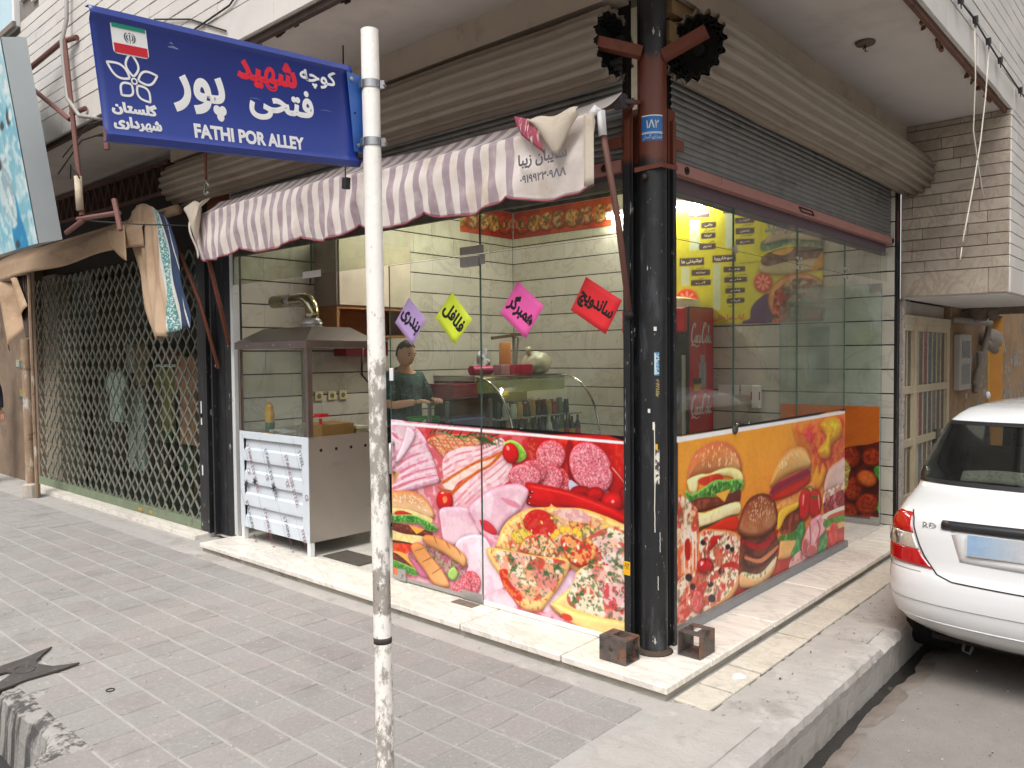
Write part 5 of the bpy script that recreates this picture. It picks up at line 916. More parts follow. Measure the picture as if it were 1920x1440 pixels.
# rusty edge trim with flaking plaster along the soffit edges
M_rust=mat('rusty steel',(104,70,56),.75,metal=.0,var=.25,scale=14,stain=[((60,44,38),10,.55,.1,.7),((150,104,80),25,.64,.06,.5)],bump=.8,bscale=90)
tr=MB(); tr.box(.842,.868,-.86,3.95,3.398,3.4295)
for i in range(26):
    y=rnd.uniform(-.6,3.9); s=rnd.uniform(.008,.03); tr.obox((.835-rnd.random()*.02,y,3.415-rnd.random()*.02),((1,.3,.2),(0,1,rnd.uniform(-1,1)),(0,.3,1)),(s*.4,s,s*.6))
ob('edge_trim',tr,M_rust,bld)
tr=MB(); tr.box(-9,.842,-.848,-.815,3.392,3.4295)
for i in range(30):
    x=rnd.uniform(-5,-1.0); s=rnd.uniform(.008,.028); tr.obox((x,-.81+rnd.random()*.02,3.415-rnd.random()*.02),((1,.3,.2),(0,1,rnd.uniform(-1,1)),(0,.3,1)),(s,s*.4,s*.6))
ob('edge_trim',tr,mat('dark rusty steel',(66,52,46),.8,var=.3,scale=14),bld)
bm_=MB(); bm_.box(-4.86,-.10,-.125,.0,3.262,3.4295).box(.10,.13,.10,3.95,3.27,3.4295); ob('plaster_beam',bm_,mat('stained plaster beam',(184,172,158),.9,var=.1,scale=3,stain=[((140,116,92),2,.56,.12,.6),((90,76,64),9,.66,.06,.5)],bump=.6,bscale=40),bld)
# wood blocking seen right of the column head
wb=MB(); wb.box(.04,.09,.10,.60,3.20,3.30).box(.045,.085,.08,.60,3.06,3.16); ob('blocking',wb,mat('ochre wood',(150,122,86),.8,var=.2,scale=10),bld)
# ceiling rose
cr=MB(); cr.lathe([(.0,-.0),(.055,.0),(.06,-.008),(.055,-.018),(.02,-.022),(0,-.022)],(.48,1.76,3.43),24); o=ob('junction_plate',cr,mat('brown bakelite',(96,82,72),.6,var=.2,scale=30),bld,smooth=True,auto=40)
cw=MB(); cw.tube([(.48,1.76,3.409),(.483,1.755,3.39),(.476,1.765,3.375),(.49,1.77,3.372)],.004,6).tube([(.48,1.76,3.409),(.468,1.76,3.385)],.004,6); ob('wire_stub',cw,mat('dark cable',(34,30,28),.7),bld)
# ================================================================== SHOP INTERIOR
M_tile=mat('beige marble tile',(203,199,188),.35,var=.07,scale=2.2,rand=.07,veins=((160,152,138),1.3,.025,.4),stain=[((182,172,152),1.3,.55,.16,.5)],bump=.0)
M_gap=mat('black groove',(22,20,18),.7)
fl=MB(); fl.box(-4.6,.0,.006,4.0,-.05,-.003); struct('shop_floor',fl,mat('pale floor tile',(206,202,194),.4,var=.08,scale=5,veins=((160,154,146),2.5,.04,.4),stain=[((120,114,106),6,.62,.1,.5)]))
ce=MB(); ce.box(-4.6,-.13,.14,4.1,3.31,3.40); struct('shop_ceiling',ce,mat('ceiling paint',(210,206,196),.8))
lw=MB(); lw.box(-4.46,-4.342,.12,4.0,0,3.31); lw=struct('interior_wall',lw,M_gap)
bw=MB(); bw.box(-4.342,.07,3.882,4.0,-.08,3.31); bw=struct('interior_wall',bw,M_gap)
for k in range(16):
    z0=.088+.2118*(k-1); 
    if z0+.2<0: continue
    z0c=max(z0,0); zc=(z0c+z0+.2118)/2; hh=z0+.2118-z0c-.011
    if hh<.03 or zc+hh/2>3.3: continue
    off=.3*(k%2)
    for i in range(-1,8):
        a=max(-4.33,-4.33+.6*i+off*.0+ (.21 if k%2 else 0)); b=min(.06,-4.33+.6*i+.6+(.21 if k%2 else 0))
        if b-a>.06: piece('tile',bw,((a+b)/2,3.876,zc),(round(b-a-.0015,3),.012,hh),M_tile,(0,0,0),.0015)
        a=max(.13,.13+.6*i+(.33 if k%2 else 0)); b=min(3.868,.13+.6*i+.6+(.33 if k%2 else 0))
        if b-a>.06: piece('tile',lw,(-4.336,(a+b)/2,zc),(.012,round(b-a-.0015,3),hh),M_tile,(0,0,0),.0015)
# ================================================================== CORNER COLUMN
def col_mat():
    m=mat('black column paint',(30,31,34),.42,var=.2,scale=9,bump=.5,bscale=60,stain=[((64,62,60),8,.62,.06,.6,(1,1,.5)),((70,72,78),16,.56,.08,.5,(1,1,.2)),((196,192,184),15,.655,.010,.9,(1.5,1.5,.4)),((176,170,160),60,.66,.02,.7,(1,1,.5)),((86,58,44),15,.72,.03,.7)])
    t=m.node_tree; b=t.nodes['Principled BSDF']; src=b.inputs['Base Color'].links[0].from_socket
    geo=t.nodes.new('ShaderNodeNewGeometry'); sp=t.nodes.new('ShaderNodeSeparateXYZ'); t.links.new(geo.outputs['Position'],sp.inputs[0])
    no=t.nodes.new('ShaderNodeTexNoise'); no.inputs['Scale'].default_value=7; no.inputs['Detail'].default_value=6; t.links.new(geo.outputs['Position'],no.inputs['Vector'])
    ad=t.nodes.new('ShaderNodeMath'); ad.operation='MULTIPLY_ADD'; ad.inputs[1].default_value=.12; t.links.new(no.outputs['Fac'],ad.inputs[0]); t.links.new(sp.outputs[2],ad.inputs[2])
    def st(a,b_):
        q=t.nodes.new('ShaderNodeMapRange'); q.inputs['From Min'].default_value=a; q.inputs['From Max'].default_value=b_; t.links.new(ad.outputs[0],q.inputs['Value']); return q.outputs[0]
    lo=st(2.50,2.54); hi=st(3.04,3.00)
    mu=t.nodes.new('ShaderNodeMath'); mu.operation='MULTIPLY'; t.links.new(lo,mu.inputs[0]); t.links.new(hi,mu.inputs[1])
    mx=t.nodes.new('ShaderNodeMix'); mx.data_type='RGBA'; t.links.new(mu.outputs[0],mx.inputs[0]); t.links.new(src,mx.inputs[6]); mx.inputs[7].default_value=lin((104,54,38))
    t.links.new(mx.outputs[2],b.inputs['Base Color']); return m
M_col=col_mat(); M_red=mat('red oxide primer',(112,60,44),.7,var=.2,scale=9,stain=[((70,44,36),9,.58,.08,.7),((140,96,76),24,.66,.05,.5)],bump=.5,bscale=80)
M_blk=M_col
CX,CY,CR=.023,.02,.0705
colm=thing('corner_column','black steel pipe column with rust red upper part at the shop corner','column',(CX,CY,0))
c=MB(); c.lathe([(CR,0.002),(CR,3.425)],(CX,CY,0),40); ob('pipe',c,M_col,colm,smooth=True,auto=40)
c=MB(); c.lathe([(.098,0),(.09,.006),(.08,.012),(.0725,.02)],(CX,CY,.001),24); ob('base_weld',c,mat('dirty base plate',(70,58,48),.9,var=.3,scale=30,bump=1.5,bscale=80),colm,smooth=True)
# shutter guide channels standing beside the pipe
def guide(side):
    g=MB(); z1=2.74
    if side=='A': g.box(-.112,-.106,-.045,.02,0.001,z1).box(-.106,-.052,-.045,-.041,0.001,z1).box(-.106,-.052,.016,.02,0.001,z1).box(-.090,-.062,-.062,-.0455,0.001,z1-.06)
    else: g.box(-.01,.055,.118,.124,.001,z1).box(.051,.055,.124,.185,.001,z1).box(-.01,-.006,.124,.185,.001,z1).box(.0555,.074,.135,.165,.001,z1-.06)
    return ob('shutter_guide',g,M_col,colm,bevel=.0015)
guide('A'); guide('B')
f_=MB(); f_.box(-.0515,-.030,.0,.035,.001,3.42).box(-.005,.03,.092,.1175,.001,3.42); ob('filler_plate',f_,M_blk,colm)
# welded arms carrying the shutter drums, lugs and strap
def sqtube(mb,p,q,w,t=.006):
    p=Vector(p);q=Vector(q);d=(q-p).normalized(); sd=d.cross(Vector((0,0,1))).normalized(); u=sd.cross(d)
    for s in(-1,1): mb.bar(p+u*s*(w/2-t/2),q+u*s*(w/2-t/2),w,t)
    for s in(-1,1): mb.bar(p+sd*s*(w/2-t/2),q+sd*s*(w/2-t/2),t,w-2*t)
    return mb
a=MB(); sqtube(a,(.0,-.045,2.985),(-.16,-.19,3.035),.052); ob('arm',a,M_red,colm)
a=MB(); sqtube(a,(.085,.02,2.965),(.29,.075,3.045),.052); ob('arm',a,M_red,colm)
a=MB(); a.box(-.20,-.112,-.052,-.046,2.545,2.60); ob('lug',a,M_red,colm)
a=MB(); a.box(.058,.064,.17,.26,2.545,2.60); ob('lug',a,M_red,colm)
a=MB(); a.bar((-.03,-.062,2.415),(.115,-.04,2.425),.004,.022).bar((.113,-.04,2.423),(.116,.1,2.43),.004,.022); ob('strap',a,M_red,colm)
a=MB(); a.tube([(-.07,-.055,2.735),(-.03,-.07,2.742),(.0,-.06,2.745)],.012,8).tube([(-.03,-.075,2.72),(-.02,-.09,2.76)],.006,6); ob('hook',a,M_red,colm)
a=MB(); a.lathe([(0.0,0),(.012,.0),(.012,.02),(0,.022)],(.03,-.052,2.375),10,(0,-1,0)); ob('weld_blob',a,mat('weld',(70,50,44),.6,var=.3,scale=60),colm,smooth=True)
# curved stickers on the pipe
def wrap(a0,a1,z0,z1,m,name,parent,off=.0012,na=10,jag=0):
    mb=MB(); rn=random.Random(int(z0*1000))
    def f(i,j):
        a=a0+(a1-a0)*i; r=CR+off; z=z0+(z1-z0)*j
        if jag: z+= (rn.random()-.5)*jag; a+=(rn.random()-.5)*jag*4
        return (CX+r*math.cos(a),CY+r*math.sin(a),z)
    mb.grid(f,na,6 if jag else 1); return ob(name,mb,m,parent,smooth=True)
FA=math.radians(-58)    # direction from the pipe towards the street corner
def wtext(s,ac,w,z0,z1,m,bold,parent,rot=0):
    """lettering bent round the pipe"""
    co,fs,_=text_mesh(s,bold); mb=MB()
    for a,b,c in co:
        if rot: a,b=1-b,a
        t=ac+(a-.5)*w/CR; r=CR+.0022
        mb.v.append((CX+r*math.cos(t),CY+r*math.sin(t),z0+(z1-z0)*b))
    mb.f=fs; return ob('lettering',mb,m,parent)
M_ink=mat('black ink',(24,22,24),.6,var=0); M_wink=mat('white ink',(232,232,230),.5,var=.03); M_blue=mat('plaque blue',(26,108,178),.4,var=.1,scale=20,stain=[((160,190,210),14,.68,.05,.6)])
pl=thing('number_plaque','blue municipal number plaque wrapped round the rust red part of the column','plaque',(CX,CY,2.6))
wrap(FA-.80,FA+.72,2.550,2.672,M_blue,'plate',pl); wrap(FA-.80,FA+.72,2.583,2.587,M_wink,'stripe',pl,.0020); wrap(FA-.80,FA+.72,2.590,2.592,M_wink,'stripe',pl,.0020); wrap(FA-.80,FA+.72,2.668,2.673,M_wink,'stripe',pl,.0020)
wtext('۱Λ۲',FA,.062,2.610,2.650,M_wink,.03,pl); wtext('شهرداری گلستان',FA,.098,2.555,2.580,M_wink,.02,pl)
st=thing('phone_sticker','small blue and white phone number sticker on the black column','sticker',(CX,CY,1.45))
wrap(FA+.06,FA+.42,1.400,1.515,mat('sticker blue',(60,130,170),.5,var=.1,scale=60),'sheet',st); wtext('۲۶۶۹۸',FA+.30,.016,1.405,1.51,M_wink,.03,st,1); wrap(FA+.08,FA+.20,1.405,1.51,mat('sticker white',(196,204,206),.5,var=.1,scale=80),'panel',st,.0018)
st=thing('phone_sticker','yellow lettered phone number sticker below the blue one on the column','sticker',(CX,CY,1.35))
wrap(FA+.08,FA+.42,1.290,1.385,mat('sticker dark',(40,38,36),.5),'sheet',st); wtext('۰۹۱۲۸۸۸۰۶',FA+.30,.018,1.293,1.382,mat('yellow ink',(206,190,120),.5),.03,st,1)
st=thing('torn_paper_patch','torn remains of white paper glued on the middle of the black column','paper',(CX,CY,.95))
wrap(FA+.10,FA+.42,.86,1.03,mat('torn paper',(205,200,188),.8,var=.1,scale=40,stain=[((40,40,42),30,.48,.06,.95)]),'scrap',st,.0016,8,.01)
wrap(FA+.12,FA+.30,1.028,1.06,mat('sticker yellow',(206,160,40),.6),'scrap',st,.0014,5,.004)
st=thing('paint_drip','long white paint drip running down the black column','paint mark',(CX,CY,1.0))
d=MB()
for (da,z0,z1,w) in ((.02,1.13,1.17,.010),(.08,.62,1.16,.004),(.45,.52,.62,.003),(-.3,1.215,1.235,.012),(.14,1.62,1.64,.014),(.3,.33,.40,.003)):
    d.grid(lambda i,j:(CX+(CR+.0013)*math.cos(FA+da+(i-.5)*w/CR+.02*wob(j*6,z0)),CY+(CR+.0013)*math.sin(FA+da+(i-.5)*w/CR+.02*wob(j*6,z0)),z0+(z1-z0)*j),2,14)
ob('drip',d,mat('old white paint',(214,210,200),.6,var=.1,scale=40),st)
d=MB()
for (z0,z1) in ((1.03,1.33),(.80,.95)):
    d.grid(lambda i,j:(-.1005+.006*i+.004*wob(j*9,z0),-.0458,z0+(z1-z0)*j) ,1,16)
ob('drip',d,MATS['old white paint'],st)
yl=MB(); yl.box(-.1055,-.064,-.0632,-.0625,.385,.455); yo=ob('price_label',yl,mat('yellow label',(226,170,30),.5,var=.05)); tag(yo,'small yellow label near the foot of the left shutter guide','label')
text(yo,'۰۹۱۲',(-.1055,-.0633,.385),(1,0,0),(0,0,1),(.006,.036,.03,.062),M_ink,.01)
# square floor brackets for the shutter bolts
M_brk=mat('raw steel bracket',(96,88,84),.5,metal=.3,var=.35,scale=16,stain=[((136,92,66),12,.52,.08,.75),((44,40,38),20,.54,.06,.8),((190,180,168),30,.68,.03,.6)],bump=1.2,bscale=50)
def bracket(lbl,loc,rz):
    t=thing('floor_bracket',lbl,'bracket',loc,rz,'steel brackets at the foot of the column')
    b=MB(); L,w,h,th=.155,.125,.122,.007
    b.box(-L/2,L/2,-w/2,-w/2+th,0.001,h).box(-L/2,L/2,w/2-th,w/2,0.001,h).box(-L/2,L/2,-w/2+th,w/2-th,.001,th)
    b.box(-L/2,L/2,-w/2+th,-w/2+.045,h-th,h).box(-L/2,-L/2+.05,-w/2+.045,w/2-th,h-th,h).box(L/2-.035,L/2,-w/2+.045,w/2-th,h-th,h)
    m=MB(); m.v=[tuple(Matrix.Rotation(rz,4,'Z')@Vector(v)+Vector(loc)) for v in b.v]; m.f=b.f; ob('square_tube',m,M_brk,t,bevel=.002)
bracket('rusty square steel bracket on the step left of the column',(-.045,-.19,0),0)
bracket('rusty square steel bracket on the step right of the column',(.205,.125,0),PI/2)
# ================================================================== ROLLER SHUTTERS
M_slat=mat('grey galvanised slat',(134,134,132),.5,metal=.55,var=.16,scale=7,stain=[((84,82,80),3,.55,.12,.7,(1,1,3)),((60,58,56),16,.64,.06,.5)])
M_cas=mat('dusty drum casing',(140,129,116),.75,var=.08,scale=5,stain=[((110,90,72),2.4,.56,.14,.6),((70,58,48),9,.66,.06,.6)])
M_dk=mat('near black steel',(20,19,18),.8,var=.3,scale=20)  # near-black tone for fittings, vent holes and the drum's open end
M_bar=mat('dull pink shutter bar',(158,112,104),.6,var=.12,scale=8,stain=[((90,60,54),14,.64,.05,.7)])
def slat_mesh(L,axis):
    n=6; mb=MB(); pr=[(.0,0),(.006,.004),(.010,.012),(.010,.022),(.006,.030),(.0,.034)]
    for e in (0,L):
        for o,z in pr: mb.v.append((e,-o,z) if axis=='x' else (o,e,z))
    for i in range(n-1): mb.f.append((i,i+1,n+i+1,n+i))
    return mesh_of('slat',mb,M_slat,True)
def shutter(side,lbl):
    A=side=='A'; t=thing('roller_shutter',lbl,'roller shutter',(-2.4,0,2.44) if A else (0,2.0,2.44),0,'raised roller shutters over the shop windows')
    L=3.90 if A else 3.76; x0=-4.03 if A else .19; me=slat_mesh(L,'x' if A else 'y')
    base=Vector((x0,-.008,2.495)) if A else Vector((.022,x0,2.495)); inv=world_of(t).inverted()
    for k in range(15): link('slat',me,t,inv@(base+Vector((0,0,.0345*k))))
    b=MB()
    if A: b.box(x0,x0+L,-.03,.012,2.432,2.492)
    else: b.box(.0,.05,x0,x0+L,2.432,2.492)
    ob('bottom_bar',b,M_bar,t,bevel=.003)
    for q in ((.12,),(L-.1,)):
        k=MB()
        if A: k.lathe([(0,0),(.02,0),(.02,.008),(.008,.008),(.008,.001)],(x0+q[0],-.03,2.462),12,(0,-1,0))
        else: k.lathe([(0,0),(.02,0),(.02,.008),(.008,.008),(.008,.001)],(.05,x0+q[0],2.462),12,(1,0,0))
        ob('bolt_eye',k,mat('dark iron',(52,46,44),.5,metal=.5),t)
    if not A:
        h=MB(); h.bar((.054,1.80,2.475),(.054,2.02,2.475),.006,.006).bar((.054,1.84,2.45),(.054,2.06,2.45),.006,.006).bar((.054,1.80,2.475),(.054,1.84,2.45),.006,.006).bar((.054,2.02,2.475),(.054,2.06,2.45),.006,.006); ob('pull_handle',h,M_dk,t)
    # corrugated drum casing, open at the column end
    R=.168; cz=3.055 if A else 3.02; off=-.075 if A else .185
    a0,a1=(-4.83,-.135) if A else (.145,3.945)
    na=204; prof=[]
    for i in range(na+1):
        th=2*PI*i/na; w_=math.cos(17*th); rr=R+.013*math.copysign(abs(w_)**.7,w_); prof.append((rr*math.cos(th),rr*math.sin(th)))
    dr=MB(); rn=random.Random(4)
    def pt(s,o,z): return (s,off+o,cz+z) if A else (off+o,s,cz+z)
    S=[a0,a0+.4,a0+1.3,(a0+a1)/2,a1-1.0,a1-.3,a1] if A else [a0,a0+.3,a0+1.0,(a0+a1)/2,a1-.8,a1]
    for k,s in enumerate(S):
        sag=.006*math.sin(k*2.1)
        for o,z in prof:
            e=s
            if (A and k==len(S)-1) or (not A and k==0): e=s+(rn.random()-.5)*.012
            dr.v.append(pt(e,o,z+sag))
    n=na+1
    for k in range(len(S)-1):
        for i in range(na): dr.f.append((k*n+i,k*n+i+1,(k+1)*n+i+1,(k+1)*n+i))
    ob('drum_casing',dr,M_cas,t,smooth=True,solid=.004)
    # rolled curtain inside the open end (zigzag rings) and the dark hub
    se=a1 if A else a0; sg=1 if A else -1
    rg=MB()
    for q,(r0,dd) in enumerate(((.146,.012),(.130,.03),(.113,.05))):
        for i in range(na+1):
            th=2*PI*i/na; rr=r0+.010*math.cos(17*th+q); rg.v+= [pt(se+sg*(.006-dd),rr*math.cos(th),rr*math.sin(th)),pt(se-sg*.5,rr*math.cos(th),rr*math.sin(th))]
        o=q*2*(na+1)
        for i in range(na): rg.f.append((o+2*i,o+2*i+2,o+2*i+3,o+2*i+1))
    ob('rolled_curtain',rg,M_dk,t,solid=.004)
    hb=MB(); hb.lathe([(.0,0),(.12,0),(.12,.02),(0,.02)],pt(se-sg*.09,0,0),24,(1,0,0) if A else (0,1,0)).lathe([(.0,0),(.03,0),(.03,.14),(0,.14)],pt(se-sg*(.09 if A else .05),0,0),12,(1,0,0) if A else (0,1,0)); ob('hub',hb,M_dk,t)
    fe=MB(); s2=a0 if A else a1
    fe.lathe([(0,0),(.16,0),(.16,.01),(0,.01)],pt(s2,0,0),30,(1,0,0) if A else (0,-1,0)); ob('end_cap',fe,M_cas,t)
    return t
shutter('A','raised grey roller shutter with drum above the striped awning'); shutter('B','raised grey roller shutter with drum above the alley side windows')
# dark housing behind the curtains
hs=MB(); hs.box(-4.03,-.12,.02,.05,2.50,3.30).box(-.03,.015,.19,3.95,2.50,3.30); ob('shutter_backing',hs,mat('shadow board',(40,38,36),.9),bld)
lb=MB(); lb.box(-4.03,-.12,.013,.05,2.36,2.4985).box(-.05,-.012,.19,3.95,2.345,2.4985); ob('lintel',lb,mat('purple grey lintel',(104,88,96),.6,var=.1),bld)
# left black jamb column and right dark post
t=thing('jamb_column','wide black steel jamb between the grille shop and the snack shop','column',(-4.3,0,0))
j=MB(); j.box(-4.46,-4.22,.0,.12,-.03,3.25); ob('flat_face',j,M_blk,t,bevel=.003)
j=MB(); j.box(-4.47,-4.44,-.05,-.001,-.03,2.7).box(-4.37,-4.345,-.045,-.001,-.03,2.7); ob('shutter_guide',j,M_blk,t,bevel=.002)
j=MB(); j.box(-4.2195,-4.085,.004,.1,-.03,3.25); ob('inner_face',j,M_blk,t,bevel=.003)
j=MB(); j.box(-4.083,-4.035,-.01,.05,.0,2.45); ob('white_trim',j,mat('grey white trim',(196,198,198),.5,var=.06,stain=[((120,118,116),9,.62,.08,.6)]),t,bevel=.002)
t=thing('end_post','slim dark steel post at the far end of the alley side window','post',(.04,3.99,0))
j=MB(); j.box(.0,.075,3.93,3.96,-.03,3.0); ob('upright',j,M_blk,t,bevel=.002)
j=MB(); j.box(.05,.078,3.90,3.9295,.0,2.72); ob('shutter_guide',j,M_blk,t,bevel=.002)
# ================================================================== GLASS FRONT
M_gl=glass('shop glass',(247,250,247),1.5,.9,dirt_glare=.05); M_gld=glass('dusty transom glass',(238,242,232),1.5,.9,dirt_glare=.14); M_edge=mat('green glass edge',(84,112,104),.2,var=0); M_ss=mat('brushed steel fitting',(172,170,168),.38,metal=.55,var=.1,scale=40)
def pane(name,lbl,x0,x1,z0,z1,plane,m,group,y=0):
    mb=MB()
    if plane=='A': mb.box(x0,x1,y-.005,y+.005,z0,z1)
    else: mb.box(y-.005,y+.005,x0,x1,z0,z1)
    o=ob(name,mb,m,group)
    if group is None: tag(o,lbl,'glass pane')
    elif lbl: o['label']=lbl
    e=MB()
    for s in (x0,x1):
        a=s-.0012 if s==x0 else s+.0002
        if plane=='A': e.box(a,a+.001,y-.005,y+.005,z0,z1)
        else: e.box(y-.005,y+.005,a,a+.001,z0,z1)
    if plane=='A': e.box(x0,x1,y-.005,y+.005,z1+.0002,z1+.0012)
    else: e.box(y-.005,y+.005,x0,x1,z1+.0002,z1+.0012)
    ob('polished_edge',e,M_edge,o); return o
GA=thing('glass_shopfront','frameless glass shopfront facing the main pavement under the striped awning','shopfront'); GB=thing('glass_shopfront','frameless glass shopfront facing the alley right of the black column','shopfront')
door=pane('glass_door','frameless glass door with pull handle and ham poster beside the white pole',-2.0,-1.158,.012,2.112,'A',M_gl,None); door['category']='glass door'
pane_a=pane('glass_pane',None,-1.152,-.10,.012,2.112,'A',M_gl,GA)
pane('glass_pane',None,-4.03,-2.905,2.120,2.40,'A',M_gld,GA); pane('glass_pane',None,-2.899,-1.158,2.120,2.40,'A',M_gld,GA); pane('glass_pane',None,-1.152,-.10,2.120,2.40,'A',M_gld,GA)
for a,b in ((.185,.947),(.953,1.900),(1.906,2.824)): pane('glass_pane',None,a,b,.075,2.112,'B',M_gl,GB)
for a,b in ((.185,.947),(.953,1.900),(1.906,2.824),(2.830,3.90)): pane('glass_pane',None,a,b,2.120,2.36,'B',M_gl,GB)
adoor=pane('glass_door','open glass door on the alley side with the falafel poster',-.92,-.02,.012,2.10,'A',glass('green door glass',(242,248,245),1.5,1.0,dirt_glare=.5,dcol=(200,210,205)),None,y=3.80); adoor['category']='glass door'  # pale diffuse mix paints a bright building's reflection into the door glass
def boxpart(nm,parent,m,*b,bev=.002):
    q=MB()
    for k in b: q.box(*k)
    return ob(nm,q,m,parent,bevel=bev)
boxpart('patch_hinge',door,M_ss,(-1.315,-1.158,-.013,-.0055,2.045,2.105),(-1.315,-1.158,.0055,.013,2.045,2.105)); boxpart('patch_hinge',door,M_ss,(-1.33,-1.150,-.013,-.0055,.006,.062),(-1.33,-1.150,.0055,.013,.006,.062))
boxpart('bottom_rail',door,M_ss,(-2.0,-1.331,-.009,-.0055,.012,.038)); boxpart('lock_case',door,M_ss,(-1.935,-1.855,-.02,-.0055,.012,.088))
k=MB(); k.lathe([(0,0),(.014,0),(.014,.012),(0,.012)],(-1.893,-.02,.052),14,(0,-1,0)); ob('lock_cylinder',k,M_ss,door)
k=MB(); k.tube([(-1.975,-.006,.73),(-1.955,-.05,.735),(-1.95,-.055,.80),(-1.95,-.055,.86),(-1.955,-.05,.925),(-1.975,-.006,.93)],.012,10); ob('pull_handle',k,M_ss,door,smooth=True)
boxpart('white_latch',door,M_wh,(-2.0,-1.962,-.014,-.006,1.345,1.43),bev=.01)
t=GA; boxpart('base_channel',t,mat('white base channel',(226,226,224),.5),(-1.146,-.115,-.012,-.0055,.002,.03),(-1.146,-.115,.0055,.014,.002,.03))
ft=thing('transom_clip','brushed steel clips joining transom glass above the door hinge','clip',(-1.15,0,2.12)); boxpart('clip',ft,M_ss,(-1.315,-1.115,-.014,-.0055,2.116,2.165),(-1.149,-1.105,-.014,-.0055,2.05,2.112))
ft=thing('transom_clip','white taped steel clip joining transom glass above the grill cart','clip',(-2.9,0,2.12)); boxpart('clip',ft,M_wh,(-3.0,-2.77,-.012,-.0055,2.10,2.15)); boxpart('pin',ft,M_dk,(-2.912,-2.892,-.012,-.0055,2.04,2.095))
rail=MB(); rail.box(-.02,.03,.19,2.85,.001,.05); o=ob('floor_channel',rail,mat('grey aluminium channel',(140,142,146),.45,metal=.4,var=.08,stain=[((100,98,96),7,.6,.1,.5)]),bevel=.003); tag(o,'grey aluminium channel under the burger poster glass','rail')
for y in (.95,1.903,2.827):
    ft=thing('glass_clamp','round steel glass clamp on the alley transom joint '+{.95:'nearest the column',1.903:'in the middle',2.827:'by the open door'}[y],'clamp',(0,y,2.116),0,'steel clamps on the alley glass joints')
    k=MB(); r_=.024 if y<1 else .012
    for dy,dz in (((0,0),) if y<1 else ((.03,.03),(-.03,.03),(.03,-.03),(-.03,-.03))): k.lathe([(0,0),(r_,0),(r_,.012),(r_*.6,.016),(0,.016)],(.0055,y+dy,2.116+dz),14,(1,0,0))
    ob('disc',k,M_ss,ft,smooth=True,auto=30)
k=MB(); k.lathe([(0,0),(.028,0),(.028,.012),(.016,.02),(0,.02)],(.0055,.95,1.055),16,(1,0,0)); o=ob('glass_clamp',k,mat('dull steel clamp',(100,98,94),.4,metal=.8),smooth=True,auto=30); tag(o,'round steel clamp on the white top edge of the burger poster','clamp','steel clamps on the alley glass joints')
boxpart('pivot_patch',adoor,M_ss,(-.10,-.02,3.785,3.7945,.008,.07),(-.12,-.02,3.785,3.7945,2.03,2.10)); boxpart('bottom_patch',adoor,M_ss,(-.38,-.02,3.782,3.7945,.0,.045))
# ================================================================== POSTERS (flat prints behind/on the glass)
MP=print_mat('printed vinyl',.32,.45); MPM=print_mat('printed wall banner',.5,.3)
cA=Canvas(-2.0,-.10,.03,1.085,.0036,1).run(PRINTS['A'])
pA=cA.sheet('food_poster',lambda u,v:(u,-.0066+0*u,v),MP,None,(-1.998,-1.158)); tag(pA,'cold cuts and sandwich poster on the lower half of the glass door','poster')
pB=cA.sheet('food_poster',lambda u,v:(u,-.0066+0*u,v),MP,None,(-1.1505,-.10)); tag(pB,'salami and pizza poster on the pane left of the black column','poster')
cB=Canvas(.186,2.83,.055,1.075,.0045,2).run(PRINTS['B']); cB.c=np.clip(cB.c*1.10,0,.98)
pC=cB.sheet('food_poster',lambda u,v:(.0068+0*u,u,v),MP,None); tag(pC,'orange burger poster along the alley side glass','poster')
cF=Canvas(-.91,-.03,.06,1.035,.005,3).run(PRINTS['F'])
pF=cF.sheet('food_poster',lambda u,v:(u,3.7935+0*u,v),MP,None); tag(pF,'orange falafel poster on the open alley door','poster')
cM=Canvas(-2.5,-.545,1.80,3.05,.006,4).run(PRINTS['M']); cM.c=np.clip(cM.c*1.12,0,.98)
pM=cM.sheet('menu_board',lambda u,v:(u,3.862+0*u,v),MPM,None); tag(pM,'yellow menu board with burger and pizza on the back wall','menu board')
D_=M_ink
M_cr=mat('menu cream ink',(232,222,200),.6)
def mtxt(L,m,bold,pu,pv):
    for s,a,b,c,d in L: du,dv=(b-a)*pu,(d-c)*pv; text(pM,s,(0,3.861,0),(1,0,0),(0,0,1),(a+du,b-du,c+dv,d-dv),m,bold)
mtxt((('ساندویچ ها',-1.917,-1.674,2.905,2.952),('نوشیدنی ها',-2.016,-1.738,2.427,2.484),('سوخاریها',-1.644,-1.395,2.430,2.481)),M_cr,.03,.08,.08)
mtxt((('رانی',-1.769,-1.608,2.786,2.82),('کوکا',-1.769,-1.613,2.679,2.714),('بندری',-1.792,-1.61,2.571,2.606),('سیب',-1.401,-1.206,2.79,2.815),('زیتون',-1.395,-1.206,2.685,2.715),('مرغ',-1.395,-1.206,2.582,2.61),('نوشابه',-1.878,-1.672,2.315,2.351),('آب',-1.883,-1.664,2.213,2.249),('ویزه',-1.523,-1.299,2.325,2.353),('فارچ',-1.515,-1.28,2.22,2.249),('پنیر',-1.505,-1.301,2.113,2.144),('فیله',-1.489,-1.304,2.013,2.046)),M_cr,.02,.24,.12)
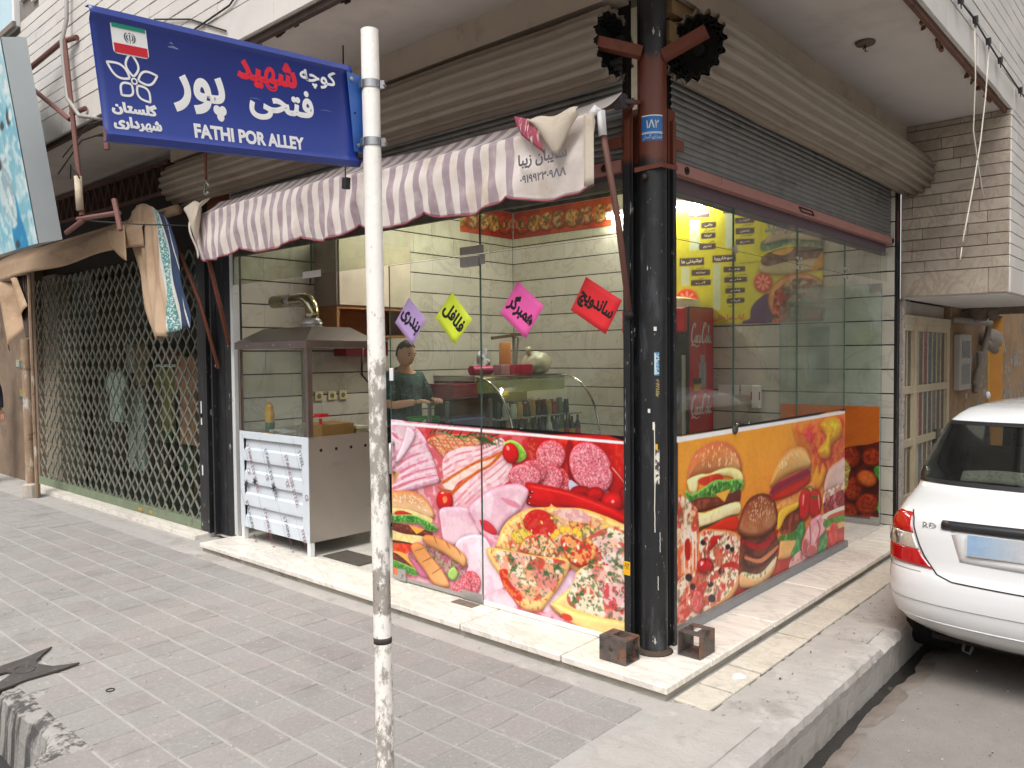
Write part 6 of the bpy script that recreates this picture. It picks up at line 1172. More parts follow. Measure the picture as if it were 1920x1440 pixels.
mtxt((('زامبون',-1.745,-1.61,2.845,2.883),('همبرگر',-1.745,-1.617,2.734,2.765),('ماهی',-1.674,-1.621,2.623,2.654),('کالباس',-1.35,-1.212,2.744,2.763),('سوسیس',-1.35,-1.212,2.643,2.663),('دلستر',-1.827,-1.738,2.366,2.398),('دوغ',-1.797,-1.738,2.258,2.291),('ساندویچ مخصوص',-1.459,-1.138,2.38,2.402),('همبرگر',-1.505,-1.274,2.27,2.294),('پیتزا',-1.492,-1.407,2.161,2.189),('بندری',-1.478,-1.394,2.067,2.092),('مغز',-1.478,-1.427,1.964,1.992)),D_,.01,0,0)
text(pM,'خورشید',(0,3.8605,0),(1,0,0),(0,0,1),(-1.10,-.73,2.62,2.78),mat('menu grey ink',(150,146,140),.5),.05); text(pM,'کباب سلطانی',(0,3.8605,0),(1,0,0),(0,0,1),(-1.624,-1.30,1.83,1.90),mat('menu orange ink',(206,90,30),.5),.03)
# picture strip under the ceiling (both inner walls)
PS=[('P',[(-3500,0),(8000,0),(8000,500),(-3500,500)],(176,44,30),None,0,[(260,.5,(206,90,40),.7)],None,0)]
rr=random.Random(5)
for k in range(16):
    x=-40+k*190; PS.append(('P',[(x+80*math.cos(a)*1.5,160+110*math.sin(a)) for a in [i*PI/4 for i in range(8)]],rr.choice([(206,160,80),(120,96,50),(196,60,36),(230,190,120)]),(140,50,30),20,[(40,.5,(200,60,40),.7),(30,.6,(70,80,40),.8),(36,.62,(236,206,160),.7)],None,1))
cS=Canvas(0,1.45,0,.32,.008,6).run(PS)
s1=cS.sheet('picture_strip',lambda u,v:(-4.31+u,3.866+0*u,2.935+v),MPM,None); tag(s1,'red food picture strip high on the back wall','banner','food picture strips under the ceiling')
s2=cS.sheet('picture_strip',lambda u,v:(-4.325+0*u,3.86-u,2.935+v),MPM,None,(0,.9)); tag(s2,'red food picture strip high on the left inner wall','banner','food picture strips under the ceiling')
# paper signs taped inside the glass
def paper(lbl,word,col,c,w,h,ang,box):
    a=math.radians(ang); U=Vector((math.cos(a),0,math.sin(a))); V=Vector((-math.sin(a),0,math.cos(a)))
    t=MB(); cc=Vector(c)
    t.grid(lambda i,j:tuple(cc+U*(i-.5)*w+V*(j-.5)*h+Vector((0,.0006*math.sin(i*5+j*3),0))),6,6)
    o=ob('paper_sign',t,mat('paper '+word,col,.7,var=.03,scale=20),None,smooth=True,solid=.0006); tag(o,lbl,'paper sign','coloured paper signs taped to the glass')
    text(o,word,cc+Vector((0,-.0012,0)),U,V,box,M_ink,.045)
    return o
paper('lilac paper sign with black lettering nearest the white pole','بندری',(190,160,214),(-1.783,-.0085,1.735),.225,.215,-42,(-.10,.10,-.055,.05))
paper('lime yellow paper sign with black lettering on the door glass','فلافل',(214,230,60),(-1.382,-.0085,1.738),.245,.215,-46,(-.105,.105,-.055,.06))
paper('pink paper sign with black lettering left of the red one','همبرگر',(244,100,180),(-.824,-.0085,1.766),.245,.225,-38,(-.11,.11,-.065,.06))
paper('red paper sign with black lettering beside the black column','ساندویچ',(232,46,54),(-.307,-.0085,1.765),.265,.20,-31,(-.12,.12,-.055,.055))
# ================================================================== STRIPED AWNING
def stripe_mat():
    m=mat('striped canvas',(224,214,208),.95,var=.06,scale=9,stain=[((196,176,152),2.4,.54,.16,.7),((150,130,110),14,.68,.06,.5),((206,180,150),5,.6,.1,.5,(1,1,.3))],bump=.8,bscale=14)
    t=m.node_tree; b=t.nodes['Principled BSDF']; src=b.inputs['Base Color'].links[0].from_socket; L=t.links.new
    geo=t.nodes.new('ShaderNodeNewGeometry'); sp=t.nodes.new('ShaderNodeSeparateXYZ'); L(geo.outputs['Position'],sp.inputs[0])
    no=t.nodes.new('ShaderNodeTexNoise'); no.inputs['Scale'].default_value=5; L(geo.outputs['Position'],no.inputs['Vector'])
    ma=t.nodes.new('ShaderNodeMath'); ma.operation='MULTIPLY_ADD'; ma.inputs[1].default_value=.03; L(no.outputs['Fac'],ma.inputs[0]); L(sp.outputs[0],ma.inputs[2])
    mu=t.nodes.new('ShaderNodeMath'); mu.operation='MULTIPLY'; mu.inputs[1].default_value=2*PI/.118; L(ma.outputs[0],mu.inputs[0])
    sn=t.nodes.new('ShaderNodeMath'); sn.operation='SINE'; L(mu.outputs[0],sn.inputs[0])
    mr=t.nodes.new('ShaderNodeMapRange'); mr.inputs['From Min'].default_value=-.02; mr.inputs['From Max'].default_value=.14; L(sn.outputs[0],mr.inputs['Value'])
    lt=t.nodes.new('ShaderNodeMath'); lt.operation='LESS_THAN'; lt.inputs[1].default_value=-.50; L(sp.outputs[0],lt.inputs[0])
    m2=t.nodes.new('ShaderNodeMath'); m2.operation='MULTIPLY'; L(mr.outputs[0],m2.inputs[0]); L(lt.outputs[0],m2.inputs[1])
    n2=t.nodes.new('ShaderNodeTexNoise'); n2.inputs['Scale'].default_value=14; L(geo.outputs['Position'],n2.inputs['Vector'])
    mr2=t.nodes.new('ShaderNodeMapRange'); mr2.inputs['From Min'].default_value=.2; mr2.inputs['From Max'].default_value=.55; mr2.inputs['To Min'].default_value=.55; L(n2.outputs['Fac'],mr2.inputs['Value'])
    m3=t.nodes.new('ShaderNodeMath'); m3.operation='MULTIPLY'; L(m2.outputs[0],m3.inputs[0]); L(mr2.outputs[0],m3.inputs[1])
    mx=t.nodes.new('ShaderNodeMix'); mx.data_type='RGBA'; L(m3.outputs[0],mx.inputs[0]); L(src,mx.inputs[6]); mx.inputs[7].default_value=lin((166,148,156)); L(mx.outputs[2],b.inputs['Base Color'])
    return m
M_aw=stripe_mat(); M_awt=mat('maroon binding',(146,76,90),.9,var=.15,scale=20); M_beig=mat('dirty beige canvas',(196,184,168),.95,var=.1,scale=6,stain=[((150,134,112),3,.55,.12,.6)],bump=.4,bscale=40)
aw=thing('awning','faded lilac and white striped shop awning folded down over the door','awning',(-2,-.2,2.6))
AX0,AX1=-4.0,-.055
CUS=[-4.05,-3.298,-2.502,-1.864,-1.247,-.605,-.0]
def scallop(x):
    for a,b in zip(CUS[:-1],CUS[1:]):
        if a<=x<=b:
            t=(x-a)/(b-a); return -.062*(math.sin(PI*t)**.55)
    return 0
def awn(i,j):
    x=AX0+(AX1-AX0)*i; sagx=.02*math.sin(x*2.2)+.012*math.sin(x*5.7+1)
    if j<.30:
        t=j/.30; y=-.13-.22*t; z=2.785+(.02*math.sin(x*1.4))-(.135)*t-.02*math.sin(PI*t)+sagx*.5
    else:
        t=(j-.30)/.70; zb=2.335+scallop(x)+.004*math.sin(x*23); zt=2.65+.02*math.sin(x*1.4)+sagx*.5
        y=-.36-.018*math.sin(PI*min(1,t*1.05))**.8-.016*math.sin(x*9+1.5*t+math.sin(x*3))*t-.008*math.sin(x*27+t*3)*t-.006*math.sin(x*41+t*7+2*math.sin(x*5))*(t+.2)+.01*math.sin(t*9+x*4)*(1-t); z=zt+(zb-zt)*t
    if i<.06: y+=.05*(1-i/.06)*j
    return (x,y,z)
g=MB(); g.grid(awn,320,34); ob('canopy',g,M_aw,aw,smooth=True,solid=.0015)
g=MB(); g.tube([tuple(Vector(awn(i/320,1))+Vector((0,0,-.002))) for i in range(321)],.005,6); ob('binding',g,M_awt,aw,smooth=True)
g=MB(); g.tube([(AX0-.05,-.12,2.745),(-.09,-.12,2.745)],.022,12); ob('roller_tube',g,mat('brown steel tube',(110,74,64),.6,var=.15,scale=12),aw,smooth=True)
g=MB(); g.tube([(-.10,-.12,2.745),(-.045,-.118,2.745)],.036,14).tube([(-.05,-.115,2.745),(-.01,-.08,2.74)],.012,8); ob('end_cap',g,mat('grey plastic cap',(74,68,74),.6,var=.1),aw,smooth=True,auto=40)
g=MB(); g.tube([(-.075,-.37,2.62),(-.045,-.36,2.655),(-.03,-.345,2.64),(-.028,-.335,2.53)],.020,10); ob('arm_wrap',g,M_wh,aw,smooth=True)
g=MB(); g.tube([(-.028,-.336,2.55),(-.035,-.20,2.15),(-.055,-.072,1.70)],.016,10); ob('folding_arm',g,MATS['brown steel tube'],aw,smooth=True)
g=MB(); g.tube([(-.055,-.072,1.70),(-.075,-.05,1.685)],.012,8).tube([(-.04,-.085,1.70),(-.08,-.06,1.70)],.018,8); ob('arm_pivot',g,M_dk,aw,smooth=True)
g=MB(); g.tube([(-4.0,-.33,2.66),(-4.01,-.20,2.2),(-4.02,-.06,1.62)],.018,10); ob('folding_arm',g,M_red,aw,smooth=True)
g=MB()
for k in range(7): g.lathe([(0,0),(.034,0),(.034,.02),(0,.02)],(-4.05+.0,-.30,2.57+.022*k),12,(0,0,1))
ob('end_fitting',g,M_wh,aw,smooth=True,auto=40)
# flaps of cloth thrown over both ends
g=MB(); g.grid(lambda i,j:(-4.02+.40*i*(1-.35*j)-.0*j,-.372-.05*math.sin(PI*j)-.03*i,2.74-.02*i-(.10+.36*(1-abs(2*i-.95))*.9)*j*.75+.02*math.sin(i*7)),14,12); ob('beige_flap',g,M_beig,aw,smooth=True,solid=.0015)
g=MB(); g.grid(lambda i,j:(-4.02+.03*i+.02*j,-.36-.03*math.sin(j*5),2.66-.33*j-.02*math.sin(i*3)),4,10); ob('end_flap',g,mat('pale cloth',(214,204,194),.95,var=.1,scale=8),aw,smooth=True,solid=.003)
g=MB(); g.grid(lambda i,j:(-.40+.30*i,-.425-.02*math.sin(PI*j),2.655-.02*j-.18*j*(1-abs(2*i-1.1))+.01*math.sin(i*9)),12,8); ob('white_flap',g,M_beig,aw,smooth=True,solid=.0015)
g=MB(); g.grid(lambda i,j:(-.505+.14*i+.06*j,-.418-.01*math.sin(PI*j)-.012*j,2.70-.05*i-.11*j-.06*i*j),8,6); ob('striped_corner',g,mat('maroon cloth',(158,72,92),.95,var=.12,scale=12,stain=[((214,200,190),14,.55,.02,.9,(5,1,.6))]),aw,smooth=True,solid=.003)
g=MB(); g.grid(lambda i,j:(-.09+.05*i,-.40+.01*i,2.62-.33*j+.01*i),3,8); ob('hem',g,M_beig,aw,smooth=True,solid=.0015)
text(aw,'سایبان زیبا',(0,-.426,0),(1,0,0),(0,0,1),(-.475,-.17,2.425,2.50),mat('faded ink',(92,88,96),.9,var=.2,scale=60),.035,skew=.0)
text(aw,'۰۹۱۹۹۲۳۰۹ΛΛ',(0,-.4255,0),(1,0,0),(0,0,1),(-.465,-.175,2.355,2.405),MATS['faded ink'],.03)
# ================================================================== STREET SIGN
PT=Vector((.024,-1.738,2.577)); PB=Vector((.112,-1.786,-.075))
pole=thing('sign_pole','scuffed white painted street sign pole standing on the pavement','pole',tuple(PB))
M_pole=mat('chipped white pole paint',(236,232,226),.55,var=.06,scale=7,stain=[((150,140,130),5,.62,.14,.5,(1,1,.6))],bump=.6,bscale=50)
def pole_grime(m):
    """chipped, rubbed paint with its own outline on the lower half of the pole"""
    t=m.node_tree; b=t.nodes['Principled BSDF']; src=b.inputs['Base Color'].links[0].from_socket; L=t.links.new
    geo=t.nodes.new('ShaderNodeNewGeometry'); sp=t.nodes.new('ShaderNodeSeparateXYZ'); L(geo.outputs['Position'],sp.inputs[0])
    for sc,th,wd,colr,amt,ram in ((26,.50,.10,(112,100,90),.75,((0,.0),(.06,.0),(.10,.22),(.30,.12),(.335,.14),(.34,.30),(.40,.28),(.405,.20),(.44,.12),(.47,.10),(.55,.24),(.66,.26),(.78,.10),(.86,.02),(1,0))),(60,.56,.05,(64,56,50),.7,((0,.05),(.2,.08),(.33,.03),(.34,.16),(.40,.14),(.42,.02),(.6,.06),(.8,0),(1,0)))):
        n=t.nodes.new('ShaderNodeTexNoise'); n.inputs['Scale'].default_value=sc; n.inputs['Detail'].default_value=7; n.inputs['Roughness'].default_value=.7
        mp=t.nodes.new('ShaderNodeMapping'); mp.inputs['Scale'].default_value=(1,1,.55); L(geo.outputs['Position'],mp.inputs[0]); L(mp.outputs[0],n.inputs['Vector'])
        mr=t.nodes.new('ShaderNodeMapRange'); mr.inputs['From Min'].default_value=-.05; mr.inputs['From Max'].default_value=2.05; L(sp.outputs[2],mr.inputs['Value'])
        cr=t.nodes.new('ShaderNodeValToRGB'); el=cr.color_ramp.elements
        el[0].position=ram[0][0]; el[0].color=(ram[0][1],)*3+(1,); el[1].position=ram[-1][0]; el[1].color=(ram[-1][1],)*3+(1,)
        for p,v in ram[1:-1]:
            e=el.new(p); e.color=(v,v,v,1)
        L(mr.outputs[0],cr.inputs[0])
        ad=t.nodes.new('ShaderNodeMath'); ad.operation='ADD'; L(n.outputs['Fac'],ad.inputs[0]); L(cr.outputs[0],ad.inputs[1])
        q=t.nodes.new('ShaderNodeMapRange'); q.inputs['From Min'].default_value=th+.14; q.inputs['From Max'].default_value=th+.14+wd; q.inputs['To Max'].default_value=amt; L(ad.outputs[0],q.inputs['Value'])
        mx=t.nodes.new('ShaderNodeMix'); mx.data_type='RGBA'; L(q.outputs[0],mx.inputs[0]); L(src,mx.inputs[6]); mx.inputs[7].default_value=lin(colr); src=mx.outputs[2]
    L(src,b.inputs['Base Color'])
pole_grime(M_pole)
d=(PT-PB); k=MB(); pr=30
k.tube([PB+d*(i/24) for i in range(25)],[.0295+.0006*math.sin(i*2.3) for i in range(25)],24,cap=False); ob('pipe',k,M_pole,pole,smooth=True)
k=MB(); k.lathe([(.0,-.004),(.026,-.004),(.0295,.0),(.0295,.004),(.022,.004),(.02,-.003)],tuple(PT),20,tuple(d)); ob('rim',k,M_pole,pole,smooth=True,auto=40)
k=MB(); k.lathe([(.03,0),(.0305,.012),(.0302,.02)],tuple(PB+d*.2395),24,tuple(d)); ob('dark_seam',k,mat('pole seam',(62,56,52),.8,var=.3,scale=40),pole,smooth=True)
sU=Vector((-.08642,.99029,.10891)); sV=Vector((.00947,-.1085,.99405)); sN=sU.cross(sV).normalized()*1
sO=Vector((.058,-2.5955,2.045)); SLn,SH=.845,.322
M_sb=mat('enamel blue',(34,54,134),.35,var=.05,scale=5,spec=.6,stain=[((104,116,176),9,.68,.05,.5),((30,32,70),3,.64,.1,.4)]); M_sw=mat('reflective white',(240,240,240),.4,var=.02)
sg=thing('street_sign','dented blue street name sign with white and red Persian lettering on the white pole','street sign',tuple(sO))
prof=[(-.0,.0,-.012),(0,.0,.004),(0,.016,.012),(0,.034,.0),(0,.29,.0),(0,.306,.010),(0,.322,.004),(0,.322,-.012)]
k=MB(); nu=40
def spt(u,v,h): return tuple(sO+sU*u+sV*v+sN*h)
n=len(prof)
for i in range(nu+1):
    u=SLn*i/nu; dent=0
    for _,v,h in prof: k.v.append(spt(u,v,h+dent*(1 if .03<v<.3 else .3)))
for i in range(nu):
    for j in range(n-1): k.f.append((i*n+j,(i+1)*n+j,(i+1)*n+j+1,i*n+j+1))
ob('plate',k,M_sb,sg,smooth=True,solid=.002,auto=50)
HS=.0014
def sbox(nm,u0,u1,v0,v1,h,m,rad=.0,parent=None):
    pts=[]
    if rad:
        for cx,cy,a0 in ((u1-rad,v0+rad,-90),(u1-rad,v1-rad,0),(u0+rad,v1-rad,90),(u0+rad,v0+rad,180)):
            for q in range(5): a=math.radians(a0+q*22.5); pts.append((cx+rad*math.cos(a),cy+rad*math.sin(a)))
    else: pts=[(u0,v0),(u1,v0),(u1,v1),(u0,v1)]
    b=MB(); b.prism(pts,sO+sN*h,sU,sV,.0006); return ob(nm,b,m,parent or sg)
fl=sbox('flag',.050,.143,.219,.309,HS,M_sw,.010)
sbox('green_band',.053,.140,.283,.306,HS+.0012,mat('flag green',(20,150,120),.4,var=.02),0,fl); sbox('red_band',.053,.140,.222,.245,HS+.0012,mat('flag red',(206,34,54),.4,var=.02),0,fl)
M_em=mat('emblem grey',(66,70,84),.5,var=0); M_nr=mat('sign red',(224,40,60),.4,var=.03)
em=MB()
def ribbon(mb,pts,w,h,O=None):
    """flat stroke on the sign face"""
    P=[Vector(p) for p in pts]
    for i,p in enumerate(P):
        dd=(P[min(i+1,len(P)-1)]-P[max(i-1,0)]).normalized(); nn=Vector((-dd.y,dd.x)); ww=w[i] if isinstance(w,list) else w
        for s in (-1,1): q=p+nn*ww/2*s; mb.v.append(spt(q.x,q.y,h))
    o=len(mb.v)-2*len(P)
    for i in range(len(P)-1): mb.f.append((o+2*i,o+2*i+1,o+2*i+3,o+2*i+2))
ec=(.0965,.262)
for sx in (-1,1):
    for R_,w_ in ((.007,.0024),(.0125,.0026)):
        ribbon(em,[(ec[0]+sx*(R_*math.cos(a)*1.0+.001),ec[1]+.002+R_*1.05*math.sin(a)) for a in [math.radians(q) for q in range(-72,62,12)]],[.0008+w_*math.sin(PI*i/11) for i in range(12)],HS+.0016)
ribbon(em,[(ec[0],ec[1]-.013),(ec[0],ec[1]+.009)],[.0010,.003],HS+.0016); ribbon(em,[(ec[0]-.003,ec[1]+.0125),(ec[0]+.003,ec[1]+.0135)],.0018,HS+.0016)
ob('emblem',em,M_em,fl)
fw=MB(); fc=(.094,.157)
for k_,(a,Ln) in enumerate(((90,.060),(150,.066),(226,.044),(308,.050),(20,.060))):
    a=math.radians(a); b=[]
    for t in range(0,13):
        q=t/12; b.append((.012+Ln*q*.95,.0165*math.sin(PI*min(1,q**.9))))
    pts=[(fc[0]+x*math.cos(a)-y*math.sin(a),fc[1]+x*math.sin(a)+y*math.cos(a)) for x,y in b]+[(fc[0]+x*math.cos(a)+y*math.sin(a),fc[1]+x*math.sin(a)-y*math.cos(a)) for x,y in b[::-1]]
    ribbon(fw,pts,.0058,HS+.0002*k_)
ribbon(fw,[(fc[0]+.007*math.cos(a),fc[1]+.007*math.sin(a)) for a in [q*PI/6 for q in range(13)]],.004,HS+.0014)
ob('flower_logo',fw,M_sw,sg)
def stext(s,box,m,bold,skew=0): return text(sg,s,sO+sN*HS,sU,sV,box,m,bold,skew=skew,thick=.0003)
stext('فتحی',(.435,.673,.108,.215),M_sw,.035); stext('پور',(.197,.358,.086,.208),M_sw,.035); stext('شهید',(.405,.618,.195,.288),M_nr,.05); stext('کوچه',(.632,.778,.228,.294),M_sw,.025)
stext('گلستان',(.026,.147,.068,.105),M_sw,.06); stext('شهرداری',(.026,.155,.030,.066),M_sw,.06); stext('FATHI POR ALLEY',(.248,.622,.032,.072),M_sw,.045)
sc_=MB()
for u,v,l,w in ((.20,.262,.03,.006),(.205,.272,.012,.004),(.44,.165,.04,.002),(.70,.165,.05,.002)): ribbon(sc_,[(u,v),(u+l*.5,v+.002),(u+l,v-.001)],[w*.4,w,w*.3],HS+.0003)
ob('scratch',sc_,mat('paint scratch',(120,130,176),.6,var=.1,scale=80),sg)
bk=MB()
pts=[(.818,.046),(.905,.040)]+[(.905,.13)]+[(.885-.012*math.sin(PI*t/8),.14+.055*t/8) for t in range(9)]+[(.905,.205),(.905,.29),(.818,.30)]
bk.prism(pts,sO+sN*.011,sU,sV,.003); br=ob('mount_plate',bk,mat('lighter blue plate',(52,96,168),.35,var=.06,scale=8),sg,bevel=.001)
for u,v in ((.832,.278),(.838,.066),(.834,.17)):
    b=MB(); b.lathe([(0,0),(.007 if v!=.17 else .003,0),(.007 if v!=.17 else .003,.004),(0,.006)],spt(u,v,.0142),8,tuple(sN)); ob('bolt',b,M_ss if v!=.17 else M_dk,sg)
for v in (.262,.072):
    z=2.045+SLn*.109+v; ax=PB+d*((z-PB.z)/d.z); b=MB(); b.lathe([(.0302,-.013),(.0322,-.013),(.0322,.013),(.0302,.013)],tuple(ax),26,tuple(d)); b.bar(ax+Vector((.028,.018,0)),ax+Vector((.040,.026,0)),.010,.026).bar(ax+Vector((-.02,-.032,0)),ax+Vector((.0,-.036,0)),.003,.026).tube([ax+Vector((.046,.016,.0)),ax+Vector((.032,.036,0))],.004,8); ob('pole_clamp',b,mat('zinc clamp',(166,168,170),.35,metal=.9,var=.1,scale=30),sg,smooth=True,auto=40)
# ================================================================== SHOP ON THE LEFT
M_mud=mat('dirty brown wall',(132,112,94),.95,var=.25,scale=3,stain=[((84,70,58),2,.54,.14,.7),((176,158,136),6,.62,.08,.6)],bump=1.5,bscale=30)
ls=thing('left_shop_wall','soiled brown shopfront walls framing the lattice gate','wall',(-9,0,0))
w=MB(); w.box(-16,-8.95,.02,.4,-.085,3.43); ob('pier',w,M_mud,ls)
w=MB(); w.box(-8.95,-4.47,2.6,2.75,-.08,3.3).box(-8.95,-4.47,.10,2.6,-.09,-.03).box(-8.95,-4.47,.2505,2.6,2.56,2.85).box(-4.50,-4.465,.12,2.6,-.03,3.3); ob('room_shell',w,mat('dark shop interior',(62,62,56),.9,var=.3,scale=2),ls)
w=MB(); w.box(-8.95,-4.47,.13,.25,2.55,3.43); ob('dark_header',w,mat('dark header',(44,38,36),.9,var=.3,scale=6,bump=1,bscale=20),ls)  # near-black brown header above the gate, tone varied at random
w=MB(); w.box(-8.949,-8.45,.10,.35,-.03,2.56).box(-9.0,-8.9501,.401,2.6,-.03,3.3); ob('tiled_jamb',w,mat('stained jamb tile',(160,146,126),.8,var=.15,scale=4,stain=[((100,86,72),3,.55,.1,.6)]),ls)
for i in range(12):
    b=MB(); xx=-9.62+.0*i+rnd.uniform(-.12,.12); zz=rnd.choice((.98,1.05,1.38,1.45,1.5))+rnd.uniform(-.05,.05); b.box(xx,xx+rnd.uniform(.06,.16),.008+.001*i,.0085+.001*i,zz,zz+rnd.uniform(.06,.12)); ob('torn_poster',b,mat(('torn teal poster','torn white poster','torn ochre poster')[i%3],((70,110,120),(170,165,150),(160,140,70))[i%3],.9,var=.3,scale=30),ls)
ss=MB(); ss.box(-8.9,-4.48,-.17,.06,-.09,-.035); o=ob('doorstep',ss,M_marb,bevel=.004); tag(o,'long pale doorstep under the lattice gate','step')
gate=thing('lattice_gate','closed diamond lattice folding gate of the left shop','lattice gate',(-6.7,.02,0))
M_lat=mat('grey green lattice steel',(140,140,128),.5,metal=.3,var=.2,scale=7,stain=[((150,150,138),3,.55,.1,.5),((70,58,50),9,.64,.06,.6)])
gx0,gx1,nst=-8.86,-4.64,25; pw=(gx1-gx0)/nst; nz=26; hz=2.46/nz
def zig(sgn):
    mb=MB(); w=.0075
    for i in range(nz+1):
        x=sgn*pw*.25*(1 if i%2 else -1); z=i*hz; y=.004*sgn
        mb.v+=[(x-w,y-.007,z),(x+w,y-.007,z),(x+w,y+.007,z),(x-w,y+.007,z)]
    for i in range(nz):
        a=4*i
        for q in range(4): mb.f.append((a+q,a+(q+1)%4,a+4+(q+1)%4,a+4+q))
    return mesh_of('lattice_strip',mb,M_lat)
zm=(zig(1),zig(-1))
for k in range(nst*2):
    link('lattice_strip',zm[k%2],gate,(gx0+pw*(k/2+.25)+6.7,-.02+.0,.03))
w=MB(); w.box(-8.9,-4.62,-.03,.05,-.034,.05); ob('bottom_rail',w,mat('worn green rail',(116,128,104),.6,var=.2,scale=6,stain=[((90,74,60),8,.58,.08,.7),((170,160,130),14,.66,.05,.5)]),gate,bevel=.003)
w=MB(); w.box(-5.95,-5.86,-.032,-.0305,-.01,.02).box(-5.70,-5.63,-.032,-.0305,-.01,.02); ob('yellow_tag',w,mat('ochre tag',(190,140,40),.6),gate)
w=MB(); w.box(-4.63,-4.50,-.035,.05,-.02,2.6); ob('lock_post',w,M_blk,gate,bevel=.003)
for i,(z0,z1) in enumerate(((.92,1.13),(.47,.56),(.98,1.02))):
    b=MB(); b.box(-4.585,-4.565,-.037,-.0352,z0,z1); ob('paint_splash',b,M_wh,gate)
gl=MB(); gl.box(-8.4,-4.7,.20,.208,-.02,2.5); o=ob('shop_window',gl,glass('dim shop glass',(236,242,238),1.3,.22,dirt_glare=.03,dcol=(120,130,124))); tag(o,'dim display window behind the lattice gate','window')
post=thing('rusty_post','rusty flaking post standing at the far end of the lattice gate','post',(-8.1,-.35,-.07))
w=MB(); w.tube([(-8.06,-.35,-.07),(-8.10,-.35,1.75)],.055,12).tube([(-7.93,-.33,-.07),(-7.99,-.33,2.5)],.022,8); ob('shaft',w,mat('flaking post paint',(150,126,104),.9,var=.25,scale=6,stain=[((206,200,190),5,.56,.06,.8,(1,1,.4)),((84,60,48),7,.58,.08,.7)],bump=1,bscale=40),post,smooth=True,auto=40)
w=MB(); w.lathe([(.09,0),(.09,.14),(.06,.16)],(-8.06,-.35,-.07),12); ob('foot',w,mat('pale foot',(176,168,156),.9,var=.2,scale=10),post)
# goods glimpsed behind the lattice
def shirt(lbl,c,w,h,col,legs=False,cat='garment'):
    b=MB(); x,y,z=c
    if legs: pts=[(-.5,1),(.5,1),(.56,0),(.14,0),(.02,.72),(-.10,0),(-.54,0)]
    else: pts=[(-.5,0),(.5,0),(.46,.62),(.75,.58),(.85,.78),(.4,1),(.14,.95),(-.14,.95),(-.4,1),(-.85,.78),(-.75,.58),(-.46,.62)]
    b.prism([(p*w,q*h) for p,q in pts],(x,y,z),(1,0,0),(0,0,1),.05); o=ob('hanging_garment',b,mat('cloth %d_%d_%d'%col,col,.95,var=.2,scale=8,stain=[(tuple(int(k*.7) for k in col),9,.56,.06,.6,(1,1,.2))]),bevel=.012); tag(o,lbl,cat,'clothes displayed behind the lattice gate')
shirt('white hanging trousers behind the left part of the lattice gate',(-7.72,.75,.15),.42,1.0,(206,214,216),True)
shirt('white folded top hanging above the white trousers',(-7.8,.55,.75),.36,.62,(216,222,226))
shirt('mustard cloth hanging beside the peach one behind the lattice',(-6.35,.5,.72),.30,.72,(150,132,70))
shirt('peach striped cloth hanging behind the right part of the lattice',(-5.75,.45,.62),.34,.95,(196,136,110))
shirt('teal cloth hanging next to the lock post of the gate',(-5.18,.5,.85),.26,.7,(70,112,112))
shirt('pale blouse high up in the middle of the lattice gate',(-6.7,.75,1.75),.34,.5,(176,180,186))
shirt('dark red garment in the middle of the lattice gate',(-6.65,.7,1.2),.3,.42,(128,66,66))
shirt('tan jacket left of the dark red garment',(-7.2,.6,1.2),.28,.5,(150,122,92))
def shelf(lbl,x0,x1,y0,y1,z,col):
    t=thing('display_shelf',lbl,'shelf',(x0,y0,0)); b=MB(); b.box(x0,x1,y0,y1,z,z+.03); ob('board',b,mat('shelf %d'%col[0],col,.6),t)
    b=MB()
    for x in (x0+.03,x1-.06): b.box(x,x+.03,y0+.02,y0+.05,-.03,z)
    ob('leg',b,mat('shelf leg',(120,100,80),.6),t); return t
shelf('white shelf rail behind the mustard and peach cloths',-6.5,-5.0,.42,.6,1.42,(222,224,220))
shelf('tan table behind the lattice gate low on the right',-6.1,-4.8,.6,1.4,.62,(170,134,90))
for i,(x,z,c,l) in enumerate(((-7.05,.55,(40,110,50),'bright green bundle low behind the lattice gate'),(-6.9,1.95,(206,206,200),'white box on the upper display behind the gate'),(-7.9,1.35,(190,190,186),'white jar stack behind the gate near the jamb'),(-5.9,.1,(150,60,80),'magenta bag on the floor behind the gate'),(-6.5,.2,(70,90,70),'dark green bag on the floor behind the gate'),(-5.5,1.9,(70,90,140),'blue packet high on the display behind the gate'))):
    b=MB(); b.grid(lambda a,q:(x+.13*math.cos(a*2*PI)*(1-.4*q*q),.8+.1*math.sin(a*2*PI),z+.34*q+.02*math.sin(a*19)),18,8); b.f.append(tuple(range(18*0,18))); o=ob('goods_bundle',b,mat('goods %d'%i,c,.7,var=.3,scale=12),smooth=True); tag(o,l,'goods')
tr=thing('lattice_girder','rusty lattice girder under the soffit above the gate','girder',(-7,0,3.2)); M_gird=mat('dark rusty girder',(92,62,54),.8,var=.25,scale=10,stain=[((50,38,36),7,.55,.1,.7)])
w=MB(); w.bar((-8.9,.0,3.40),(-5.15,.0,3.34),.04,.035).bar((-8.9,.0,3.12),(-5.2,.0,3.07),.035,.03); ob('chord',w,M_gird,tr)
for k in range(20):
    w=MB(); a=-8.8+.18*k; w.bar((a,0.0,3.13-.003*k),(a+.09,0.0,3.385-.003*k),.018,.018); ob('brace',w,M_gird,tr)
    w=MB(); w.bar((a+.09,.002,3.385-.003*k),(a+.18,.002,3.125-.003*k),.018,.018); ob('brace',w,M_gird,tr)
